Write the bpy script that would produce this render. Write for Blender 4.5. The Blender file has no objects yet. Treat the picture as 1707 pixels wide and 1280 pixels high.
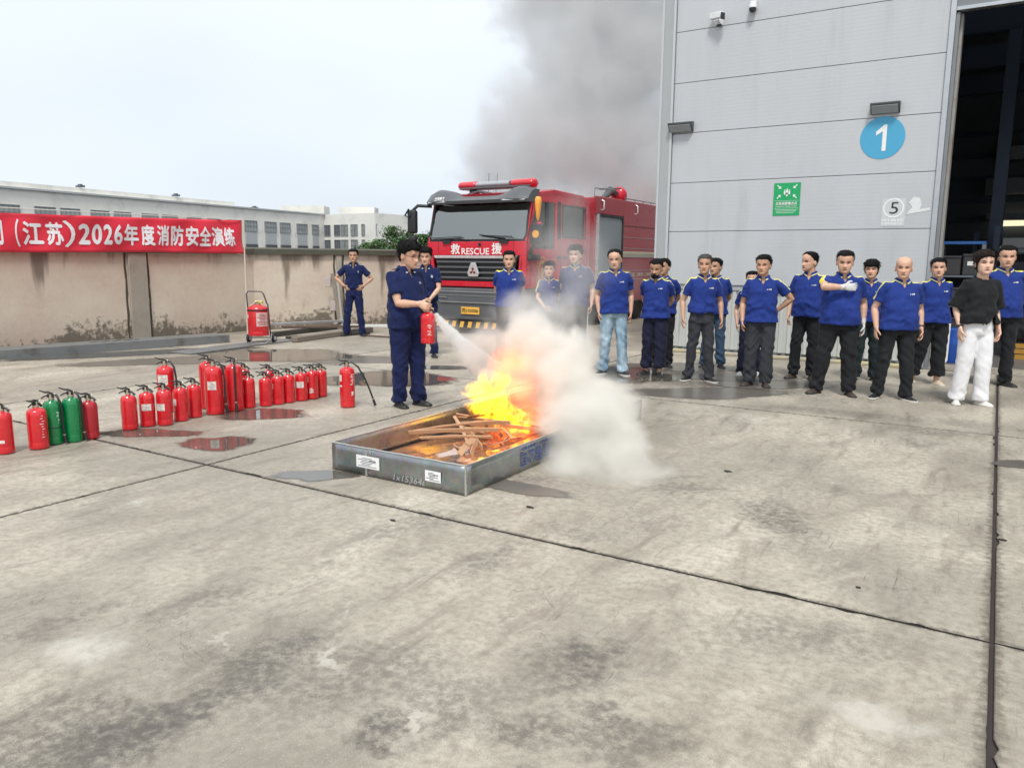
import bpy, bmesh, math, random
import numpy as np
from mathutils import Vector, Matrix, noise, Euler

S = bpy.context.scene
COL = S.collection
rnd = random.Random(7)
PI = math.pi

# ------------------------------------------------------------------ camera
CAM_H = 1.56
F_PX, PITCH, ROLL, YAW = 1286.87, 0.15968, 0.0076027, 0.557149   # focal length (of a 1707 px wide frame), angles
_B = np.array([[1, 0, 0], [0, 0, -1], [0, 1, 0]], float)
_P = np.array([[1, 0, 0], [0, math.cos(PITCH), -math.sin(PITCH)], [0, math.sin(PITCH), math.cos(PITCH)]])
_Q = np.array([[math.cos(ROLL), -math.sin(ROLL), 0], [math.sin(ROLL), math.cos(ROLL), 0], [0, 0, 1]])
_G = np.array([[math.cos(YAW), math.sin(YAW), 0], [-math.sin(YAW), math.cos(YAW), 0], [0, 0, 1]])
_R = _Q @ _P @ _B @ _G
cam_data = bpy.data.cameras.new("camera")
cam = bpy.data.objects.new("camera", cam_data)
COL.objects.link(cam)
S.camera = cam
cam_data.sensor_width = 36.0
cam_data.lens = F_PX / 1707 * 36.0
cam_data.clip_start = 0.05
cam_data.clip_end = 2000
_c2w = _R.T @ np.diag([1, -1, -1])
cam.matrix_world = Matrix(((*_c2w[0], 0), (*_c2w[1], 0), (*_c2w[2], CAM_H), (0, 0, 0, 1)))

def ray(px, py):
    return _R.T @ np.array([(px - 853.5) / F_PX, (py - 640) / F_PX, 1])
def gp(px, py, z=0.0):
    d = ray(px, py); t = (z - CAM_H) / d[2]
    return (d[0] * t, d[1] * t, z)
def at_depth(px, py, D):
    d = ray(px, py); fw = np.array([-math.sin(YAW), math.cos(YAW), 0]); t = D / (d @ fw)
    return Vector((d[0] * t, d[1] * t, d[2] * t + CAM_H))

# ------------------------------------------------------------------ world, sun, exposure
SUN_EL, SUN_AZ = math.radians(58), math.radians(152)    # azimuth the light comes from, measured from +Y clockwise
world = bpy.data.worlds.new("World"); S.world = world; world.use_nodes = True
wn = world.node_tree; wn.nodes.clear()
def _wn(t, **k):
    n = wn.nodes.new(t)
    for a, b in k.items(): setattr(n, a, b)
    return n
w_out = _wn("ShaderNodeOutputWorld"); w_bg = _wn("ShaderNodeBackground"); wn.links.new(w_bg.outputs[0], w_out.inputs[0])
w_sky = _wn("ShaderNodeTexSky"); w_sky.sky_type = "NISHITA"; w_sky.sun_disc = False
w_sky.sun_elevation = SUN_EL; w_sky.sun_rotation = SUN_AZ
w_tc = _wn("ShaderNodeTexCoord"); w_sep = _wn("ShaderNodeSeparateXYZ"); wn.links.new(w_tc.outputs["Generated"], w_sep.inputs[0])
w_ramp = _wn("ShaderNodeValToRGB")                       # overcast cloud deck: greyer and bluer low down, whiter above
w_ramp.color_ramp.elements[0].position = 0.0; w_ramp.color_ramp.elements[0].color = (6.0, 6.5, 7.2, 1)
w_ramp.color_ramp.elements[1].position = 0.45; w_ramp.color_ramp.elements[1].color = (8.1, 8.5, 8.7, 1)
w_map = _wn("ShaderNodeMapping"); w_map.inputs["Scale"].default_value = (1.0, 1.0, 2.6)
wn.links.new(w_tc.outputs["Generated"], w_map.inputs[0])
w_noise = _wn("ShaderNodeTexNoise"); w_noise.inputs["Scale"].default_value = 1.6; w_noise.inputs["Detail"].default_value = 3; w_noise.inputs["Roughness"].default_value = 0.45
wn.links.new(w_map.outputs[0], w_noise.inputs["Vector"]); wn.links.new(w_sep.outputs[2], w_ramp.inputs[0])
w_mr = _wn("ShaderNodeMapRange"); w_mr.inputs[1].default_value = 0.3; w_mr.inputs[2].default_value = 0.7; w_mr.inputs[3].default_value = 0.83; w_mr.inputs[4].default_value = 1.0
wn.links.new(w_noise.outputs[0], w_mr.inputs[0])
w_mul = _wn("ShaderNodeVectorMath", operation="SCALE"); wn.links.new(w_ramp.outputs[0], w_mul.inputs[0]); wn.links.new(w_mr.outputs[0], w_mul.inputs["Scale"])
w_mix = _wn("ShaderNodeMix", data_type="RGBA"); w_mix.inputs[0].default_value = 0.88
wn.links.new(w_sky.outputs[0], w_mix.inputs[6]); wn.links.new(w_mul.outputs[0], w_mix.inputs[7])
wn.links.new(w_mix.outputs[2], w_bg.inputs[0]); w_bg.inputs[1].default_value = 0.105

sun_data = bpy.data.lights.new("sun", "SUN"); sun = bpy.data.objects.new("sun", sun_data); COL.objects.link(sun)
sun_data.energy = 2.0; sun_data.angle = math.radians(12); sun_data.color = (1.0, 0.96, 0.90)
_sd = Vector((math.sin(SUN_AZ) * math.cos(SUN_EL), math.cos(SUN_AZ) * math.cos(SUN_EL), math.sin(SUN_EL)))
sun.rotation_euler = _sd.to_track_quat("Z", "Y").to_euler()

S.view_settings.view_transform = "Standard"; S.view_settings.look = "None"
S.view_settings.gamma = 1; S.view_settings.exposure = 0.50; S.view_settings.use_curve_mapping = False
S.cycles.volume_step_rate = 1.0; S.cycles.volume_max_steps = 512; S.cycles.volume_bounces = 5
S.cycles.max_bounces = 10; S.cycles.transparent_max_bounces = 16
S.cycles.use_denoising = True; S.cycles.sample_clamp_indirect = 6

# ------------------------------------------------------------------ helpers: materials
def new_mat(name):
    m = bpy.data.materials.new(name); m.use_nodes = True
    nt = m.node_tree; b = nt.nodes["Principled BSDF"]
    return m, nt, b
def N(nt, t, **k):
    n = nt.nodes.new(t)
    for a, b in k.items(): setattr(n, a, b)
    return n
def noise_n(nt, scale, detail=4, rough=.55, stretch=None, coord="Object", dist=0):
    tc = N(nt, "ShaderNodeTexCoord"); mp = N(nt, "ShaderNodeMapping")
    if stretch: mp.inputs["Scale"].default_value = stretch
    nt.links.new(tc.outputs[coord], mp.inputs[0])
    n = N(nt, "ShaderNodeTexNoise"); n.inputs["Scale"].default_value = scale; n.inputs["Detail"].default_value = detail
    n.inputs["Roughness"].default_value = rough; n.inputs["Distortion"].default_value = dist
    nt.links.new(mp.outputs[0], n.inputs["Vector"])
    return n
def remap(nt, sock, a, b, c=0., d=1., smooth=False):
    m = N(nt, "ShaderNodeMapRange")
    if smooth: m.interpolation_type = "SMOOTHSTEP"
    for i, v in zip((1, 2, 3, 4), (a, b, c, d)): m.inputs[i].default_value = v
    nt.links.new(sock, m.inputs[0]); return m.outputs[0]
def mixc(nt, fac, a, b, blend="MIX"):
    m = N(nt, "ShaderNodeMix", data_type="RGBA", blend_type=blend)
    for i, v in ((0, fac), (6, a), (7, b)):
        if isinstance(v, (int, float)): m.inputs[i].default_value = v
        elif isinstance(v, tuple): m.inputs[i].default_value = (*v[:3], 1)
        else: nt.links.new(v, m.inputs[i])
    return m.outputs[2]
def mth(nt, op, a, b=None, c=None):
    m = N(nt, "ShaderNodeMath", operation=op)
    for i, v in enumerate((a, b, c)):
        if v is None: continue
        if isinstance(v, (int, float)): m.inputs[i].default_value = v
        else: nt.links.new(v, m.inputs[i])
    return m.outputs[0]
def bump(nt, b, sock, strength=.3, dist=.01):
    bp = N(nt, "ShaderNodeBump"); bp.inputs["Strength"].default_value = strength; bp.inputs["Distance"].default_value = dist
    nt.links.new(sock, bp.inputs["Height"]); nt.links.new(bp.outputs[0], b.inputs["Normal"]); return bp
_mats = {}
def M(name, col=None, rough=.6, metal=0., var=.12, vs=6., bmp=0., bs=60., bd=.003, coat=0., stretch=None, dirt=None, ds=2.5, dth=(.5, .75), spec=.5):
    if name in _mats: return _mats[name]
    m, nt, b = new_mat(name); _mats[name] = m
    n = noise_n(nt, vs, 4, .6, stretch)
    lo = tuple(c * (1 - var) for c in col); hi = tuple(min(1, c * (1 + var)) for c in col)
    c = mixc(nt, n.outputs[0], lo, hi)
    if dirt:
        n2 = noise_n(nt, ds, 6, .65, stretch)
        c = mixc(nt, remap(nt, n2.outputs[0], dth[0], dth[1], 0, 1, True), c, dirt)
    nt.links.new(c, b.inputs["Base Color"])
    b.inputs["Roughness"].default_value = rough; b.inputs["Metallic"].default_value = metal
    b.inputs["Specular IOR Level"].default_value = spec
    nt.links.new(remap(nt, n.outputs[0], .3, .7, max(0.02, rough - .07), min(1, rough + .07)), b.inputs["Roughness"])
    if coat: b.inputs["Coat Weight"].default_value = coat; b.inputs["Coat Roughness"].default_value = .05
    if bmp:
        n3 = noise_n(nt, bs, 3, .6, stretch); bump(nt, b, n3.outputs[0], bmp, bd)
    return m

# ------------------------------------------------------------------ helpers: meshes and objects
class MB:
    def __init__(s): s.v = []; s.f = []; s.mi = []
    def add(s, vs, fs, m=0):
        o = len(s.v); s.v += [tuple(p) for p in vs]; s.f += [tuple(i + o for i in f) for f in fs]; s.mi += [m] * len(fs); return s
    def box(s, x0, x1, y0, y1, z0, z1, m=0):
        v = [(x, y, z) for z in (z0, z1) for y in (y0, y1) for x in (x0, x1)]
        return s.add(v, [(0, 2, 3, 1), (4, 5, 7, 6), (0, 1, 5, 4), (2, 6, 7, 3), (0, 4, 6, 2), (1, 3, 7, 5)], m)
    def bar(s, p0, p1, w, h, m=0, up=(0, 0, 1)):
        p0, p1 = Vector(p0), Vector(p1); d = (p1 - p0).normalized(); u = Vector(up)
        if abs(d.dot(u)) > .95: u = Vector((0, 1, 0))
        a = d.cross(u).normalized() * w / 2; b = a.cross(d).normalized() * h / 2
        v = [q + sa * a + sb * b for q in (p0, p1) for sa, sb in ((-1, -1), (1, -1), (1, 1), (-1, 1))]
        return s.add(v, [(3, 2, 1, 0), (4, 5, 6, 7), (0, 1, 5, 4), (1, 2, 6, 5), (2, 3, 7, 6), (3, 0, 4, 7)], m)
    def loft(s, rings, m=0, caps=True, closed=True):
        n = len(rings[0]); o = len(s.v); fs = []
        for r in rings: s.v += [tuple(p) for p in r]
        for i in range(len(rings) - 1):
            for j in range(n if closed else n - 1):
                k = (j + 1) % n
                fs.append((o + i * n + j, o + i * n + k, o + (i + 1) * n + k, o + (i + 1) * n + j))
        if caps: fs.append(tuple(o + j for j in reversed(range(n)))); fs.append(tuple(o + (len(rings) - 1) * n + j for j in range(n)))
        s.f += fs; s.mi += [m] * len(fs); return s
    def tube(s, path, r, n=10, m=0, rounded=False):
        P = [Vector(p) for p in path]
        if not hasattr(r, "__len__"): r = [r] * len(P)
        r = list(r)
        if rounded:
            d0 = (P[0] - P[1]).normalized(); d1 = (P[-1] - P[-2]).normalized()
            P = [P[0] + d0 * r[0] * .85, P[0] + d0 * r[0] * .5] + P + [P[-1] + d1 * r[-1] * .5, P[-1] + d1 * r[-1] * .85]
            r = [r[0] * .4, r[0] * .82] + r + [r[-1] * .82, r[-1] * .4]
        rings = []; ref = None
        for i, p in enumerate(P):
            d = (P[min(i + 1, len(P) - 1)] - P[max(i - 1, 0)]).normalized()
            if ref is None: ref = Vector((0, 0, 1)) if abs(d.z) < .9 else Vector((1, 0, 0))
            a = (ref - d * ref.dot(d)).normalized(); b = d.cross(a); ref = a
            rings.append([p + (a * math.cos(t) + b * math.sin(t)) * r[i] for t in [2 * PI * k / n for k in range(n)]])
        return s.loft(rings, m)
    def cyl(s, p0, p1, r0, r1=None, n=20, m=0): return s.tube([p0, p1], [r0, r0 if r1 is None else r1], n, m)
    def lathe(s, prof, c=(0, 0, 0), n=28, m=0, axis="z"):
        rings = []
        for r, z in prof:
            ring = []
            for k in range(n):
                t = 2 * PI * k / n; a, b = r * math.cos(t), r * math.sin(t)
                ring.append({"z": (c[0] + a, c[1] + b, c[2] + z), "y": (c[0] + b, c[1] + z, c[2] + a), "x": (c[0] + z, c[1] + a, c[2] + b)}[axis])
            rings.append(ring)
        return s.loft(rings, m)
    def prism(s, poly, w0, w1, fn, m=0):
        n = len(poly); v = [fn(u, t, w0) for u, t in poly] + [fn(u, t, w1) for u, t in poly]
        fs = [tuple(range(n))[::-1], tuple(range(n, 2 * n))] + [(i, (i + 1) % n, n + (i + 1) % n, n + i) for i in range(n)]
        return s.add(v, fs, m)
    def xf(s, mat, start=0):
        for i in range(start, len(s.v)): s.v[i] = tuple(mat @ Vector(s.v[i]))
        return s
    def mesh(s, name, mats, smooth=None, bevel=0, seg=1):
        me = bpy.data.meshes.new(name); me.from_pydata(s.v, [], s.f)
        for mt in (mats if isinstance(mats, (list, tuple)) else [mats]): me.materials.append(mt)
        me.polygons.foreach_set("material_index", s.mi)
        bm = bmesh.new(); bm.from_mesh(me)
        bmesh.ops.recalc_face_normals(bm, faces=bm.faces)
        if bevel:
            es = [e for e in bm.edges if len(e.link_faces) == 2 and e.calc_face_angle(0) > .5]
            bmesh.ops.bevel(bm, geom=es, offset=bevel, segments=seg, profile=.5, affect="EDGES", clamp_overlap=True)
        bm.to_mesh(me); bm.free()
        if smooth is not None:
            me.polygons.foreach_set("use_smooth", [True] * len(me.polygons))
            me.set_sharp_from_angle(angle=math.radians(smooth))
        me.update(); return me
    def build(s, name, mats, parent=None, smooth=None, bevel=0, seg=1, loc=None):
        return link(name, s.mesh(name, mats, smooth, bevel, seg), parent, loc)
def link(name, me, parent=None, loc=None):
    o = bpy.data.objects.new(name, me); COL.objects.link(o)
    if parent is not None: o.parent = parent
    if loc is not None: o.location = loc
    return o
def tag(o, label=None, cat=None, group=None, kind=None):
    for k, v in (("label", label), ("category", cat), ("group", group), ("kind", kind)):
        if v: o[k] = v
    return o
def root(name, loc, label, cat, group=None, rz=0, kind=None):
    o = bpy.data.objects.new(name, None); COL.objects.link(o); o.location = loc; o.rotation_euler = (0, 0, rz); o.empty_display_size = .1
    return tag(o, label, cat, group, kind)
def copy_tree(o, parent=None):
    c = o.copy(); COL.objects.link(c); c.parent = parent
    for ch in list(o.children): copy_tree(ch, c)
    return c

# ------------------------------------------------------------------ helper: flat print (lettering)
_txt = {}
def text_geo(body, bold):
    key = (body, bold)
    if key in _txt: return _txt[key]
    cu = bpy.data.curves.new("lettering", "FONT"); cu.body = body; cu.size = 1; cu.resolution_u = 3
    ob = bpy.data.objects.new("lettering", cu); COL.objects.link(ob)
    dg = bpy.context.evaluated_depsgraph_get(); dg.update()
    me = bpy.data.meshes.new_from_object(ob.evaluated_get(dg))
    v = np.array([tuple(p.co) for p in me.vertices]); f = [tuple(p.vertices) for p in me.polygons]
    bpy.data.objects.remove(ob); bpy.data.curves.remove(cu); bpy.data.meshes.remove(me)
    V, Fs = [], []
    offs = [(0, 0)] if not bold else [(0, 0), (bold, 0), (-bold, 0), (0, bold), (0, -bold)]
    for i, (dx, dy) in enumerate(offs):
        o = len(V); V += [(p[0] + dx, p[1] + dy, i * .0006) for p in v]; Fs += [tuple(k + o for k in q) for q in f]
    V = np.array(V); V[:, 0] -= V[:, 0].min(); V[:, 1] -= V[:, 1].min()
    V[:, 0] /= V[:, 0].max(); V[:, 1] /= V[:, 1].max()
    _txt[key] = (V, Fs); return _txt[key]
def text(name, body, mat, origin, right, up, parent=None, bold=.0, lift=.002, slant=0.):
    """flat letters filling the parallelogram origin, origin+right, origin+up"""
    V, Fs = text_geo(body, bold); o, r, u = Vector(origin), Vector(right), Vector(up)
    n = r.cross(u).normalized()
    vs = [o + r * (p[0] + slant * p[1]) + u * p[1] + n * (lift + p[2]) for p in V]
    me = bpy.data.meshes.new(name); me.from_pydata([tuple(p) for p in vs], [], Fs); me.materials.append(mat)
    return link(name, me, parent)
# ================================================================== ground
def concrete_mat():
    m, nt, b = new_mat("yard_concrete")
    big = noise_n(nt, .45, 5, .6, coord="Object")
    mid = noise_n(nt, 1.5, 8, .68, (1, .55, 1), dist=.5)
    fine = noise_n(nt, 22, 6, .7)
    grit = noise_n(nt, 240, 3, .7)
    strk = noise_n(nt, 3.4, 8, .72, (1.6, .45, 1), dist=.5)        # trowel and wheel streaks along the slabs
    blot = noise_n(nt, 1.7, 7, .68, (1, .7, 1), dist=.8)
    c = mixc(nt, remap(nt, mid.outputs[0], .34, .66), (.31, .278, .222), (.60, .55, .455))
    c = mixc(nt, remap(nt, big.outputs[0], .42, .62, 0, .62, True), c, (.25, .228, .19))
    c = mixc(nt, remap(nt, strk.outputs[0], .50, .70, 0, .72, True), c, (.185, .152, .115))
    c = mixc(nt, remap(nt, blot.outputs[0], .56, .74, 0, .7, True), c, (.135, .115, .092))
    c = mixc(nt, remap(nt, blot.outputs[0], .28, .38, .5, 0, True), c, (.62, .59, .53))
    c = mixc(nt, remap(nt, fine.outputs[0], .42, .68, 0, .66), c, (.20, .175, .14))
    c = mixc(nt, remap(nt, grit.outputs[0], .45, .70, 0, .62), c, (.17, .15, .13))
    g2 = noise_n(nt, 150, 2, .6)
    c = mixc(nt, remap(nt, g2.outputs[0], .62, .72, 0, .45), c, (.70, .67, .60))
    # individual stains and scuffs, each with its own place on the yard (x, y, rx, ry, turn, strength)
    tc = N(nt, "ShaderNodeTexCoord"); wob = noise_n(nt, 3.2, 5, .7)
    wv = N(nt, "ShaderNodeVectorMath", operation="SCALE"); nt.links.new(wob.outputs[1], wv.inputs[0]); wv.inputs["Scale"].default_value = .55
    pv = N(nt, "ShaderNodeVectorMath", operation="ADD"); nt.links.new(tc.outputs["Object"], pv.inputs[0]); nt.links.new(wv.outputs[0], pv.inputs[1])
    # dirt that gathers along the open joints
    sp = N(nt, "ShaderNodeSeparateXYZ"); nt.links.new(tc.outputs["Object"], sp.inputs[0])
    for ax, vals, wd in ((0, (-8.86, -4.99), .035), (0, (.115,), .055), (1, (3.62, 8.24), .040)):
        for q in vals:
            dd = mth(nt, "ABSOLUTE", mth(nt, "SUBTRACT", sp.outputs[ax], q)); dd = mth(nt, "SUBTRACT", dd, mth(nt, "MULTIPLY", mth(nt, "SUBTRACT", fine.outputs[0], .5), .10))
            c = mixc(nt, remap(nt, dd, wd, .004, 0, .75, True), c, (.085, .07, .055))
    # scratches dragged along the yard and a few hairline cracks
    sc = noise_n(nt, 9, 4, .8, (5.5, .28, 1), dist=.2); sc2 = noise_n(nt, .9, 3, .5)
    c = mixc(nt, mth(nt, "MULTIPLY", remap(nt, sc.outputs[0], .60, .68, 0, .8, True), remap(nt, sc2.outputs[0], .46, .60, 0, 1, True)), c, (.12, .10, .085))
    ck = noise_n(nt, 1.3, 9, .62, dist=1.2); cr_ = mth(nt, "ABSOLUTE", mth(nt, "SUBTRACT", ck.outputs[0], .5))
    c = mixc(nt, mth(nt, "MULTIPLY", remap(nt, cr_, .0035, .001, 0, .55), remap(nt, sc2.outputs[0], .52, .58, 0, 1)), c, (.10, .085, .07))
    for x, y, rx, ry, a, st, col in STAINS:
        mp = N(nt, "ShaderNodeMapping"); mp.vector_type = "TEXTURE"
        mp.inputs["Location"].default_value = (x + .27, y + .27, .27); mp.inputs["Rotation"].default_value = (0, 0, a); mp.inputs["Scale"].default_value = (rx, ry, 1)
        nt.links.new(pv.outputs[0], mp.inputs[0])
        ln = N(nt, "ShaderNodeVectorMath", operation="LENGTH"); nt.links.new(mp.outputs[0], ln.inputs[0])
        f = remap(nt, ln.outputs["Value"], 1.15, .25, 0, st, True)
        f = mth(nt, "MULTIPLY", f, mth(nt, "MULTIPLY", remap(nt, fine.outputs[0], .36, .58, .25, 1.1), remap(nt, grit.outputs[0], .35, .6, .5, 1.1)))
        c = mixc(nt, f, c, col)
    nt.links.new(c, b.inputs["Base Color"])
    r = remap(nt, strk.outputs[0], .45, .75, .62, .34)
    nt.links.new(r, b.inputs["Roughness"]); b.inputs["Specular IOR Level"].default_value = .45
    h = mth(nt, "ADD", mth(nt, "MULTIPLY", grit.outputs[0], .35), mth(nt, "MULTIPLY", fine.outputs[0], .6))
    bump(nt, b, h, .42, .004)
    return m
DK = (.085, .075, .065)
def _st(px, py, rx, ry, ang, s, col=DK):
    g = gp(px, py); return (g[0], g[1], rx, ry, ang, s, col)
STAINS = [
    _st(1000, 1090, .10, .17, .3, .75), _st(950, 1110, .22, .3, -.5, .55), _st(1290, 860, .25, .42, .5, .75), _st(1130, 810, .35, .3, .3, .5),
    _st(450, 1090, .18, .36, -.25, .78), _st(330, 1170, .16, .45, -.3, .8), _st(200, 1240, .24, .34, -.4, .75), _st(640, 1220, .10, .13, -.3, .8),
    _st(760, 1180, .2, .32, -.3, .5), _st(870, 1230, .16, .18, .6, .6), _st(700, 870, .16, .5, -.2, .4), _st(340, 1000, .12, .3, -.2, .5),
    _st(110, 1035, .1, .3, -.2, .5), _st(820, 930, .12, .5, -.1, .5), _st(860, 800, .45, .3, .4, .7, (.13, .10, .085)), _st(1420, 640, .8, .25, .3, .7),
    _st(1180, 640, 1.3, .6, 0, .95), _st(1100, 620, .8, .7, .3, .9), _st(1260, 650, .7, .35, .2, .85), _st(80, 1230, .35, .5, -.4, .6), _st(600, 1130, .3, .5, -.4, .5), _st(1350, 1060, .5, .25, .4, .35), _st(1020, 1230, .35, .2, .3, .6), _st(1560, 720, .5, .2, .2, .5), _st(1550, 665, .9, .3, 0, .6), _st(1420, 690, 1.2, .25, .1, .5), _st(960, 890, .3, .12, 0, .4),
    _st(560, 1100, .035, .12, .9, .6, (.62, .59, .52)), _st(690, 1205, .035, .10, .9, .6, (.62, .59, .52)), _st(395, 1065, .04, .06, .2, .5, (.60, .57, .50)),
    _st(150, 1080, .2, .2, .2, .6, (.62, .60, .54)), _st(1060, 1205, .25, .05, .1, .5), _st(1450, 1190, .22, .1, .2, .5, (.64, .61, .56)),
    _st(500, 660, .8, .4, .3, .5), _st(250, 720, .5, .4, .3, .55), _st(300, 590, 1.2, .4, 1.4, .6), _st(500, 610, 1.4, .3, 1.2, .55), _st(1690, 640, .8, .5, .2, .5),
]
dark_earth = M("joint_filler", (.035, .03, .026), .9, bmp=.6, bs=80)
gmb = MB(); gmb.add([(-400, -60, -.014), (400, -60, -.014), (400, 700, -.014), (-400, 700, -.014)], [(0, 1, 2, 3)])
ground = tag(gmb.build("ground", dark_earth), kind="structure")
conc = concrete_mat()
XJ = [-13.9, -12.73, -8.86, -4.99, .115, 5.2, 10.3]
YJ = [-5.6, -1.0, 3.62, 8.24, 12.86, 17.5, 22.1, 27]
def slab(x0, x1, y0, y1, k):
    r = random.Random(k * 13 + 5)
    def edge(ax, ay, bx, by, nx, ny, wide):
        L = math.hypot(bx - ax, by - ay); n = max(2, int(L / .055)); out = []
        for i in range(n):
            t = i / n; px, py = ax + (bx - ax) * t, ay + (by - ay) * t
            q = noise.noise(Vector((px * 3, py * 3, k))) * .5 + noise.noise(Vector((px * 17, py * 17, k + 9))) * .5
            w = wide + max(0, q - .12) * wide * 1.6
            if q > .30: w += wide * 1.1
            out.append((px + nx * w, py + ny * w))
        return out
    wx = lambda x: .010 if abs(x - .115) < .01 else .0105
    pts = edge(x0, y0, x1, y0, 0, 1, .0115) + edge(x1, y0, x1, y1, -1, 0, wx(x1)) + edge(x1, y1, x0, y1, 0, -1, .0115) + edge(x0, y1, x0, y0, 1, 0, wx(x0))
    wa, wb = (.009 if abs(x0 - .115) < .01 else .006), (.009 if abs(x1 - .115) < .01 else .006); pts = [(min(max(px, x0 + wa), x1 - wb), min(max(py, y0 + .006), y1 - .006)) for px, py in pts]
    n = len(pts); cx, cy = (x0 + x1) / 2, (y0 + y1) / 2
    ins = lambda p, e: (p[0] + (cx - p[0]) / abs(cx - p[0] + 1e-9) * e * (abs(cx - p[0]) > e), p[1] + (cy - p[1]) / abs(cy - p[1] + 1e-9) * e * (abs(cy - p[1]) > e))
    top = [(*ins(p, .004), 0) for p in pts]; mid = [(p[0], p[1], -.004) for p in pts]; low = [(p[0], p[1], -.05) for p in pts]
    v = top + mid + low
    f = [tuple(range(n))] + [(i, i + n, (i + 1) % n + n, (i + 1) % n) for i in range(n)] + [(i + n, i + 2 * n, (i + 1) % n + 2 * n, (i + 1) % n + n) for i in range(n)]
    me = bpy.data.meshes.new("slab"); me.from_pydata(v, [], f); me.materials.append(conc); me.materials.append(dark_earth); me.polygons.foreach_set("material_index", [0] * (n + 1) + [1] * n)
    link("slab", me, ground)
k = 0
for i in range(len(XJ) - 1):
    for j in range(len(YJ) - 1):
        y1 = YJ[j + 1]
        if XJ[i] >= -4.995 and YJ[j] >= 12.8: continue
        slab(XJ[i], XJ[i + 1], YJ[j], y1, k); k += 1

# shallow rain puddles: wet dark sheets with an uneven, fading shore
def puddle_mat(name="puddle_water", col=(.075, .068, .058)):
    m, nt, b = new_mat(name)
    n = noise_n(nt, 3, 5, .6, coord="Object")
    nt.links.new(mixc(nt, n.outputs[0], col, tuple(c * 1.7 for c in col)), b.inputs["Base Color"])
    b.inputs["Roughness"].default_value = .02; b.inputs["IOR"].default_value = 1.38; b.inputs["Specular IOR Level"].default_value = .8
    at = N(nt, "ShaderNodeAttribute"); at.attribute_name = "shore"
    n2 = noise_n(nt, 9, 7, .7, coord="Object")
    a = mth(nt, "ADD", at.outputs["Fac"], mth(nt, "MULTIPLY", mth(nt, "SUBTRACT", n2.outputs[0], .5), .9))
    nt.links.new(remap(nt, a, .18, .66, 0, 1, True), b.inputs["Alpha"])
    n3 = noise_n(nt, 5, 2, .5, coord="Object"); bump(nt, b, n3.outputs[0], .02, .01)
    return m
pud = puddle_mat(); wet = puddle_mat("damp_concrete", (.10, .09, .078))
wet.node_tree.nodes["Principled BSDF"].inputs["Roughness"].default_value = .28
def puddle(px, py, rx, ry, ang, seed, mt=None, z=.003, name="puddle"):
    c = gp(px, py); n = 56; rings = [(0, 1), (.45, 1), (.75, .75), (1, .35), (1.25, 0)]; v = []; sh = []
    for q, s in rings:
        for t in range(n):
            a = 2 * PI * t / n; w = 1 + .42 * noise.noise(Vector((math.cos(a) * 1.3, math.sin(a) * 1.3, seed * 3.1)))
            x, y = q * rx * w * math.cos(a), q * ry * w * math.sin(a)
            v.append((x * math.cos(ang) - y * math.sin(ang), x * math.sin(ang) + y * math.cos(ang), 0)); sh.append(s)
    f = [tuple(range(n, 2 * n))] + [(i * n + t, (i + 1) * n + t, (i + 1) * n + (t + 1) % n, i * n + (t + 1) % n) for i in range(1, len(rings) - 1) for t in range(n)]
    me = bpy.data.meshes.new(name); me.from_pydata(v, [], f); me.materials.append(mt or pud)
    at = me.attributes.new("shore", "FLOAT", "POINT"); at.data.foreach_set("value", sh)
    o = link(name, me, None, (c[0], c[1], z)); tag(o, kind="structure"); return o
IA = YAW   # image-horizontal direction on the ground
puddle(362, 738, .34, .25, IA, 1)
puddle(440, 690, .50, .26, IA, 2, z=.0036)
puddle(245, 722, .46, .17, IA, 3, z=.0032)
puddle(530, 793, .27, .16, IA, 4, z=.0034)
puddle(668, 790, .30, .12, IA - .9, 5, z=.0028)
puddle(640, 632, .95, .62, IA, 6, z=.003)
puddle(735, 613, .50, .20, IA, 7, z=.0037)
puddle(455, 592, 1.25, .75, IA, 8, z=.003)
puddle(250, 588, 1.9, .38, IA + .55, 9, z=.0034)
puddle(1120, 612, 1.15, .5, IA, 10, wet, z=.0031)
puddle(1230, 628, .8, .42, IA, 11, wet, z=.0036)
puddle(1060, 625, .5, .7, IA, 12, z=.0041)
puddle(1290, 640, 1.0, .4, IA, 21, wet, z=.0026)
puddle(1180, 655, .9, .4, IA, 22, wet, z=.0022)
puddle(330, 600, 1.6, .5, IA + .4, 23, wet, z=.0022)
puddle(560, 600, .9, .5, IA, 24, wet, z=.0023)
puddle(1697, 775, .22, .12, IA, 13, wet, z=.003)
puddle(838, 808, .50, .13, IA - .55, 14, wet, z=.0024)

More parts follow.
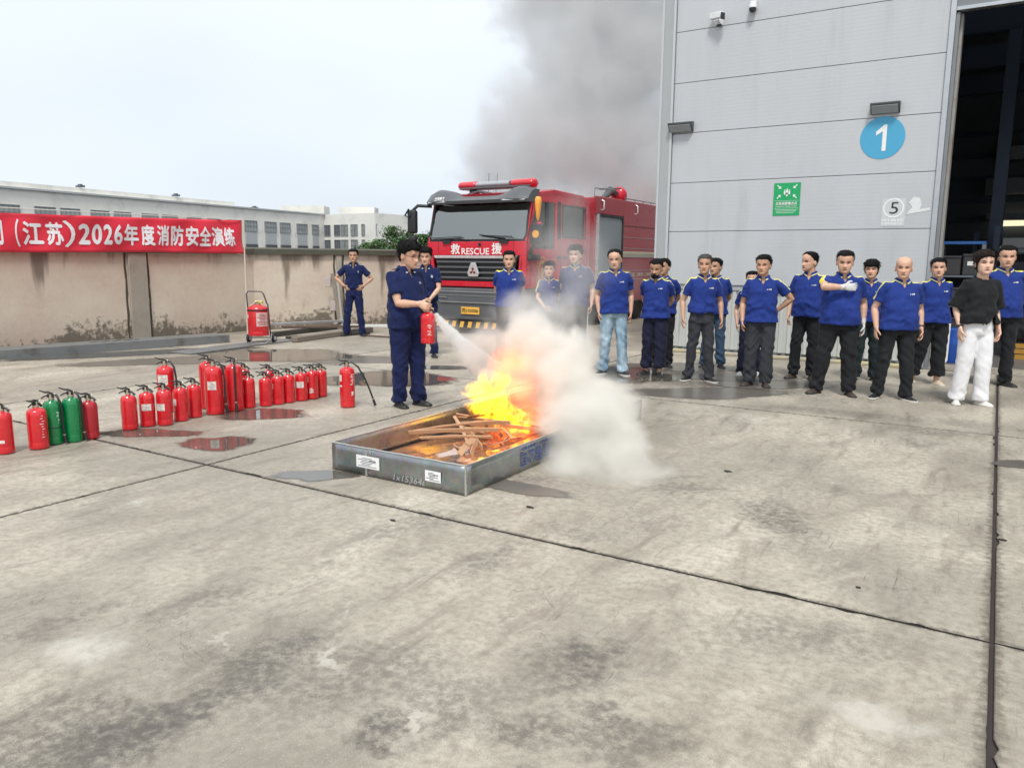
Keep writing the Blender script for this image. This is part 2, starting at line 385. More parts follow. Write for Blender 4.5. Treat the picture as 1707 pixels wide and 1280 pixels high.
# ================================================================== perimeter wall
def plaster_mat():
    m, nt, b = new_mat("old_render")
    n1 = noise_n(nt, 1.1, 6, .62); n2 = noise_n(nt, 9, 6, .7); n3 = noise_n(nt, 3, 6, .7, (1, 1, .35)); n4 = noise_n(nt, 45, 4, .7)
    c = mixc(nt, remap(nt, n1.outputs[0], .35, .65), (.57, .455, .375), (.64, .575, .47))
    c = mixc(nt, remap(nt, n2.outputs[0], .4, .7, 0, .5), c, (.68, .59, .49))
    tc = N(nt, "ShaderNodeTexCoord"); sp = N(nt, "ShaderNodeSeparateXYZ"); nt.links.new(tc.outputs["Object"], sp.inputs[0])
    z = sp.outputs[2]
    low = mth(nt, "ADD", remap(nt, z, .0, .62, .62, 0), mth(nt, "MULTIPLY", mth(nt, "SUBTRACT", n2.outputs[0], .5), 1.3))
    low = mth(nt, "ADD", low, mth(nt, "MULTIPLY", mth(nt, "SUBTRACT", n1.outputs[0], .5), 1.2))
    c = mixc(nt, remap(nt, low, .27, .55, 0, .88, True), c, (.12, .10, .075))
    n5 = noise_n(nt, 2.3, 5, .6, (1, 1, .12))
    top = mth(nt, "ADD", remap(nt, z, 1.0, 1.7, 0, .34), mth(nt, "MULTIPLY", mth(nt, "SUBTRACT", n5.outputs[0], .5), 1.7))
    c = mixc(nt, remap(nt, top, .22, .50, 0, .85, True), c, (.16, .13, .10))
    c = mixc(nt, remap(nt, n3.outputs[0], .58, .75, 0, .6, True), c, (.22, .20, .14))
    c = mixc(nt, remap(nt, n4.outputs[0], .62, .75, 0, .6), c, (.14, .11, .09))
    nt.links.new(c, b.inputs["Base Color"]); b.inputs["Roughness"].default_value = .9
    bump(nt, b, mth(nt, "ADD", n2.outputs[0], mth(nt, "MULTIPLY", n4.outputs[0], .5)), .5, .012)
    return m
plaster = plaster_mat()
cap_m = M("mossy_cap", (.105, .10, .08), .92, var=.35, vs=8, bmp=.7, bs=30, bd=.012, dirt=(.10, .12, .06), ds=4)
pil_m = M("grey_pilaster", (.36, .32, .27), .9, var=.2, vs=5, bmp=.5, bs=30, bd=.01, dirt=(.20, .17, .13), ds=3, dth=(.55, .8))
streak_m = M("dark_streak", (.075, .065, .05), .85, var=.4, vs=12)
WALL_H = 1.63
WP = [(-13.62, -3.0), (-13.62, 11.3), (-12.62, 13.35), (-12.0, 14.9), (-9.6, 20.5), (-8.0, 26)]
def wall_run(a, b, label, pil=()):
    a, b = Vector((*a, 0)), Vector((*b, 0)); L = (b - a).length
    rz = math.atan2((b - a).y, (b - a).x)
    r = root("perimeter_wall", a, label, "wall", "old rendered walls round the yard", rz)
    # local: x along the wall, y < 0 is the yard side
    n = max(2, int(L / .25)); 
    w = MB(); w.box(0, L, -.0, .24, -.05, WALL_H, 0)
    w.build("render", plaster, r)
    cp = MB(); rings = []
    for i in range(n + 1):
        x = L * i / n; q = noise.noise(Vector((x * 1.5, rz, 3))) * .012; q2 = noise.noise(Vector((x * 4, rz, 7))) * .012
        rings.append([(x, -.07 + q2, WALL_H + .001), (x, -.085 + q, WALL_H + .115 + q2), (x, .02, WALL_H + .145 + q), (x, .25, WALL_H + .14 + q2), (x, .31, WALL_H + .06), (x, .31, WALL_H + .001)])
    cp.loft(rings); cp.build("cap", cap_m, r, smooth=35)
    for x, w_ in pil:
        MB().box(x - w_ / 2, x + w_ / 2, -.05, -.002, -.02, WALL_H - .002).build("pilaster", pil_m, r, bevel=.008)
        for sgn in (-1, 1):
            s = MB(); rr = []
            for i in range(14):
                z = WALL_H * i / 13; e = (w_ / 2 + .045 + noise.noise(Vector((z * 4, sgn, x))) * .02)
                hw = .02 + .012 * noise.noise(Vector((z * 5, sgn, 4)))
                rr.append([(x + sgn * e - hw, -.006, z), (x + sgn * e + hw, -.006, z), (x + sgn * e + hw, -.001, z), (x + sgn * e - hw, -.001, z)])
            s.loft(rr); s.build("streak_strip", streak_m, r)  # thin dark strip along each side of the pilaster
    return r
# run with the yard on its right-hand side (local -y faces the yard)
wall_run(WP[0], WP[1], "long stained pink-beige rendered wall behind the red banner", [(8.62 + 3.0, .36)])
wall_run(WP[1], WP[2], "short stretch of stained wall behind the wheeled extinguisher", [(1.9, .12)])
wall_run(WP[2], WP[3], "stained wall stretch behind the man with hands on hips")
wall_run(WP[3], WP[4], "far stretch of old wall running behind the fire truck")

# ================================================================== far buildings
tile_m = M("white_facing_tile", (.74, .73, .68), .7, var=.06, vs=.6, dirt=(.50, .50, .47), ds=.25, dth=(.45, .8))
span_m = M("grey_spandrel", (.40, .42, .43), .6, var=.06, vs=.5)
far_glass = M("far_window_glass", (.30, .33, .33), .15, var=.35, vs=.8)
far_frame = M("far_window_frame", (.22, .23, .24), .5)
far_dark = M("far_dark_panel", (.10, .11, .13), .4)
def far_window(parent, o, r, w, z0, z1, cols=4, split=.45, spand=0, dark=False):
    """window in a facade: o = left foot (Vector), r = unit along facade, n = outward"""
    n = Vector((r.y, -r.x, 0))
    f = MB()
    P = lambda u, d, z: tuple(o + r * u + n * d + Vector((0, 0, z)))
    def bx(mb, u0, u1, z0, z1, d0, d1):
        v = [P(u, d, z) for z in (z0, z1) for d in (d0, d1) for u in (u0, u1)]
        mb.add(v, [(0, 2, 3, 1), (4, 5, 7, 6), (0, 1, 5, 4), (2, 6, 7, 3), (0, 4, 6, 2), (1, 3, 7, 5)])
    bx(f, 0, w, z0, z1, .02, .06); win = f.build("window", far_dark if dark else far_glass, parent)
    fr = MB(); t = .11
    bx(fr, -t, 0, z0 - t, z1 + t, .01, .18); bx(fr, w, w + t, z0 - t, z1 + t, .01, .18); bx(fr, 0, w, z1, z1 + t, .01, .18); bx(fr, 0, w, z0 - t, z0, .01, .18)
    for i in range(1, cols): bx(fr, w * i / cols - .04, w * i / cols + .04, z0, z1, .06, .12)
    if split: bx(fr, 0, w, z0 + (z1 - z0) * split - .04, z0 + (z1 - z0) * split + .04, .07, .13)
    fr.build("frame", far_frame, win)
    if spand:
        s = MB(); bx(s, 0, w, z0 - spand, z0 - t, .02, .1); s.build("spandrel", span_m, win)
def px_on_line(px, A, Bp):
    """point of the ground line A-B seen at image column px (row of the horizon)"""
    d = ray(px, 434); dx, dy = d[0], d[1]; ex, ey = Bp[0] - A[0], Bp[1] - A[1]
    t = (A[0] * ey - A[1] * ex) / (dx * ey - dy * ex); return Vector((dx * t, dy * t, 0))
fb = root("office_building", (-130, 80, 0), "long white tiled building with rows of square windows beyond the wall", "building", "white buildings beyond the wall")
fA, fB, fC, fD = Vector((-124.2, 45, 0)), Vector((-134.8, 132.9, 0)), Vector((-118.8, 132.5, 0)), Vector((-121.4, 147.1, 0))
fA0 = fA + (fA - fB).normalized() * 40
off = Vector((-130, 80, 0))
def block(mb, a, b, depth, z1, n_sign=1):
    d = (b - a).normalized(); n = Vector((d.y, -d.x, 0)) * n_sign
    v = [tuple(p - off + Vector((0, 0, z))) for z in (0, z1) for p in (a, b, b - n * depth, a - n * depth)]
    mb.add(v, [(3, 2, 1, 0), (4, 5, 6, 7), (0, 1, 5, 4), (1, 2, 6, 5), (2, 3, 7, 6), (3, 0, 4, 7)])
TOPZ = 11.56
m1 = MB(); block(m1, fA0, fB, 16, TOPZ); m1.build("wall", tile_m, fb)
m1 = MB(); block(m1, fA0 + Vector((-1.2, 0, 0)), px_on_line(402, fA, fB) + Vector((-1.2, 0, 0)), 14, TOPZ + 1.0); m1.build("parapet", tile_m, fb)
rdir = (fB - fA).normalized(); nrm = Vector((rdir.y, -rdir.x, 0))
m1 = MB(); 
m1.bar(tuple(fA0 - off + Vector((0, 0, TOPZ)) + nrm * .1), tuple(fB - off + Vector((0, 0, TOPZ)) + nrm * .1), .5, .3); m1.build("coping", span_m, fb)
def seg_win(pxa, pxb, z0, z1, A, B_, **k):
    a = px_on_line(pxa, A, B_); b_ = px_on_line(pxb, A, B_); w = (b_ - a).length
    far_window(fb, a - off, (b_ - a).normalized(), w, z0, z1, **k)
for a, b_ in ((5, 39), (66, 98), (108, 138), (158, 186), (196, 222), (242, 267), (275, 299), (316, 338), (350, 370), (383, 401), (411, 430), (444, 462), (469, 485), (497, 513), (522, 532)):
    seg_win(a, b_, 7.0, 9.0, fA, fB, cols=4, split=.5, spand=2.6)
    seg_win(a, b_, 3.0, 4.2, fA, fB, cols=2, split=0, dark=True)
for a, b_ in ((541, 552), (559.5, 568.5), (571, 575), (577, 581), (587, 592), (594, 597), (605, 609)):
    for z0 in (7.3, 3.9): seg_win(a, b_, z0 - .55, z0 + 1.75, fB, fC, cols=2 if b_ - a < 8 else 3, split=.5, dark=b_ - a > 8.5)
for a, b_ in ((628, 630), (634, 638), (642, 645), (648, 654)):
    for z0 in (7.3, 3.9): seg_win(a, b_, z0 - .55, z0 + 1.75, fC, fD, cols=2, split=.5)
m1 = MB(); block(m1, fB, fC, 14, TOPZ - .02); m1.build("wall", tile_m, fb)
m1 = MB(); block(m1, fC + Vector((0, .6, 0)), fD, 1.2, TOPZ - .04); m1.build("wall", tile_m, fb)
for a, b_ in ((469, 540), (565, 624)):
    p0 = px_on_line(a, fB, fC) + Vector((-3, 6, 0)); p0 = at_depth(a, 350, 196); p1 = at_depth(b_, 350, 196); p0.z = p1.z = 0
    m1 = MB(); block(m1, p0, p1, 6, 14.35 if a < 500 else 14.1); m1.build("roof_house", tile_m, fb)
for px_ in (152, 308, 436):
    p = px_on_line(px_, fA, fB); m1 = MB(); m1.box(-.7, .7, -.4, .4, 0, .3).box(-.4, .4, -.2, .2, .3, .5)
    o = m1.build("roof_vent", far_dark, fb); o.location = (p.x - off.x - 1.5, p.y - off.y, TOPZ + .15 + (1.0 if px_ < 400 else 0))

# ================================================================== trees beyond the wall
def leaf_mat(name, col):
    m, nt, b = new_mat(name); oi = noise_n(nt, 1.3, 4, .6)
    nt.links.new(mixc(nt, remap(nt, oi.outputs[0], .35, .65), tuple(c * .55 for c in col), tuple(min(1, c * 1.5) for c in col)), b.inputs["Base Color"])
    b.inputs["Roughness"].default_value = .55; return m
leaf_a = leaf_mat("leaf_green", (.055, .115, .03)); bark = M("bark", (.10, .075, .05), .9, bmp=.6)
def tree(px, D, py_top, w, label, seed, cone=True):
    r_ = random.Random(seed); b = at_depth(px, 434, D); top = at_depth(px, py_top, D).z
    r = root("tree", (b.x, b.y, 0), label, "tree", "trees beyond the wall")
    t = MB(); t.tube([(0, 0, -.1), (.05, 0, top * .4), (0, .05, top * .9)], [.16, .11, .03], 8)
    for i in range(9):
        z = top * (.25 + .07 * i); a = i * 2.4; t.tube([(0, 0, z), (w * .35 * math.cos(a), w * .35 * math.sin(a), z + .35)], [.05, .015], 5)
    t.build("trunk", bark, r, smooth=40)
    c = MB(); n = 2600
    cl = [(r_.uniform(0, 2 * PI), r_.uniform(.18, .97), r_.random() ** .5) for _ in range(90)]
    for i in range(n):
        a, h, q = cl[r_.randrange(90)]
        prof = (1 - h) ** .75 * 1.25 if cone else math.sin(min(1, h * 1.02) * PI) ** .6
        R = w / 2 * max(.06, prof) * q * 1.05
        p = Vector((R * math.cos(a), R * math.sin(a), top * h)) + Vector((r_.gauss(0, .10 * w), r_.gauss(0, .10 * w), r_.gauss(0, .035 * top)))
        p.z = min(p.z, top)
        u = Vector((r_.gauss(0, 1), r_.gauss(0, 1), r_.gauss(0, .6))).normalized(); v_ = u.cross(Vector((r_.gauss(0, 1), r_.gauss(0, 1), 1))).normalized()
        s = r_.uniform(.05, .11)
        c.add([p - u * s, p + v_ * s * .55, p + u * s, p - v_ * s * .55], [(0, 1, 2, 3)])
    c.build("crown", leaf_a, r)
tree(655, 56, 377, 2.6, "tallest pointed green tree above the wall beside the white building", 1)
tree(682, 58, 384, 2.6, "pointed green tree above the wall, just behind the main firefighter's head", 2)
tree(632, 52, 399, 2.4, "low bushy green tree above the wall at the foot of the white building", 3, False)
tree(612, 54, 405, 2.0, "lowest round bush top showing over the wall cap", 4, False)
tree(706, 50, 391, 2.6, "green tree seen past the truck's far side mirror", 5)
tree(668, 50, 396, 2.4, "rounded green tree crown between two pointed ones over the wall", 6, False)
tree(722, 60, 385, 2.8, "green tree mostly hidden behind the fire truck cab", 7)

# ================================================================== warehouse
clad = M("grey_cladding", (.50, .52, .545), .42, metal=.0, var=.035, vs=1.2, stretch=(1, 1, .3), bmp=.05, bs=4, bd=.01, dirt=(.43, .445, .46), ds=.9, dth=(.45, .9))
def micro_ribs(m):
    nt = m.node_tree; b = nt.nodes["Principled BSDF"]; tc = N(nt, "ShaderNodeTexCoord"); w = N(nt, "ShaderNodeTexWave"); w.bands_direction = "Z"; w.inputs["Scale"].default_value = 5.5; w.inputs["Distortion"].default_value = .05
    nt.links.new(tc.outputs["Object"], w.inputs[0]); n = noise_n(nt, .8, 3, .5, (1, 1, .5)); bump(nt, b, mth(nt, "ADD", mth(nt, "MULTIPLY", w.outputs[1], .12), n.outputs[0]), .22, .012)
    c0 = b.inputs["Base Color"].links[0].from_socket; n2 = noise_n(nt, 2.2, 7, .7, (1.2, 1, .12)); n3 = noise_n(nt, .5, 4, .6)
    c = mixc(nt, mth(nt, "MULTIPLY", remap(nt, n2.outputs[0], .5, .78, 0, .5, True), remap(nt, n3.outputs[0], .4, .6, .2, 1)), c0, (.34, .35, .355)); nt.links.new(c, b.inputs["Base Color"])
micro_ribs(clad)
clad2 = M("corrugated_steel", (.52, .54, .53), .45, var=.05, vs=2, stretch=(2, 1, .2), dirt=(.30, .30, .27), ds=3, dth=(.55, .85))
trim_g = M("grey_trim", (.37, .39, .40), .4, var=.06)
trim_d = M("dark_trim", (.20, .215, .23), .45, var=.08)
alu = M("bare_aluminium", (.55, .56, .57), .3, metal=.8)
YF = 12.95
wh = root("warehouse", (-4.9, YF, 0), "large light grey clad warehouse with an open dark doorway", "building")
X0, X1 = 0.0, 4.0        # local facade extent (left corner to door jamb)
zs = [1.16, 2.05, 2.86, 3.67, 4.48, 5.29, 6.10, 6.91, 7.72, 8.53]
for i in range(len(zs) - 1):
    MB().box(X0 + .002, X1 - .002, 0, .06, zs[i] + .004, zs[i + 1] - .004).build("cladding_panel", clad, wh, bevel=.006, seg=2)
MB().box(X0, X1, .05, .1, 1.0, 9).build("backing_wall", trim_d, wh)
# corrugated foot
c = MB(); ring_b, ring_t = [], []; x = X0; kk = 0
prof = []
while x < X1 - .06:
    prof += [(x, 0.0), (x + .05, 0.0), (x + .065, .03), (x + .115, .03)]; x += .13
v = [(a, b - .02, z) for z in (.09, 1.075) for a, b in prof]; n = len(prof)
c.add(v, [(i, i + 1, i + 1 + n, i + n) for i in range(n - 1)]); c.build("corrugated_skirt", clad2, wh)
MB().box(X0, X1, .012, .06, -.02, 1.0).build("plinth", trim_d, wh)
MB().box(X0, X1 - .01, -.035, .03, 1.078, 1.125).build("drip_rail", trim_g, wh, bevel=.004)
MB().box(X0, X1 - .01, -.018, .03, 1.126, 1.156).build("dark_seam", trim_d, wh)
c = MB(); c.box(-.23, -.004, -.03, .25, 0, 9); c.build("corner_trim", trim_g, wh, bevel=.006)
c = MB(); c.box(-.04, -.0, -.045, -.03, 0, 9); c.box(-.235, -.2, -.045, -.03, 0, 9); c.build("corner_bead", clad, wh)
# jamb and lintel
c = MB(); c.box(X1 + .0, X1 + .07, -.03, .3, 0, 9); c.build("door_jamb", alu, wh, bevel=.004)
c = MB(); c.box(X1 + .071, X1 + .12, .02, .34, 0, 5.0); c.build("door_track", trim_d, wh, bevel=.004)
c = MB(); c.box(X1 + .121, X1 + .16, .12, .42, 0, 5.0); c.build("door_post", M("old_steel", (.30, .29, .27), .6, var=.2, dirt=(.2, .14, .09)), wh, bevel=.004)
MB().box(X1 + .072, 14, -.01, .12, 5.02, 5.07).build("door_head", alu, wh, bevel=.003)
MB().box(X1 + .072, 14, .02, .12, 5.071, 5.5).build("door_lintel", trim_d, wh)
for i in range(len(zs) - 1):
    if zs[i + 1] > 5.6: MB().box(X1 + .08, 14, 0, .06, max(5.52, zs[i]) + .004, zs[i + 1] - .004).build("cladding_panel", clad, wh, bevel=.006)
# shell: side wall, roof, back
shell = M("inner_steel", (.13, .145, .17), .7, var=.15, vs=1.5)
MB().box(-.2, -.1, .26, 17, 0, 9).build("side_wall", clad2, wh)
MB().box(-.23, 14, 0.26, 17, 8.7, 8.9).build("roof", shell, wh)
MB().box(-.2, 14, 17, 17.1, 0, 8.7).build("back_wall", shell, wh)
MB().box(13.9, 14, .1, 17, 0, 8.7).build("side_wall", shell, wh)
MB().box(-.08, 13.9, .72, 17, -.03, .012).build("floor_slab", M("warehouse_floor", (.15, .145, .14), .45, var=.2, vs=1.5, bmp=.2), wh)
MB().box(0, 14, .0, .72, -.03, .004).build("threshold", conc, wh)
# roof girders, inner columns, cladding rails: the dim lines inside the doorway
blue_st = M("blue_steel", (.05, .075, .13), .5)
for y in (3.5, 7, 10.5, 14):
    MB().box(-.05, 13.8, y - .06, y + .06, 6.4, 6.9).box(-.05, 13.8, y - .1, y + .1, 6.36, 6.4).build("girder", blue_st, wh)
    for x_ in ((4.75, 9.6) if y > 6 else (9.6,)): MB().box(x_ - .12, x_ + .12, y - .1, y + .1, 0, 6.35).build("column", blue_st, wh)
for z_ in (2.2, 2.9, 3.5, 4.2, 4.9, 5.6): MB().box(-.05, 13.8, 16.85, 16.98, z_, z_ + .12).build("wall_rail", blue_st, wh)
pale = M("pale_sheet_goods", (.30, .31, .33), .6, var=.2)
for (x0, x1, z0, z1) in ((4.3, 5.6, 3.7, 4.15), (6.0, 8.6, 3.8, 4.3), (4.4, 5.5, 2.9, 3.1), (5.9, 8.8, 3.0, 3.3), (4.6, 6.2, 4.7, 5.1)):
    MB().box(x0, x1, 15.9, 16.6, z0, z1).build("stored_sheet", pale, wh)
# window strip at the back, daylight behind it
mw, nt, b = new_mat("daylit_pane"); nt.nodes.remove(b); em = N(nt, "ShaderNodeEmission"); em.inputs[0].default_value = (1, .92, .62, 1); em.inputs[1].default_value = .75
nt.links.new(em.outputs[0], nt.nodes["Material Output"].inputs[0])
mw2, nt, b = new_mat("lit_tube"); nt.nodes.remove(b); em = N(nt, "ShaderNodeEmission"); em.inputs[0].default_value = (.95, 1, .97, 1); em.inputs[1].default_value = 1.1
nt.links.new(em.outputs[0], nt.nodes["Material Output"].inputs[0])
for i in range(5):
    a = at_depth(1663 + i * 13, 364, 26); b_ = at_depth(1674 + i * 13, 379, 26)
    MB().box(a.x + 4.9, a.x + 4.9 + .22, 16.78, 16.84, b_.z, a.z).build("window_pane", mw, wh)
# kerb with worn yellow paint
kerb_m = M("yellow_kerb", (.50, .45, .24), .8, var=.2, dirt=(.38, .35, .29), ds=3, dth=(.42, .6))
tag(MB().box(-5.1, -.95, 12.80, 12.925, 0, .05).build("kerb", kerb_m, bevel=.01), kind="structure")

# ---- things on the facade
blue_p = M("sign_blue", (.07, .36, .58), .45, var=.02); white_p = M("sign_white", (.80, .80, .80), .5, var=.02)
green_p = M("sign_green", (.01, .36, .12), .4, var=.03); black_p = M("print_black", (.03, .03, .035), .5)
def onY(px, py, Y=YF):
    d = ray(px, py); t = Y / d[1]; return Vector((d[0] * t, Y, d[2] * t + CAM_H))
a = onY(1471, 230); rr = .305
sg = root("number_sign", (a.x, YF - .001, a.z), "round blue wall sign with a white number 1", "sign")
MB().lathe([(rr, 0), (rr, -.004), (.001, -.0045)], axis="y", n=64).build("disc", blue_p, sg)
c = MB(); c.prism([(.0, -.19), (.055, -.19), (.055, .185), (.02, .185), (-.09, .09), (-.09, .035), (.0, .09)], -.0055, -.0075, lambda u, w, d: (u, d, w)); c.build("number_one", white_p, sg)
a = onY(1291, 306); b_ = onY(1332, 359); W, Hh = b_.x - a.x, a.z - b_.z
sg = root("assembly_point_sign", (a.x, YF - .002, b_.z), "green assembly point notice with white arrows on the grey wall", "sign")
MB().box(0, W, -.004, 0, 0, Hh).build("plate", green_p, sg)
ar = MB()
for cx, cz, sx, sz in ((.2, .88, 1, -1), (.8, .88, -1, -1), (.2, .58, 1, 1), (.8, .58, -1, 1)):
    cx *= W; cz *= Hh; d = .028
    ar.bar((cx - sx * d, -.006, cz - sz * d), (cx + sx * d * .5, -.006, cz + sz * d * .5), .014, .004, up=(0, 1, 0))
    ar.prism([(cx + sx * d, cz + sz * d), (cx + sx * d, cz - sz * d * .5), (cx - sx * d * .5, cz + sz * d)], -.0075, -.0045, lambda u, w, q: (u, q, w))
ar.build("arrow_marks", white_p, sg)
pg = MB()
for dx, dz, s in ((0, 0, 1), (-.035, -.012, .8), (.035, -.012, .8), (0, -.04, .8)):
    x_, z_ = W * .5 + dx, Hh * .74 + dz
    pg.lathe([(.011 * s, 0), (.011 * s, -.003)], (x_, -.0045 - dx * 0, z_ + .03), 12, axis="y"); pg.box(x_ - .015 * s, x_ + .015 * s, -.0078, -.0048, z_ - .045 * s, z_ + .018)
pg.build("people_marks", white_p, sg)
text("lettering", "应急疏散集合点", white_p, (W * .1, -.004, Hh * .32), (W * .8, 0, 0), (0, 0, Hh * .1), sg, bold=.02)
text("lettering", "EMERGENCY ASSEMBLY POINT", white_p, (W * .1, -.004, Hh * .26), (W * .8, 0, 0), (0, 0, Hh * .035), sg)
c = MB(); c.box(W * .05, W * .95, -.006, -.0042, Hh * .45, Hh * .457).box(W * .05, W * .95, -.006, -.0042, Hh * .22, Hh * .227)
for i in range(3): c.box(W * (.1 + .02 * i), W * (.92 - .06 * i), -.006, -.0042, Hh * (.17 - .045 * i), Hh * (.18 - .045 * i))
c.build("rule_lines", white_p, sg)
# number 5 sticker and its faded neighbour
clear_m = M("clear_film", (.56, .58, .59), .25, var=.04); faded = M("faded_print", (.70, .72, .72), .5, var=.06, dirt=(.58, .6, .6), ds=14)
a = onY(1471, 332); b_ = onY(1507, 377); W, Hh = b_.x - a.x, a.z - b_.z
sg = root("number_sticker", (a.x, YF - .002, b_.z), "pale sticker with a ringed number 5 near the doorway", "sticker")
MB().box(0, W, -.002, 0, 0, Hh).build("film", clear_m, sg)
MB().loft([[(W / 2 + q * math.cos(t), e, Hh * .66 + q * math.sin(t)) for q, e in ((.122, -.0022), (.122, -.004), (.142, -.004), (.142, -.0022))] for t in [2 * PI * k / 40 for k in range(41)]], caps=False).build("ring", white_p, sg)
text("numeral", "5", black_p, (W / 2 - .05, -.002, Hh * .66 - .085), (.11, 0, 0), (.01, 0, .17), sg)
c = MB(); r_ = random.Random(3)
for i in range(2):
    for j in range(7): c.box(W * (.04 + .13 * j), W * (.04 + .13 * j + r_.uniform(.06, .12)), -.0032, -.0022, Hh * (.05 + .12 * i), Hh * (.14 + .12 * i))
c.build("worn_marks", faded, sg)
a = onY(1513, 334); b_ = onY(1545, 358)
c = MB(); c.prism([(0, .03), (.3, .08), (.3, .12), (.17, .1), (.19, .17), (.16, .26), (.08, .28), (.02, .2), (.07, .13), (.02, .07)], -.002, 0, lambda u, w, d: (u, d, w))
tag(c.build("worn_sticker", faded, loc=(a.x, YF - .002, b_.z - .02)), "worn white figure-shaped sticker next to the number 5", "sticker")
# wall lamps
lamp_d = M("lamp_housing", (.06, .065, .07), .45); lamp_g = M("lamp_lens", (.30, .33, .35), .15)
def wall_lamp(px0, px1, py0, label):
    a = onY(px0, py0); b_ = onY(px1, py0); w = b_.x - a.x
    r = root("wall_lamp", (a.x, YF - .001, a.z), label, "lamp", "wedge lamps on the warehouse wall")
    c = MB(); c.prism([(0, 0), (-.15, -.02), (-.15, -.05), (-.03, -.165), (0, -.165)], 0, w, lambda y, z, x: (x, y, z)); c.build("housing", lamp_d, r, bevel=.006)
    c = MB(); c.prism([(-.142, -.061), (-.042, -.158), (-.052, -.165), (-.152, -.068)], .02, w - .02, lambda y, z, x: (x, y, z)); c.build("lens", lamp_g, r)
wall_lamp(1453, 1502, 173, "dark wedge lamp on the wall right above the blue number 1")
wall_lamp(1118, 1157, 206, "dark wedge lamp at the wall's left corner")
# cameras
wcam = M("camera_white", (.72, .73, .74), .35); bcam = M("camera_black", (.03, .03, .035), .25)
a = onY(1200, 33)
r = root("bullet_camera", (a.x, YF, a.z), "white bullet security camera high on the grey wall", "camera")
MB().box(-.06, .06, -.03, 0, -.1, .0).build("bracket", wcam, r, bevel=.01)
c = MB(); c.tube([(0, -.03, -.05), (-.0, -.09, -.03)], .018, 8); c.bar((-.12, -.08, .035), (.09, -.16, .02), .09, .09); c.build("housing", wcam, r, smooth=40, bevel=.012)
c = MB(); c.bar((.088, -.159, .0), (.104, -.166, .0), .085, .1); c.tube([(-.02, -.05, -.1), (.05, -.09, -.115)], .02, 8); c.build("lens", bcam, r)
a = onY(1257, 14)
r = root("dome_camera", (a.x, YF, a.z), "small white dome camera at the top of the grey wall", "camera")
MB().box(-.05, .05, -.08, 0, -.02, .09).build("bracket", wcam, r, bevel=.01)
MB().lathe([(.001, -.09), (.035, -.08), (.052, -.05), (.055, -.02), (.05, 0)], (0, -.08, 0), 20).build("dome", bcam, r, smooth=60)
MB().lathe([(.058, -.02), (.058, .02), (.03, .05), (.001, .052)], (0, -.08, 0), 20).build("hood", wcam, r, smooth=60)
# ================================================================== fire truck
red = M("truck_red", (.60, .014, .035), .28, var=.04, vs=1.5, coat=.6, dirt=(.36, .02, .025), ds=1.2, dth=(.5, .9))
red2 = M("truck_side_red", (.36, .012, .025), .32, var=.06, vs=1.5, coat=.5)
silver = M("truck_silver", (.72, .73, .74), .25, metal=.6, var=.04)
dgrey = M("truck_dark_grey", (.095, .102, .112), .42, var=.08, dirt=(.13, .13, .13), ds=2)
black = M("truck_black", (.018, .02, .022), .5, var=.1)
rubber = M("tyre_rubber", (.02, .02, .02), .85, bmp=.4)
shut_m = M("shutter_grey", (.30, .345, .38), .35, metal=.3, var=.04)
white_t = M("truck_white", (.80, .80, .78), .45, var=.02)
yel = M("reflective_yellow", (.80, .45, .07), .5, var=.08)
cream = M("reflective_cream", (.58, .54, .42), .5, var=.08)
head_m = M("headlamp", (.75, .78, .80), .1, var=.05, coat=1)
def glass_dark(name, col, r=.06):
    m, nt, b = new_mat(name); n = noise_n(nt, 1.4, 3, .5)
    nt.links.new(mixc(nt, remap(nt, n.outputs[0], .35, .65), tuple(c * .6 for c in col), tuple(c * 1.5 for c in col)), b.inputs["Base Color"])
    b.inputs["Roughness"].default_value = r; b.inputs["Coat Weight"].default_value = 1; b.inputs["Coat Roughness"].default_value = .03; b.inputs["Specular IOR Level"].default_value = 1.0
    return m
def clear_glass():
    m, nt, b = new_mat("windscreen_glass"); b.inputs["Base Color"].default_value = (.45, .62, .58, 1)
    b.inputs["Roughness"].default_value = .02; b.inputs["Transmission Weight"].default_value = 0; b.inputs["Specular IOR Level"].default_value = 1
    tr = N(nt, "ShaderNodeBsdfTransparent"); tr.inputs[0].default_value = (.52, .68, .66, 1)
    gl = N(nt, "ShaderNodeBsdfGlossy"); gl.inputs["Roughness"].default_value = .03; gl.inputs["Color"].default_value = (.95, 1, 1, 1)
    fr = N(nt, "ShaderNodeFresnel"); fr.inputs[0].default_value = 3.2
    mx = N(nt, "ShaderNodeMixShader"); nt.links.new(fr.outputs[0], mx.inputs[0]); nt.links.new(tr.outputs[0], mx.inputs[1]); nt.links.new(gl.outputs[0], mx.inputs[2])
    nt.links.new(mx.outputs[0], nt.nodes["Material Output"].inputs[0]); nt.nodes.remove(b); return m
wglass = clear_glass(); sglass = glass_dark("side_glass", (.06, .09, .10))
TX, TY = -9.33, 13.5
tk = root("fire_truck", (TX, TY, 0), "red fire truck with a crew cab parked behind the people", "fire truck")
HW = 1.25
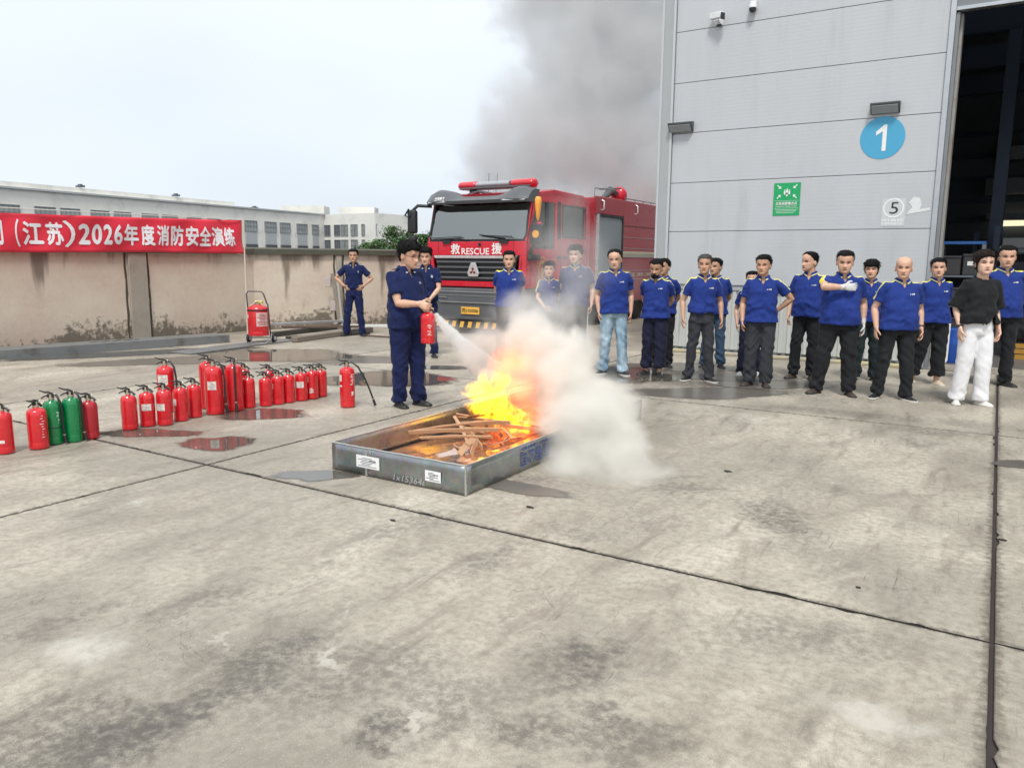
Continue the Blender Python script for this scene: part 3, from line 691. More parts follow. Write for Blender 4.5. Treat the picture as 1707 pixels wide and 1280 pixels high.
# cab shell: hollow so that the windscreen shows a dim interior
side = [(0, .98), (0, 1.93), (.20, 2.66), (.42, 2.93), (1.1, 3.02), (2.45, 2.98), (2.72, 2.86), (2.80, 2.6), (2.82, .98)]
sidef = lambda y, z, x: (x, y, z)
for sx in (-1, 1):
    # side wall built from strips round the two window openings
    c = MB(); x0, x1 = (HW - .05, HW) if sx > 0 else (-HW, -HW + .05)
    c.prism([(0, .98), (0, 1.93), (.06, 2.16), (.30, 1.78), (1.2, 1.78), (1.2, .98)], x0, x1, sidef)
    c.prism([(.06, 2.16), (.20, 2.66), (.44, 2.89), (1.1, 2.98), (1.2, 2.98), (1.2, 2.74), (.34, 2.74)], x0, x1, sidef)
    c.prism([(.061, 2.16), (.30, 1.781), (.36, 1.781), (.14, 2.2), (.40, 2.739), (.34, 2.739)], x0, x1, sidef)
    c.prism([(1.2, .98), (1.2, 2.98), (1.46, 2.98), (1.46, .98)], x0, x1, sidef)
    c.prism([(1.461, .98), (1.461, 2.03), (2.82, 2.03), (2.82, .98)], x0, x1, sidef)
    c.prism([(1.461, 2.73), (1.461, 2.98), (2.43, 2.945), (2.69, 2.83), (2.74, 2.73)], x0, x1, sidef)
    c.prism([(2.58, 2.031), (2.58, 2.729), (2.76, 2.729), (2.81, 2.6), (2.82, 2.031)], x0, x1, sidef)
    c.build("cab_side", red, tk, bevel=.006)
    xg = sx * (HW - .03)
    g = MB(); g.prism([(.30, 1.79), (.36, 1.79), (1.19, 1.79), (1.19, 2.735), (.40, 2.735), (.15, 2.2)], xg - .004, xg + .004, sidef); gw = g.build("door_window", wglass, tk)
    g = MB(); xo = sx * (HW + .003)
    g.prism([(.80, 1.79), (.86, 1.79), (.86, 2.73), (.80, 2.73)], xg, xo + .004, sidef); g.build("window_divider", black, gw)
    g = MB(); g.prism([(1.48, 2.04), (2.56, 2.04), (2.56, 2.72), (1.48, 2.72)], xg - .004, xg + .004, sidef); gw = g.build("rear_door_window", wglass, tk)
    g = MB()
    for p in ([(1.46, 2.03), (2.58, 2.03), (2.58, 2.06), (1.46, 2.06)], [(1.46, 2.70), (2.58, 2.70), (2.58, 2.73), (1.46, 2.73)], [(1.46, 2.06), (1.49, 2.06), (1.49, 2.70), (1.46, 2.70)], [(2.55, 2.06), (2.58, 2.06), (2.58, 2.70), (2.55, 2.70)]):
        g.prism(p, xo - .006, xo + .006, sidef)
    g.build("window_seal", black, gw)
    g = MB(); g.prism([(1.25, 2.0), (1.40, 2.0), (1.40, 2.78), (1.25, 2.78)], xo - .004, xo + .004, sidef); g.build("pillar_panel", black, tk)
    g = MB()
    for y_ in (1.43, 2.66): g.prism([(y_, 1.02), (y_ + .014, 1.02), (y_ + .014, 2.02), (y_, 2.02)], xo - .004, xo + .001, sidef)
    g.prism([(.14, 1.0), (.155, 1.0), (.155, 1.75), (.14, 1.75)], xo - .004, xo + .001, sidef)
    g.build("door_seam", black, tk)
    g = MB()
    for y_ in (1.22, 1.52): g.prism([(y_, 1.58), (y_ + .18, 1.58), (y_ + .18, 1.64), (y_, 1.64)], xo, xo + sx * .03, sidef)
    g.build("door_handle", black, tk, bevel=.008)
    # lower cab: steps and wheel arch
    g = MB(); arch = [(.02, .97), (.02, .42), (.45, .42), (.62, .42)] + [(1.25 + .64 * math.cos(a), .50 + .60 * math.sin(a)) for a in [PI - .2 - i * (PI - .4) / 10 for i in range(11)]] + [(1.95, .42), (2.82, .42), (2.82, .97)]
    arch = [p for p in arch if p[1] <= .97 or True]; arch = [(y, min(z, .97)) for y, z in arch]
    g.prism(arch, sx * (HW - .10), sx * (HW - .02), sidef); g.build("cab_skirt", dgrey, tk)
    g = MB(); g.box(min(sx * HW, sx * (HW - .2)), max(sx * HW, sx * (HW - .2)), 2.05, 2.7, .45, .50).box(min(sx * HW, sx * (HW - .2)), max(sx * HW, sx * (HW - .2)), 2.05, 2.7, .72, .77); g.build("step", alu, tk)
# roof, floor, rear bulkhead, front lower panel
c = MB(); rings = []
for x in (-HW - .006, -HW + .03, -.9, 0, .9, HW - .03, HW + .006):
    e = 0 if abs(x) < 1.23 else .02
    rings.append([(x, .40, 2.93 - e), (x, 1.1, 3.025 - e), (x, 2.45, 2.99 - e), (x, 2.73, 2.87 - e), (x, 2.70, 2.80), (x, 2.42, 2.90), (x, 1.1, 2.93), (x, .44, 2.85)])
c.loft(rings); c.build("roof", red, tk, smooth=40)
MB().box(-HW + .05, HW - .05, 2.76, 2.81, .98, 2.82).build("rear_bulkhead", M("cab_lining", (.42, .44, .44), .8), tk)
MB().box(-HW + .05, HW - .05, .06, 2.76, .93, 1.0).build("cab_floor", black, tk)
MB().box(-HW + .05, HW - .05, .06, .5, 1.62, 1.80).build("dashboard", dgrey, tk, bevel=.03)
seatm = M("seat_cloth", (.05, .055, .06), .9)
for x in (-.68, .68): MB().box(x - .25, x + .25, .95, 1.12, 1.5, 2.35).box(x - .13, x + .13, .97, 1.09, 2.36, 2.6).build("seat", seatm, tk, bevel=.05, seg=2)
MB().lathe([(.21, -.015), (.235, 0), (.21, .015), (.19, 0), (.21, -.015)], (.66, .6, 1.9), 28, axis="y").build("steering_wheel", black, tk, smooth=60)
# front skin between screen and bumper
c = MB(); c.box(-HW + .0, HW - .0, -.03, .02, 1.64, 1.925); fp = c.build("front_panel", red, tk, bevel=.012, seg=2)
c = MB(); c.box(-HW + .29, -HW + .30, -.033, -.02, 1.65, 1.92).box(HW - .30, HW - .29, -.033, -.02, 1.65, 1.92)
for x in (-.72, .72): c.box(x - .1, x + .1, -.06, -.02, 1.88, 1.96)
c.lathe([(.035, -.045), (.04, -.03), (.001, -.03)], (.12, 0, 1.86), 16, axis="y"); c.build("panel_seam", black, fp)
for sx in (-1, 1):
    c = MB(); fn = lambda u, z, d: (sx * u, d, z)
    c.prism([(1.04, .98), (HW, .98), (HW, 1.635), (1.10, 1.635)], -.05, .02, fn); c.build("corner_panel", red, tk, bevel=.012)
    c = MB(); c.prism([(1.13, 1.05), (1.145, 1.05), (1.165, 1.55), (1.15, 1.55)], -.054, -.045, fn); c.build("corner_seam", black, tk)
c = MB(); c.box(-1.04, 1.04, -.055, .02, .985, 1.10); c.build("lower_panel", red, tk, bevel=.012)
text("lettering", "救", white_t, (-.62, -.031, 1.66), (.24, 0, 0), (0, 0, .22), tk, bold=.02)
text("lettering", "RESCUE", white_t, (-.34, -.031, 1.655), (.70, 0, 0), (0, 0, .135), tk, bold=.012)
text("lettering", "援", white_t, (.42, -.031, 1.665), (.25, 0, 0), (0, 0, .23), tk, bold=.02)
c = MB(); c.prism([(-1.02, 1.575), (1.02, 1.575), (1.05, 1.632), (-1.05, 1.632)], -.085, -.01, lambda x, z, y: (x, y, z)); c.build("silver_trim", silver, tk, bevel=.01)
# grille
c = MB(); c.prism([(-.92, 1.105), (.92, 1.105), (1.03, 1.57), (-1.03, 1.57)], -.02, .02, lambda x, z, y: (x, y, z)); gr = c.build("grille", black, tk)
for i, z in enumerate((1.17, 1.28, 1.39, 1.50)):
    w = .90 + (z - 1.1) * .2
    c = MB(); c.prism([(-w, z - .018), (w, z - .018), (w + .005, z + .022), (-w - .005, z + .022)], -.07, -.02, lambda x, zz, y: (x, y, zz)); c.build("slat", dgrey, gr, bevel=.006)
# emblem: silver truncated triangle with a three-armed mark
c = MB(); c.prism([(-.115, 1.20), (.115, 1.20), (.145, 1.27), (.055, 1.49), (-.055, 1.49), (-.145, 1.27)], -.11, -.065, lambda x, z, y: (x, y, z)); em_o = c.build("front_emblem", silver, tk, bevel=.012, seg=2)
c = MB()
for k in range(3):
    a = PI / 2 + k * 2 * PI / 3; cx, cz = 0, 1.31; p = lambda q, e: (cx + .6 * q * math.cos(a + e), cz + .6 * q * math.sin(a + e))
    c.prism([p(.03, .9), p(.11, .42), p(.135, 0), p(.11, -.42), p(.03, -.9)], -.114, -.109, lambda x, z, y: (x, y, z))
c.build("emblem_mark", M("emblem_dark", (.16, .02, .025), .4), em_o)
# windscreen
def ws(x, z, d=0):   # point on the raked screen plane
    t = (z - 1.93) / (2.66 - 1.93); return (x, .01 + .19 * t - d, z)
c = MB()
out = [(-1.17, 1.95), (1.17, 1.95), (1.22, 2.05), (1.19, 2.68), (-1.19, 2.68), (-1.22, 2.05)]
c.add([ws(x, z, .006) for x, z in out] + [ws(x, z, -.0) for x, z in out], [(0, 1, 2, 3, 4, 5), (11, 10, 9, 8, 7, 6)] + [(i, i + 6, (i + 1) % 6 + 6, (i + 1) % 6) for i in range(6)]); wso = c.build("windscreen", wglass, tk)
c = MB()
def strip(a, b, w, d=.015):
    c.bar(ws(*a, d), ws(*b, d), w, .025, up=(0, 1, 0))
for a, b in ((0, 1), (1, 2), (2, 3), (4, 5), (5, 0)): strip(out[a], out[b], .045)
c.build("screen_seal", black, wso)
for sx in (-1, 1):
    c = MB(); c.prism([(1.20, 1.93), (HW, 1.93), (HW, 2.72), (1.19, 2.72)], 0, 1, lambda x, z, d: ws(sx * x, z, .02 - d * .06)); c.build("screen_pillar", red, tk, bevel=.01)
c = MB(); c.tube([ws(-.9, 1.97, .05), ws(-.45, 1.99, .05), ws(-.15, 1.95, .05)], .012, 6); c.tube([ws(-1.15, 2.0, .05), ws(-.35, 2.03, .05)], .008, 6)
c.tube([ws(.1, 2.06, .05), ws(.75, 1.98, .05)], .012, 6); c.tube([ws(.15, 2.05, .05), ws(.9, 2.02, .05)], .008, 6); c.build("wiper", black, tk)
# things seen through the screen: pale rear window and curtain
# sun visor / wind deflector, two lobes rising to the sides
c = MB(); rings = []
for i in range(33):
    x = -HW - .02 + (2 * HW + .04) * i / 32; u = abs(x) / HW
    zt = 2.86 + .17 * (1 / (1 + math.exp(-(u - .55) * 14))) - .05 * max(0, u - .86) * 7
    yb = .03 + .25 * max(0, u - .85) * 2
    rings.append([(x, yb - .10, 2.70), (x, yb - .13, 2.76), (x, yb + .02, zt - .06), (x, yb + .16, zt), (x, .46, zt - .01), (x, .30, 2.72)])
c.loft(rings); c.build("sun_visor", dgrey, tk, smooth=45)
for sx in (-1, 1):
    c = MB(); c.prism([(.70, 2.735), (1.21, 2.735), (1.21, 2.875), (.98, 2.84), (.80, 2.80)], 0, 1, lambda x, z, d: (sx * x, -.118 + (z - 2.73) * .9 - .008 + d * .004 + .25 * max(0, x / HW - .85) * 2, z)); c.build("marker_lamp", M("lamp_clear", (.50, .52, .54), .15, var=.08), tk)
text("lettering", "中国重汽", white_t, (-.98, -.118, 2.79), (.25, 0, 0), (0, .035, .055), tk, bold=.02, lift=.004)
text("lettering", "SINOTRUK", white_t, (-.98, -.134, 2.765), (.25, 0, 0), (0, .012, .02), tk, lift=.004)
# light bar
lb = MB(); lb.box(-.9, .9, .66, .98, 3.06, 3.10); lbo = lb.build("light_bar", dgrey, tk, bevel=.01)
lens_r = M("red_lens", (.60, .015, .03), .18, var=.15, vs=20, coat=1); lens_c = M("clear_lens", (.42, .43, .45), .2, var=.5, vs=26, stretch=(3, 1, 1), metal=.4)
for x0, x1, mt, nm in ((-.98, -.48, lens_r, "red_lens"), (.38, .98, lens_r, "red_lens"), (-.475, .375, lens_c, "clear_lens")):
    c = MB(); h = .095 if nm == "red_lens" else .075
    rings = []
    for x, q in ((x0, .55), (x0 + .04, .92), (x0 + .08, 1), (x1 - .08, 1), (x1 - .04, .92), (x1, .55)) if nm == "red_lens" else ((x0, 1), (x1, 1)):
        rings.append([(x, .82 + .15 * q * math.cos(a), 3.15 + h * q * math.sin(a)) for a in [2 * PI * k / 16 for k in range(16)]])
    c.loft(rings); c.build(nm, mt, lbo, smooth=50)
for x in (-.6, .6): MB().box(x - .05, x + .05, .7, .95, 2.98, 3.07).build("bar_foot", black, lbo)
c = MB(); c.tube([(-.35, 1.0, 3.0), (-.35, 1.02, 3.42)], .007, 5); c.tube([(-.15, 1.0, 3.0), (-.13, 1.02, 3.40)], .006, 5); c.tube([(-.6, .6, 2.94), (-.3, .55, 3.0), (0, .6, 2.94)], .03, 6); c.build("antenna", dgrey, tk)
# bumper
c = MB(); c.box(-HW - .01, HW + .01, -.20, .35, .30, .96); c.build("bumper", dgrey, tk, bevel=.03, seg=2)
c = MB(); c.box(-HW + .05, HW - .05, -.16, .2, .10, .295); c.build("bumper_valance", black, tk, bevel=.01)
c = MB(); c.box(-1.2, 1.2, -.212, -.2, .875, .90).box(-1.22, 1.22, -.208, -.2, .80, .81).box(-.78, .78, -.225, -.2, .655, .675)
c.tube([(-.78, -.21, .67), (-.86, -.21, .72), (-.80, -.21, .76), (-.6, -.21, .755)], .01, 6); c.tube([(.78, -.21, .67), (.86, -.21, .72), (.80, -.21, .76), (.6, -.21, .755)], .01, 6)
c.build("bumper_ridge", M("bumper_edge", (.30, .31, .32), .35, metal=.3), tk)
for sx in (-1, 1):
    for z0, z1, w in ((.72, .86, .14), (.48, .60, .22), (.30, .36, .18)):
        x0, x1 = (HW - .06 - w, HW - .06) if sx > 0 else (-HW + .06, -HW + .06 + w)
        MB().box(x0, x1, -.225, -.19, z0, z1).build("headlight", head_m, tk, bevel=.015, seg=2)
c = MB(); c.box(-.22, .24, -.228, -.205, .42, .57); pl = c.build("number_plate", yel, tk, bevel=.006)
text("plate_lettering", "苏J·03006", black_p, (-.195, -.229, .445), (.41, 0, 0), (0, 0, .10), pl, bold=.012)
for i in range(9):
    x = -.92 + i * .205
    c = MB(); c.prism([(x, .135), (x + .095, .135), (x + .13, .26), (x + .035, .26)], -.172, -.162, lambda a, z, y: (a, y, z)); c.build("reflector_stripe", yel, tk)
# mirrors
for sx in (-1, 1):
    c = MB(); c.tube([(sx * 1.22, .10, 2.68), (sx * 1.45, -.10, 2.69), (sx * 1.55, -.16, 2.58)], .035, 8); c.build("mirror_arm", black, tk, smooth=50) if sx < 0 else None
    if sx < 0:
        c = MB(); c.bar((-1.55, -.16, 2.60), (-1.55, -.16, 2.10), .22, .14, up=(0, 1, 0)); c.bar((-1.55, -.16, 2.06), (-1.55, -.16, 1.86), .2, .14, up=(0, 1, 0)); c.build("wing_mirror", black, tk, bevel=.05, seg=3, smooth=50)
        c = MB(); c.tube([(-1.6, -.22, 2.62), (-1.68, -.26, 2.48), (-1.58, -.26, 2.44), (-1.52, -.2, 2.58)], .02, 6); c.build("mirror_loop", black, tk)
    else:
        c = MB(); c.tube([(1.26, .12, 1.66), (1.34, .02, 1.76), (1.48, -.02, 1.92)], [.06, .04, .03], 8); c.bar((1.24, .02, 1.60), (1.24, .42, 1.60), .18, .12); c.build("mirror_arm", black, tk, smooth=50, bevel=.02)
        c = MB(); c.bar((1.52, -.04, 1.86), (1.52, -.04, 2.26), .30, .16, up=(0, 1, 0)); mo = c.build("wing_mirror", black, tk, bevel=.05, seg=3, smooth=50)
        c = MB(); c.lathe([(.075, -.022), (.075, -.005), (.001, -.005)], (1.52, -.11, 2.06), 24, axis="y"); c.build("orange_reflector", M("orange_lens", (.85, .38, .03), .3), mo)
        c = MB(); c.lathe([(.001, 0), (.025, .02), (.04, .1), (.065, .32), (.068, .42), (.045, .47), (.001, .48)], (1.52, -.04, 2.31), 18); c.build("orange_marker", M("orange_marker", (.85, .36, .04), .4), mo, smooth=60)
        c = MB(); c.lathe([(.001, -.05), (.05, -.04), (.06, 0), (.045, .02), (.001, .03)], (1.54, -.02, 2.27), 16); c.build("marker_base", red, mo, smooth=60)
# door emblem
xo = HW + .002
c = MB(); ey, ez = .62, 1.31
ringf = lambda R0, R1, n=40: [[(xo + d, ey + r * .78 * math.cos(t), ez + r * 1.0 * math.sin(t)) for (r, d) in ((R0, 0), (R0, .006), (R1, .006), (R1, 0))] for t in [2 * PI * k / n for k in range(n + 1)]]
gold = M("emblem_gold", (.62, .42, .10), .35, metal=.4); c.loft(ringf(.17, .225), caps=False)
c.lathe([(.05, 0), (.05, .007), (.001, .008)], (xo, ey, ez + .04), 20, axis="x"); c.bar((xo + .003, ey, ez - .13), (xo + .003, ey, ez + .0), .09, .006, up=(1, 0, 0)); c.build("door_emblem", gold, tk, smooth=40)
c = MB()
for k in range(10):
    t = PI * (.12 + .76 * k / 9); y_, z_ = ey + .245 * math.cos(t), ez + .30 * math.sin(t); c.box(xo, xo + .004, y_ - .018, y_ + .018, z_ - .02, z_ + .02)
for k in range(4): c.box(xo, xo + .004, ey - .15 + k * .085, ey - .11 + k * .085, ez - .34, ez - .29)
c.build("emblem_lettering", gold, tk)
c = MB(); c.box(xo, xo + .003, .80, 1.22, 1.565, 1.572); c.build("door_line", cream, tk)
# body
BY0, BY1 = 3.02, 9.2
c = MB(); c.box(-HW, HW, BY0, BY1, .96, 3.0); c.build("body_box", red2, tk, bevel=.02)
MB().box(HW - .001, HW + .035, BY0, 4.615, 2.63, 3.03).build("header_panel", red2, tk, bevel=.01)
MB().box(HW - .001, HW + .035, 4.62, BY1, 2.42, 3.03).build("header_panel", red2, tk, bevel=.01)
for y0, y1 in ((3.20, 4.55),):
    MB().box(HW - .0, HW + .02, y0, y1, .75, 2.57).build("roller_shutter", shut_m, tk)
    c = MB(); [c.box(HW + .02, HW + .027, y0 + .02, y1 - .02, z, z + .05) for z in [.80 + .06 * i for i in range(29)]]; o = c.build("shutter_slat", shut_m, tk); 
    c = MB(); c.box(HW, HW + .06, y0 - .08, y0 - .001, .75, 2.62); c.build("shutter_rail", silver, tk, bevel=.006)
    c = MB(); c.box(HW, HW + .05, y1 + .001, y1 + .05, .75, 2.62); c.box(HW, HW + .05, y0, y1, 2.571, 2.62); c.build("shutter_frame", black, tk, bevel=.006)
zz = [2.40, 2.13, 1.86, 1.60, 1.30, 1.08, .55]
for i in range(len(zz) - 1):
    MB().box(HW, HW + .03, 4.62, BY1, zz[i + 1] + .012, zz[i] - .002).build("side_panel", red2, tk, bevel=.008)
c = MB(); [c.box(HW + .025, HW + .036, 4.62, BY1, z - .004, z + .008) for z in (2.13, 1.86, 1.30, 1.08)]; c.build("trim_line", M("pinstripe", (.62, .45, .45), .4), tk)
c = MB(); c.box(HW + .03, HW + .034, 4.62, BY1, 1.64, 1.78); c.build("reflective_band", M("band_grey", (.42, .40, .33), .5), tk)
c = MB(); c.box(HW + .0345, HW + .0375, 4.62, BY1, 1.72, 1.785); c.build("reflective_band", cream, tk)
text("side_lettering", "江苏消防救援", cream, (HW + .03, 5.0, 1.15), (0, 3.2, 0), (0, 0, .10), tk, bold=.02)
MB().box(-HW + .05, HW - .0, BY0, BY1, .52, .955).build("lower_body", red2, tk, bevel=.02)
for y_ in (3.35, 5.35):
    c = MB(); pts = [(HW + .04, y_ - .09, 2.78), (HW + .09, y_ - .09, 2.8), (HW + .09, y_ - .09, 2.92), (HW + .04, y_ - .09, 2.95)]
    c.tube([(HW + .03, y_, 2.72), (HW + .09, y_, 2.74), (HW + .09, y_, 2.92), (HW + .03, y_, 2.95)], .022, 8); c.build("grab_handle", silver, tk, smooth=60)
    MB().box(HW + .0, HW + .045, y_ + .04, y_ + .12, 2.72, 2.95).build("handle_plate", red, tk, bevel=.02)
# roof gear
c = MB(); [c.tube([(HW - .08, y_, 3.0), (HW - .08, y_, 3.1)], .014, 6) for y_ in np.arange(5.0, 9.2, .55)]; c.tube([(HW - .08, 4.9, 3.1), (HW - .08, 9.2, 3.1)], .014, 6); c.tube([(HW - .08, 3.15, 3.0), (HW - .08, 3.2, 3.22), (HW - .08, 4.3, 3.25)], .014, 6); c.build("roof_rail", M("rail_steel", (.25, .26, .27), .4, metal=.5), tk)
wc_m = MB(); wc_m.lathe([(.001, -.02), (.12, 0), (.2, .05), (.22, .14), (.18, .24), (.1, .28), (.001, .28)], (HW - .35, 5.0, 3.20), 22, axis="y"); wc_m.build("spotlight", red, tk, smooth=60)
c = MB(); c.cyl((HW - .35, 5.1, 2.95), (HW - .35, 5.1, 3.15), .06); c.tube([(HW - .35, 4.0, 3.02), (HW - .35, 4.35, 3.12), (HW - .35, 4.6, 3.28), (HW - .35, 4.9, 3.22)], [.05, .08, .1, .09], 12); c.tube([(HW - .5, 4.3, 3.3), (HW - .2, 4.9, 3.34)], .02, 6); c.build("water_cannon", dgrey, tk, smooth=50)
# chassis and wheels
MB().box(-.45, .45, .3, 9.0, .55, .80).build("chassis", black, tk)
for sx in (-1, 1):
    for y_ in (1.25, 5.9, 7.25):
        c = MB(); c.lathe([(.30, -.14), (.46, -.15), (.51, -.11), (.52, 0), (.51, .11), (.46, .15), (.30, .14)], (sx * 1.02, y_, .52), 36, axis="x"); w_ = c.build("wheel", rubber, tk, smooth=45)
        c = MB(); c.lathe([(.001, .04), (.12, .06), (.14, .10), (.24, .02), (.30, .10), (.305, .12), (.305, -.12), (.001, -.12)] if sx > 0 else [(.001, -.04), (.12, -.06), (.14, -.10), (.24, -.02), (.30, -.10), (.305, -.12), (.305, .12), (.001, .12)], (sx * 1.02, y_, .52), 30, axis="x"); c.build("rim", M("rim_red_grey", (.20, .05, .05), .5), w_, smooth=40)
MB().box(-HW + .1, HW - .1, 3.1, 5.0, .30, .52).build("tool_locker", black, tk)
# ================================================================== red banner on poles
def banner_mat():
    m, nt, b = new_mat("banner_red"); n = noise_n(nt, 2.2, 3, .5, (1, .6, 2))
    nt.links.new(mixc(nt, n.outputs[0], (.66, .012, .035), (.78, .02, .05)), b.inputs["Base Color"])
    b.inputs["Roughness"].default_value = .55; b.inputs["Sheen Weight"].default_value = .2
    return m
ban_r = banner_mat(); ban_w = M("banner_white", (.82, .78, .80), .6, var=.03)
BX, BYa, BYb = -12.95, -3.0, 10.51
def ban_z(y):   # lower and upper hem
    t = (y - 5.5) / (10.5 - 5.5)
    lo = 1.615 + .03 * t; t = max(-.3, t); hi = 2.20 + .092 * t - .012 * math.sin(PI * min(1, max(0, t)))
    return lo + .008 * math.sin(y * 1.7), hi
def ban_x(y, z): return BX + .035 * math.sin(y * 1.1 + z * 2) + .022 * math.sin(y * 3.7 + z * 5) + .012 * math.sin(y * 8 - z * 9)
bn = root("banner", (0, 0, 0), "long red cloth banner with white Chinese lettering strung along the wall", "banner")
ny, nz = 220, 14; v = []; f = []
for i in range(ny + 1):
    y = BYa + (BYb - BYa) * i / ny; lo, hi = ban_z(y)
    for j in range(nz + 1):
        z = lo + (hi - lo) * j / nz; v.append((ban_x(y, z), y, z))
for i in range(ny):
    for j in range(nz): a_ = i * (nz + 1) + j; f.append((a_, a_ + nz + 1, a_ + nz + 2, a_ + 1))
me = bpy.data.meshes.new("cloth"); me.from_pydata(v, [], f); me.materials.append(ban_r); me.polygons.foreach_set("use_smooth", [True] * len(f))
cl = link("cloth", me, bn); sol = cl.modifiers.new("thickness", "SOLIDIFY"); sol.thickness = .002; sol.offset = -1
chars = [("司", -14, 6), ("（", 14, 34), ("江", 38, 74), ("苏", 79, 108), ("）", 108, 128), ("2", 133, 153), ("0", 155, 171), ("2", 173, 187), ("6", 189, 203), ("年", 205, 230), ("度", 234, 257),
         ("消", 261, 281), ("防", 284, 305), ("安", 308, 328), ("全", 329, 349), ("演", 350, 371), ("练", 372, 391)]
def onX(px, py, X):
    d = ray(px, py); t = X / d[0]; return Vector((X, d[1] * t, d[2] * t + CAM_H))
for ch, p0, p1 in chars:
    y0, y1 = onX(p0, 395, BX).y, onX(p1, 395, BX).y
    if ch == "（": y0 += .10
    zc = (ban_z(y0)[0] + ban_z(y0)[1]) / 2; hgt = .37 if ch not in "2026" else .34
    if ch in "（）": hgt = .43
    V, Fs = text_geo(ch, .01 if ch in "（）" else .034 if ch not in "2026" else .035)
    vs = []
    for p in V:
        y = y0 + (y1 - y0) * p[0]; z = zc - hgt / 2 + hgt * p[1]; vs.append((ban_x(y, z) + .006 + p[2], y, z))
    me = bpy.data.meshes.new("letter"); me.from_pydata(vs, [], Fs); me.materials.append(ban_w); link("letter", me, bn)
rope_m = M("white_rope", (.62, .60, .55), .8)
c = MB(); c.tube([(BX, BYb + .02, 2.30), (BX, 3, 2.27), (BX, BYa, 2.27)], .008, 6); c.tube([(BX + .02, BYb + .03, 1.65), (BX + .01, BYb - .12, 1.64)], .008, 6); c.tube([(BX + .02, BYb + .03, 1.60), (BX + .0, BYb - .20, 1.645)], .006, 6); c.build("cord", rope_m, bn)
tag(MB().tube([gp(413, 559), (BX - .0, BYb + .04, 2.33)], [.017, .013], 10).build("banner_pole", M("bamboo_pole", (.58, .50, .42), .6, var=.15, stretch=(1, 1, .3)), smooth=60), "thin pale pole holding up the right end of the red banner", "pole")

# ================================================================== fire extinguishers
ext_r = M("extinguisher_red", (.60, .010, .018), .22, var=.06, vs=9, coat=.7, dirt=(.40, .012, .02), ds=10, dth=(.62, .8))
ext_rd = M("extinguisher_dark_red", (.40, .010, .02), .3, var=.08, vs=9, coat=.4)
ext_g = M("extinguisher_green", (.0, .19, .055), .25, var=.06, vs=9, coat=.6)
blk = M("black_plastic", (.015, .015, .017), .4, var=.1)
brass = M("valve_metal", (.50, .46, .36), .3, metal=.7)
lab_m = M("paper_label", (.68, .65, .60), .7, var=.06, dirt=(.50, .44, .38), ds=30, dth=(.55, .8)); print_m = M("label_print", (.30, .28, .27), .7)
gauge_m = M("gauge_face", (.12, .35, .10), .3)
def cyl_patch(r, a0, a1, z0, z1, lift=.0012, n=8):
    c = MB(); v = []
    for i in range(n + 1):
        a = a0 + (a1 - a0) * i / n
        for z in (z0, z1): v.append(((r + lift) * math.sin(a), -(r + lift) * math.cos(a), z))
    c.add(v, [(2 * i, 2 * i + 2, 2 * i + 3, 2 * i + 1) for i in range(n)]); return c
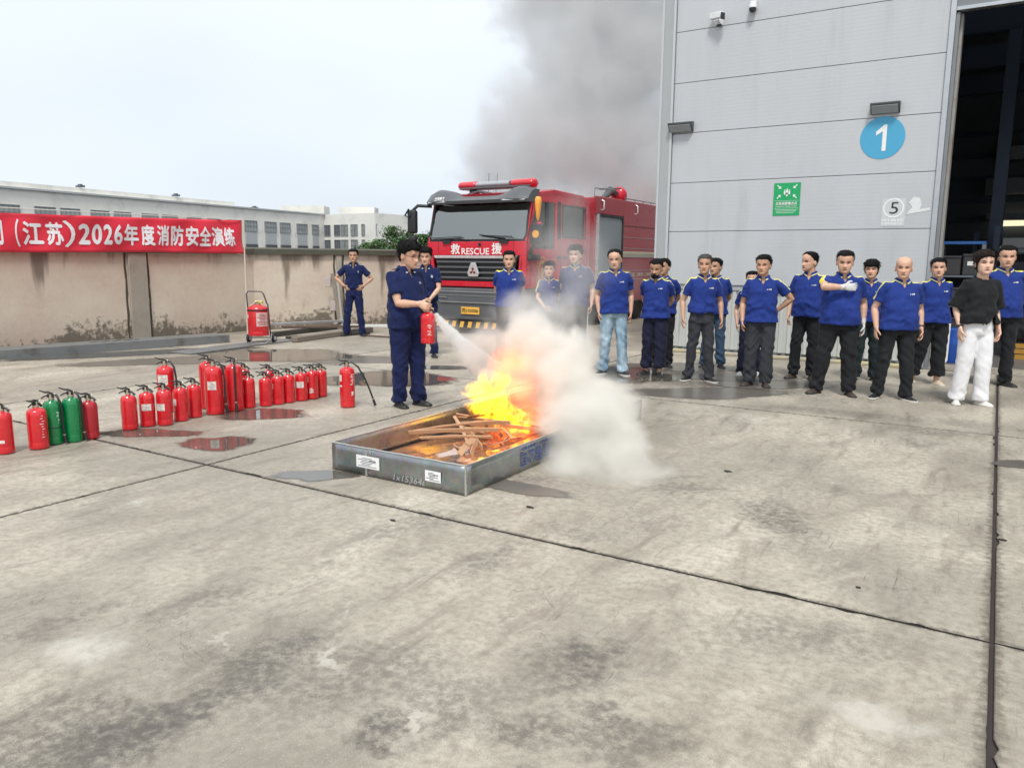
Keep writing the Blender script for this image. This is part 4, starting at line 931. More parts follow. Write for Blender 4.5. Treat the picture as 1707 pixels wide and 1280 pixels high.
def extinguisher(x, y, h, r, label, col=None, hose=False, labs=(), turn=0., bands=(), lean=0, hose_ang=.0, group="fire extinguishers standing in the yard", name="fire_extinguisher", hose_out=False, lev=PI, tag_card=False, parent_xf=None):
    """labs: (angle from the camera side, half width, z0, z1, marks?)"""
    col = col or ext_r
    o = root(name, (x, y, 0.0035), label, "fire extinguisher", group, turn)
    r *= 1.2; bh = h * (.83 if h < .5 else .86)
    prof = [(r * .86, 0), (r * .97, .004), (r, .012), (r, .05 * h / .4), (r * .985, .056 * h / .4), (r, .062 * h / .4), (r, bh - r * .95), (r * .995, bh - r * .75), (r * .93, bh - r * .42), (r * .74, bh - r * .16), (r * .42, bh - .01), (r * .30, bh + .0), (r * .28, bh + .012)]
    MB().lathe(prof, n=32).build("cylinder", col, o, smooth=50)
    c = MB(); c.lathe([(r * .34, bh + .004), (r * .34, bh + .018), (r * .22, bh + .02), (r * .22, bh + .045), (r * .1, bh + .05)], n=16); c.build("valve", brass, o, smooth=40)
    c = MB(); ca, sa = math.cos(lev), math.sin(lev); P = lambda u, z, w=0: (u * ca - w * sa, u * sa + w * ca, z)
    t = h - bh
    c.bar(P(-.02, bh + .035), P(.028, bh + .035), .024, .03); c.tube([P(.02, bh + .035), P(.05, bh + .030), P(.085, bh + .012)], [.008, .007, .0055], 6)   # carrying handle
    c.build("handle", blk, o, bevel=.002)
    c = MB(); c.tube([P(-.026, bh + .048), P(.02, bh + .062), P(.05, bh + t * .80), P(.095, bh + t)], [.007, .008, .0075, .005], 6)
    c.build("lever", blk, o)
    c = MB(); c.lathe([(.015, -.004), (.015, .004), (.001, .004)], P(0, bh + .035, -.026), 14, axis="y"); c.build("gauge", gauge_m, o)
    c = MB(); ring = [Vector(P(-.03, bh + .045, .012)) + Vector((.011 * math.cos(q), 0, .011 * math.sin(q))) for q in [2 * PI * i / 12 for i in range(13)]]; c.tube(ring, .0016, 5); c.build("safety_pin", brass, o)
    if hose:
        ha = hose_ang; q = Vector((math.cos(ha), math.sin(ha), 0)); c = MB()
        if hose_out:
            pts = [Vector((0, 0, bh + .035)), q * .05 + Vector((0, 0, bh + .05)), q * .12 + Vector((0, 0, bh + .0)), q * .19 + Vector((0, 0, bh * .72)), q * .24 + Vector((0, 0, bh * .45)), q * .275 + Vector((0, 0, bh * .22))]
            end = [pts[-1], pts[-1] + Vector((q.x * .025, q.y * .025, -.075))]
        else:
            pts = [Vector((0, 0, bh + .035)), q * r * .7 + Vector((0, 0, bh + .042)), q * (r * 1.15) + Vector((0, 0, bh - .02)), q * (r * 1.3) + Vector((0, 0, bh * .75)), q * (r * 1.28) + Vector((0, 0, bh * .45)), q * (r * 1.35) + Vector((0, 0, bh * .22))]
            end = [pts[-1], q * (r * 1.5) + Vector((0, 0, .012))]
        c.tube(pts, .0095, 8); ho = c.build("hose", blk, o, smooth=70)
        MB().tube([end[0], end[0] * .7 + end[1] * .3, end[1]], [.012, .013, .015], 10).build("nozzle", blk, ho, smooth=40)
        MB().tube([end[0] * 1.0, end[0] * .9 + end[1] * .1], .0135, 10).build("ferrule", brass, ho)
    else:
        MB().tube([P(-.01, bh + .032), P(-.04, bh + .022), P(-.062, bh + .0)], [.009, .009, .011], 8).build("nozzle", blk, o, smooth=50)
    for (a, hw, z0, z1, kind) in labs:
        a0 = a + IA - turn
        lb_ = cyl_patch(r, a0 - hw, a0 + hw, z0 * h, z1 * h).build("label", lab_m if kind != "print" else white_t, o) if kind != "print" else None
        if kind in ("text", "print"):
            rr_ = random.Random(int(a * 100) + int(h * 1000)); c = MB()
            n = 6 if kind == "text" else 9
            for q in range(n):
                z_ = z0 + (z1 - z0) * (q + .5) / n; w0, w1 = sorted((rr_.uniform(-.85, .1), rr_.uniform(.1, .85)))
                p = cyl_patch(r, a0 + hw * w0, a0 + hw * w1, (z_ - .006) * h, (z_ + .006) * h, .002, 3); c.add(p.v, p.f)
            c.build("label_print", print_m if kind == "text" else white_t, lb_ or o)
    for z0, z1, mt in bands: cyl_patch(r, 0, 2 * PI, z0 * h, z1 * h, .0015, 32).build("band", mt, o)
    if tag_card:
        c = MB(); c.prism([(-.03, 0), (.03, .005), (.034, -.075), (-.02, -.10)], -.001, .001, lambda u, z, d: (u - .085, -r - .004 + d + (z * .1), bh - .0 + z)); c.build("paper_tag", lab_m, o)
    return o
def ex(px, py, h, r, label, **k):
    g = gp(px, py); fw = Vector((-math.sin(YAW), math.cos(YAW), 0)) * (r * .9)
    return extinguisher(g[0] + fw.x, g[1] + fw.y, h, r, label, **k)
LV = IA + PI            # lever pointing to the left of the picture
ex(2, 758, .41, .058, "red extinguisher cut off by the photo's left edge, small yellow label low down", labs=((.35, .28, .22, .28, ""), (-.1, .5, .45, .62, "print")), lev=LV)
ex(59, 750, .41, .062, "red extinguisher left of the two green ones, dense white print on its side", labs=((1.0, .32, .22, .70, "print"), (-1.35, .25, .32, .52, "")), lev=IA - 1.7, col=ext_r)
ex(86, 742, .45, .058, "green extinguisher with a black band round its middle", col=ext_g, hose=True, hose_ang=IA - .15, labs=((-1.1, .28, .40, .52, ""), (1.1, .25, .40, .62, "print")), bands=((.31, .325, blk),), lev=LV)
ex(118, 738, .46, .060, "plain green extinguisher with a black hose down its right side", col=ext_g, hose=True, hose_ang=IA - .05, labs=((-.9, .2, .30, .52, "print"),), lev=LV)
ex(147, 733, .40, .056, "dark red extinguisher leaning just right of the green ones", col=ext_rd, labs=((-1.2, .3, .34, .56, ""),), lev=LV)
ex(213, 718, .385, .057, "first small red extinguisher of the row of five, narrow yellowed label", labs=((-1.25, .3, .38, .56, ""),), lev=LV)
ex(243, 712, .385, .057, "small red extinguisher, second of the row of five, wide white label across its front", labs=((.35, .62, .40, .56, "text"),), lev=LV)
ex(272, 710, .40, .057, "small red extinguisher, third of the five, white label and a paper tag on its neck", labs=((-.15, .6, .36, .52, "text"),), lev=LV, tag_card=True, bands=((.17, .178, ext_rd),))
ex(299, 703, .39, .055, "small red extinguisher, fourth of the row of five, square label on its left half", labs=((-.55, .38, .40, .56, ""),), lev=LV)
ex(322, 697, .39, .055, "small red extinguisher at the right end of the row of five", labs=((-1.1, .36, .42, .58, "text"),), lev=LV)
ex(275, 688, .55, .070, "tall red extinguisher standing behind the row of five small ones", hose=True, hose_ang=IA - .05, labs=((.05, .6, .52, .70, "text"),), lev=LV)
ex(355, 692, .565, .072, "tall red extinguisher with a hose and a crooked white label, front of the middle cluster", hose=True, hose_ang=IA - .1, labs=((.12, .5, .45, .60, "text"),), lev=LV)
ex(345, 682, .57, .068, "tall red extinguisher hidden behind the tall one with the crooked white label", lev=LV)
ex(389, 686, .56, .072, "tall red extinguisher with its hose hanging down the front, no label", hose=True, hose_ang=IA - 1.15, lev=LV, bands=((.80, .806, ext_rd),))
ex(373, 680, .46, .056, "printed red extinguisher squeezed between the two tall ones", labs=((.1, .8, .25, .75, "print"),), lev=LV)
ex(413, 681, .385, .055, "small red extinguisher touching the tall ones, small square label on its left", labs=((-.75, .3, .42, .56, ""),), lev=LV)
ex(406, 672, .44, .055, "red extinguisher mostly hidden behind the tall one with the front hose", lev=LV)
ex(441, 678, .365, .054, "small red extinguisher, left end of the row of six, plain front", labs=((-1.4, .3, .5, .66, ""),), lev=LV)
ex(447, 665, .38, .052, "small red extinguisher half hidden behind the left end of the row of six", lev=LV)
ex(462, 675, .37, .055, "second small extinguisher in the row of six, narrow label on its left", labs=((-.75, .25, .46, .62, ""),), lev=LV)
ex(480, 672, .37, .055, "third small extinguisher in the row of six, sliver of label at its left", labs=((-1.2, .25, .48, .66, ""),), lev=LV)
ex(501, 669, .375, .056, "small red extinguisher, fourth in the row of six, large white label in front", labs=((.05, .62, .40, .58, "text"),), lev=LV)
ex(519, 666, .385, .056, "small red extinguisher, fifth in the row of six, round faded print low on it", labs=((-.6, .28, .50, .66, ""), (.1, .45, .18, .34, "print")), lev=LV)
ex(534, 662, .37, .056, "small red extinguisher closing the right end of the row of six, no label", lev=LV)
ex(578, 680, .50, .066, "lone red extinguisher with its hose swung out to the right", hose=True, hose_ang=IA - .1, hose_out=True, labs=((-.9, .32, .56, .70, ""), (-.85, .3, .44, .48, ""), (.9, .35, .48, .72, "print"), (.9, .25, .26, .34, "print")), lev=LV)

# wheeled extinguisher
g = gp(432, 573)
we = root("wheeled_extinguisher", (g[0], g[1], .003), "large wheeled red extinguisher on a tubular cart by the wall", "fire extinguisher", rz=IA); we.scale = (.95, .95, .82)
WR = .195
MB().lathe([(.10, .17), (WR * .97, .19), (WR, .23), (WR, .27), (WR * .985, .28), (WR, .29), (WR, .72), (WR * .98, .74), (WR, .755), (WR * .9, .81), (WR * .6, .855), (.05, .875)], n=36).build("cylinder", ext_r, we, smooth=50)
c = MB(); c.lathe([(.05, .87), (.05, .90), (.03, .91), (.03, .93)], n=14); c.build("valve", brass, we)
MB().box(-.05, .10, -.03, .03, .90, .955).build("yellow_cap", M("cap_yellow", (.62, .58, .10), .5), we, bevel=.01)
c = MB(); c.tube([(-.14, -.02, .84), (0, -.05, .94), (.08, 0, .95)], .012, 6); c.build("hose", M("hose_white", (.6, .55, .48), .6), we)
cart = M("cart_tube", (.05, .05, .055), .4)
c = MB(); c.tube([(-.19, .14, .10), (-.20, .06, .6), (-.21, .02, 1.10), (-.18, .02, 1.16), (.08, .02, 1.155), (.12, .02, 1.10), (.16, .08, .88)], .013, 8); c.tube([(.19, .14, .10), (.18, .06, .88)], .013, 8); c.build("push_frame", cart, we, smooth=70)
c = MB(); c.tube([(-.2, .14, .14), (-.08, -.18, .03), (.2, -.2, .03), (.26, -.08, .12), (.22, .10, .22)], .012, 8); c.tube([(-.24, .14, .12), (.24, .14, .12)], .012, 8); c.lathe([(WR + .004, .80 - .06), (WR + .006, .80 - .03)], n=30) if 0 else None; c.build("base_frame", M("cart_grey", (.30, .30, .31), .4, metal=.5), we, smooth=70)
c = MB(); ring = [[(q * math.cos(t), q * math.sin(t), z) for q, z in ((WR + .001, .735), (WR + .006, .737), (WR + .006, .765), (WR + .001, .767))] for t in [2 * PI * k / 30 for k in range(31)]]; c.loft(ring, caps=False); c.build("strap", blk, we)
for x in (-.24, .25):
    c = MB(); c.lathe([(.05, -.02), (.095, -.022), (.105, 0), (.095, .022), (.05, .02)], (x, .14, .105), 24, axis="x"); w_ = c.build("wheel", rubber, we, smooth=50)
    c = MB(); c.lathe([(.001, -.024), (.045, -.024), (.05, -.018), (.05, .018), (.045, .024), (.001, .024)], (x, .14, .105), 18, axis="x"); c.build("hub", wcam, w_)
lbp = cyl_patch(WR, .15, 1.35, .40, .70, .0015, 14); lo_ = lbp.build("label", M("faded_label", (.60, .42, .40), .6, var=.12, dirt=(.66, .6, .56), ds=12), we)
c = MB(); r_ = random.Random(9)
for i in range(8):
    p = cyl_patch(WR, .25 + r_.uniform(0, .3), .95 + r_.uniform(0, .3), .43 + .032 * i, .445 + .032 * i, .003, 6); c.add(p.v, p.f)
c.build("label_print", M("print_red", (.35, .05, .06), .6), lo_)
p = cyl_patch(WR, -.95, -.75, .58, .66, .002, 4); p.build("label", lab_m, we)

# ================================================================== steel, boards and pipes along the wall
galv_d = M("grey_steel_beam", (.20, .21, .215), .45, metal=.3, var=.12, vs=2, dirt=(.12, .11, .10), ds=3)
rust_m = M("weathered_timber", (.20, .17, .14), .85, var=.3, vs=7, bmp=.4, stretch=(6, 1, 6)); dark_m = M("dark_wet_timber", (.05, .045, .04), .6, var=.3, vs=6, bmp=.3)
rst = M("rusty_steel", (.13, .09, .07), .7, var=.35, vs=9)
c = MB(); a, b_ = Vector(gp(-420, 632)), Vector(gp(383, 571)); u = (b_ - a).normalized(); nrm_ = Vector((-u.y, u.x, 0))
def chan(mb, a, b, w, h, t=.012, z=.02):
    a, b = Vector(a), Vector(b); u = (b - a).normalized(); s = Vector((-u.y, u.x, 0))
    for (p, q, z0, z1) in ((0, w, h - t, h), (0, t, 0, h - t), (w - t, w, 0, h - t)):
        v = [Vector((*(e + s * d).xy, z + zz)) for zz in (z0, z1) for d in (p, q) for e in (a, b)]
        mb.add(v, [(0, 2, 3, 1), (4, 5, 7, 6), (0, 1, 5, 4), (2, 6, 7, 3), (0, 4, 6, 2), (1, 3, 7, 5)])
chan(c, a, b_, .55, .14, z=.002)
tag(c.build("steel_channel", galv_d), "long flat grey steel channel lying along the foot of the wall", "steel beam")
c = MB(); m_ = a + (b_ - a) * .64 + nrm_ * .28
for i in range(9): c.bar(tuple(m_ + u * (i * .09) + nrm_ * (.07 * (i % 2)) + Vector((0, 0, .1455))), tuple(m_ + u * (i * .09 + .07) + nrm_ * (.07 * (i % 2)) + Vector((0, 0, .1455))), .05, .003)
tag(c.build("rope_scrap", dark_m), "scrap of dark tread pattern on top of the long steel channel", "scrap")
def plank(name, p0, p1, w, h, mt, label, cat, z0=0, z1=0):
    a, b = Vector(gp(*p0)), Vector(gp(*p1)); a.z = z0 + h / 2 + .003; b.z = z1 + h / 2 + .003
    c = MB(); c.bar(a, b, w, h); return tag(c.build(name, mt, bevel=min(w, h) * .1), label, cat, "steel and timber lying along the wall")
plank("steel_plate", (300, 590), (478, 567), .50, .02, galv_d, "flat dark steel plate under the wheeled extinguisher", "plate")
plank("timber_beam", (455, 562), (560, 549), .10, .10, dark_m, "dark wet beam at the back of the pile beside the wheeled extinguisher", "timber", 0, 0)
plank("timber_beam", (490, 571), (618, 553), .14, .10, rust_m, "long grey-brown beam ending at the feet of the man with hands on hips", "timber")
plank("timber_beam", (478, 566), (615, 557), .12, .06, dark_m, "thin dark board tucked behind the long grey-brown beam", "timber", .0, .0)
plank("steel_rail", (452, 553), (575, 549), .06, .05, alu, "pale shiny rail lying on top of the dark beams near the wall", "rail", .13, .16)
plank("steel_rail", (470, 557), (600, 551), .05, .05, rst, "rusty rail between the dark beams near the wall", "rail", .12, .06)
plank("white_pipe", (560, 546), (735, 546), .07, .07, M("pvc_white", (.66, .66, .64), .4), "white pipe on the ground behind the man with hands on hips", "pipe")
plank("steel_bar", (600, 560), (690, 566), .03, .03, rst, "thin rusty bar lying on the concrete right of the dark beam", "bar")
# leaning frame of two boards with blocks
g1 = Vector(gp(571, 549)); r = root("leaning_frame", g1, "old wooden boards with pale blocks leaning on the wall beside the standing man", "boards", rz=IA)
c = MB(); c.bar((-.02, -.05, .0), (-.26, .30, 1.22), .09, .035, up=(0, 1, 0)); c.build("board", rust_m, r, bevel=.004)
c = MB(); c.bar((.02, -.05, .0), (-.16, .28, 1.30), .05, .035, up=(0, 1, 0)); c.build("board", M("grey_board", (.33, .31, .28), .8, var=.2), r, bevel=.004)
for z, x in ((.92, -.34), (.40, -.22), (.03, -.13)): MB().box(x - .07, x + .06, .0 + z * .2, .09 + z * .2, z, z + (.22 if z > .1 else .12)).build("block", M("pale_block", (.44, .38, .36), .8, var=.15), r, bevel=.008, loc=(0, 0, 0))

# ================================================================== inside the doorway
rack_b = M("rack_blue", (.02, .10, .32), .4); rack_g = M("rack_grey", (.14, .16, .18), .5); bin_m = M("bin_dark", (.045, .045, .05), .6, var=.2)
rk = root("storage_rack", (-.83, 14.3, .012), "steel rack with a blue top shelf and dark bins just inside the doorway", "rack")
zt = onY(1580, 404, 14.3).z
MB().box(0, .62, 0, .5, zt - .045, zt).build("top_shelf", rack_b, rk, bevel=.004)
for x in (0, .57):
    for y in (0, .45): MB().box(x, x + .05, y, y + .05, 0, zt - .046).build("post", rack_g, rk)
for z in (.35, .85, 1.32): MB().box(.0, .62, .0, .5, z, z + .03).build("shelf", rack_g, rk, bevel=.003)
def binbox(x, z, w, h, label, y=14.33, mt=None, hd=.4, name="storage_bin"):
    c = MB(); t = .01; c.box(x, x + w, y, y + hd, z, z + t).box(x, x + t, y, y + hd, z + t, z + h).box(x + w - t, x + w, y, y + hd, z + t, z + h).box(x + t, x + w - t, y, y + t, z + t, z + h).box(x + t, x + w - t, y + hd - t, y + hd, z + t, z + h).box(x - .008, x + w + .008, y - .012, y - .001, z + h - .03, z + h)
    return tag(c.build(name, mt or bin_m, bevel=.003), label, "bin", "bins in the doorway rack")
binbox(-.79, 1.37, .26, .30, "dark bin on the top level of the blue-topped rack, beside the wall")
o = binbox(-.50, 1.37, .24, .33, "dark bin with a white card on the top level of the blue-topped rack")
MB().box(-.44, -.32, 14.324, 14.329, 1.52, 1.585).build("card", white_p, o)
binbox(-.78, .89, .5, .28, "wide dark bin in the middle of the blue-topped rack")
binbox(-.76, .39, .46, .3, "wide dark bin low in the blue-topped rack")
g = gp(1583, 590)
tag(MB().lathe([(.16, 0), (.17, .02), (.17, .28), (.175, .3), (.17, .32), (.17, .52), (.15, .54), (.001, .54)], n=28).build("blue_barrel", M("barrel_blue", (.01, .07, .36), .35), smooth=40, loc=(-.55, 13.95, .013)), "blue plastic barrel behind the leaning white board", "barrel")
tag(MB().prism([(-.14, .02), (.14, .02), (.16, .06), (.16, .68), (.13, .72), (-.13, .72), (-.16, .68), (-.16, .06)], -.006, .006, lambda u, z, d: (-.72 + u, 13.72 + d + z * .08, z + .0)).build("white_board", white_p), "white rounded board standing against the blue barrel", "board")
def rack_big(x0, x1, y, label, seed):
    r_ = random.Random(seed); r = root("pallet_rack", (x0, y, .012), label, "rack", "racks deep inside the warehouse"); L = x1 - x0
    for x in (0, L - .1):
        for yy in (0, .9): MB().box(x, x + .1, yy, yy + .08, 0, 2.28).build("post", blue_st, r)
    for z in (.25, .75, 1.25, 1.75): MB().box(.1, L - .1, 0, .98, z, z + .08).build("beam", M("rack_beam", (.20, .22, .24), .5), r)
    bx = MB()
    for z in (.34, .84, 1.34, 1.84):
        x = .15
        while x < L - .5:
            w = r_.uniform(.25, .5); bx.box(x, x + w, .1, .8, z, z + r_.uniform(.12, .34)); x += w + r_.uniform(.03, .2)
    return r, bx
goods = [M("goods_dark", (.05, .055, .065), .6, var=.3), M("goods_pale", (.32, .33, .33), .5, var=.2), M("goods_brown", (.15, .08, .04), .7, var=.2)]
r_ = random.Random(12)
for (x0, x1, y, lb_) in ((-.15, 2.6, 18.2, "dark rack with pale goods seen beside the woman in black, deep inside"), (-.6, 2.5, 22, "furthest rack against the gloom deep inside the warehouse")):
    r, bx = rack_big(x0, x1, y, lb_, int(y))
    for lv_, z in enumerate((.34, .84, 1.34, 1.84)):
        x = x0 + .15
        while x < x1 - .5:
            w = r_.uniform(.28, .55); h = r_.uniform(.12, .34)
            gi = r_.choice((0, 0, 1, 2)); tag(MB().box(0, w, 0, .7, 0, h).build("stored_box", goods[gi], bevel=.01, loc=(x, y + .1, z + .012)), f"{('dark', 'pale', 'brown')[gi]} box on the {('lowest', 'second', 'third', 'top')[lv_]} shelf of the {'nearer' if y < 20 else 'furthest'} deep rack", "box", "goods on the deep warehouse racks")
            x += w + r_.uniform(.03, .2)
# ceiling tube lights seen as bright bars
for (pa, pb, D, lb_) in (((1638, 415), (1671, 414), 19, "lit white tube lamp above the head of the man behind the woman"),):
    a, b = at_depth(*pa, D), at_depth(*pb, D); r = root("tube_lamp", a, lb_, "lamp")
    c = MB(); c.bar((0, 0, 0), tuple(b - a), .05, .07); c.build("tube", mw2, r); c = MB(); c.bar((0, 0, .055), tuple(b - a + Vector((0, 0, .055))), .09, .03); c.build("housing", wcam, r)
    for e in (.1, .9): MB().tube([tuple((b - a) * e + Vector((0, 0, .06))), tuple((b - a) * e + Vector((0, 0, 6.4 - a.z)))], .004, 5).build("hanger", black, r)
g = Vector(gp(1705, 601)); cr = root("yellow_crate", (g.x - .25, g.y + .05, .013), "yellow-brown crate at the right edge with a black sack on it", "crate")
cy = M("crate_yellow", (.42, .22, .03), .55, var=.15)
for z in (.0, .09, .18): MB().box(0, .7, 0, .012, z, z + .075).build("slat", cy, cr); MB().box(0, .012, .013, .5, z, z + .075).build("slat", cy, cr); MB().box(.688, .7, .013, .5, z, z + .075).build("slat", cy, cr)
MB().box(.013, .687, .013, .5, 0.0, .02).build("base", cy, cr)
def lumpy(name, mt, loc, s, seed, label, cat, amp=.18):
    bm = bmesh.new(); bmesh.ops.create_icosphere(bm, subdivisions=4, radius=1)
    for v in bm.verts:
        n = v.co.normalized(); q = 1 + amp * noise.noise(n * 1.7 + Vector((seed, 0, 0))) + amp * .5 * noise.noise(n * 5 + Vector((0, seed, 0)))
        v.co = Vector((n.x * q * s[0], n.y * q * s[1], max(-.8, n.z * q) * s[2]))
    me = bpy.data.meshes.new(name); bm.to_mesh(me); bm.free(); me.materials.append(mt); me.polygons.foreach_set("use_smooth", [True] * len(me.polygons))
    return tag(link(name, me, None, loc), label, cat)
lumpy("black_sack", M("sack_black", (.04, .04, .045), .45, var=.2), (g.x + .10, g.y + .3, .55), (.38, .25, .32), 3, "black sack heaped on the yellow-brown crate", "sack")
lumpy("plastic_bag", M("bag_clear", (.55, .57, .58), .3, var=.2), (g.x - .42, g.y - .3, .60), (.10, .08, .17), 5, "small white plastic bag hanging beside the hidden man's trousers", "bag", .5)

# ================================================================== small litter on the concrete
litter_m = M("litter_dark", (.03, .025, .02), .9)
for px, py, s, lb_ in ((1212, 786, .035, "dark leaf scrap right of the white cloud"), (882, 846, .03, "dark scrap on the slab just below the steel tray"), (1672, 901, .022, "dark pebble beside the wide joint at the right"), (1430, 980, .012, "tiny dark crumb in the middle of the right slab"), (655, 868, .02, "dark crumb near the joint left of the tray")):
    c = MB(); r_ = random.Random(px); n = 9; p = [(s * r_.uniform(.5, 1.2) * math.cos(2 * PI * i / n), s * .5 * r_.uniform(.5, 1.2) * math.sin(2 * PI * i / n)) for i in range(n)]
    c.prism(p, 0, .006, lambda u, w, z: (u, w, z + .002)); g = gp(px, py); tag(c.build("litter_scrap", litter_m, loc=g), lb_, "litter")
# ================================================================== steel tray
def galv(name, base, rough, wav=.3, ws=3.):
    m, nt, b = new_mat(name); n = noise_n(nt, 5, 5, .6); v_ = N(nt, "ShaderNodeTexVoronoi"); v_.inputs["Scale"].default_value = 26
    tc = N(nt, "ShaderNodeTexCoord"); nt.links.new(tc.outputs["Object"], v_.inputs["Vector"])
    c = mixc(nt, remap(nt, n.outputs[0], .3, .7), tuple(c * .8 for c in base), tuple(min(1, c * 1.15) for c in base))
    c = mixc(nt, .10, c, v_.outputs["Color"], "OVERLAY")
    nt.links.new(c, b.inputs["Base Color"]); b.inputs["Metallic"].default_value = .9
    nt.links.new(remap(nt, n.outputs[0], .3, .7, rough * .8, rough * 1.3), b.inputs["Roughness"])
    n2 = noise_n(nt, ws, 2, .4, (1, .6, 1)); bump(nt, b, n2.outputs[0], wav, .05); return m
g_out = galv("galvanised_sheet", (.34, .36, .365), .30, .14, 3); g_in = galv("fire_reflection_sheet", (.88, .60, .46), .08, .45, 3.2)  # tray floor: the fire's copper reflection is put into its base colour
TX0, TX1, TY0, TY1, TH = -4.10, -2.88, 4.05, 7.05, .205
tr = root("steel_tray", ((TX0 + TX1) / 2, (TY0 + TY1) / 2, .004), "large shallow galvanised steel tray holding the burning wood", "tray")
tx, ty = (TX1 - TX0) / 2, (TY1 - TY0) / 2; q = .004
def sheet(name, P, nx, ny, mt, amp, seed, th=.0025):
    """bent sheet: P(u, v) -> point"""
    v = []; f = []
    for i in range(nx + 1):
        for j in range(ny + 1): v.append(tuple(P(i / nx, j / ny)))
    for i in range(nx):
        for j in range(ny): a = i * (ny + 1) + j; f.append((a, a + ny + 1, a + ny + 2, a + 1))
    me = bpy.data.meshes.new(name); me.from_pydata(v, [], f); [me.materials.append(x) for x in mt]; me.polygons.foreach_set("use_smooth", [True] * len(f))
    o = link(name, me, tr); s = o.modifiers.new("thickness", "SOLIDIFY"); s.thickness = th; s.offset = 0; return o
nz_ = lambda x, y, s, sc=1.6: noise.noise(Vector((x * sc, y * sc, s)))
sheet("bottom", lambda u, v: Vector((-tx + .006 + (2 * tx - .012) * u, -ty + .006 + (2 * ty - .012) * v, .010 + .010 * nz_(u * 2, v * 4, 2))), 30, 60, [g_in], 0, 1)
wave = lambda s, t, seed: .006 * math.sin(PI * t) * nz_(s * 4, t, seed)
sheet("side_wall", lambda u, v: Vector((-tx + wave(u * 3, v, 3), -ty + 2 * ty * u, TH * v)), 40, 4, [g_out], 0, 2)
sheet("side_wall", lambda u, v: Vector((tx + wave(u * 3, v, 4), -ty + 2 * ty * u, TH * v)), 40, 4, [g_out], 0, 3)
sheet("end_wall", lambda u, v: Vector((-tx + .003 + (2 * tx - .006) * u, -ty + wave(u, v, 5), TH * v)), 24, 4, [g_out], 0, 4)
sheet("end_wall", lambda u, v: Vector((-tx + .003 + (2 * tx - .006) * u, ty + wave(u, v, 6), TH * v)), 24, 4, [g_out], 0, 5)
for (p0, p1) in (((-tx, -ty), (tx, -ty)), ((tx, -ty), (tx, ty)), ((tx, ty), (-tx, ty)), ((-tx, ty), (-tx, -ty))):
    n = 26; path = [(p0[0] + (p1[0] - p0[0]) * i / n, p0[1] + (p1[1] - p0[1]) * i / n, TH + .003 * nz_(i * .7, p0[0] + p1[1], 9)) for i in range(n + 1)]
    MB().tube(path, .0055, 8).build("rolled_rim", M("bright_rim", (.62, .63, .62), .25, metal=.85), tr, smooth=70)
c = MB(); c.box(tx - .004, tx + .006, -ty - .006, -ty + .004, 0, TH); c.box(-tx + .33, -tx + .35, -ty - .004, -ty - .002, .002, TH - .01); c.build("corner_seam", M("bright_rim"), tr)
for (u0, u1, z0, z1, s_) in ((.205, .385, .060, .150, 1), (.725, .835, .055, .130, 2)):
    x0, x1 = -tx + 2 * tx * u0, -tx + 2 * tx * u1
    lo_ = MB().box(x0, x1, -ty - .0085, -ty - .0065, z0, z1).build("paper_label", white_p, tr)
    lc = MB(); rr_ = random.Random(s_); n = 6
    for i in range(n):
        z = z0 + (z1 - z0) * (.12 + .13 * i); a_, b_ = sorted((rr_.uniform(.06, .3), rr_.uniform(.5, .95))); lc.box(x0 + (x1 - x0) * a_, x0 + (x1 - x0) * b_, -ty - .0095, -ty - .0086, z, z + .0045)
    lc.box(x0 + (x1 - x0) * .55, x0 + (x1 - x0) * .85, -ty - .0097, -ty - .0086, z0 + (z1 - z0) * .6, z0 + (z1 - z0) * .7)
    lc.build("label_print", M("label_ink", (.16, .16, .18), .7), lo_)
chalk = M("chalk_scrawl", (.34, .35, .35), .8)
text("chalk_writing", "1x15364t", chalk, (-tx + 2 * tx * .49, -ty - .0065, .014), (.28, 0, 0), (0, 0, .045), tr, slant=.05)
text("chalk_writing", "241", chalk, (-tx + 2 * tx * .28, -ty - .0065, .165), (.07, 0, 0), (0, 0, .025), tr)
blue_ink = M("stencil_blue", (.03, .07, .30), .6)
# print upside down on the long side that faces +X : letters rotated by half a turn
Y_a, Y_b = -ty + .70, -ty + 1.13
text("stencil_lettering", "有限公司", blue_ink, (tx + .007, Y_b, .150), (0, Y_a - Y_b, 0), (0, 0, -.115), tr, bold=0, lift=.001)
text("stencil_lettering", "COMPANY", blue_ink, (tx + .007, Y_b + .15, .186), (0, (Y_a - Y_b - .15) * .54, 0), (0, 0, -.024), tr, bold=.012, lift=.001)
text("stencil_lettering", "LIMITED", blue_ink, (tx + .007, Y_b + .15 + (Y_a - Y_b - .15) * .60, .186), (0, (Y_a - Y_b - .15) * .40, 0), (0, 0, -.024), tr, bold=.012, lift=.001)

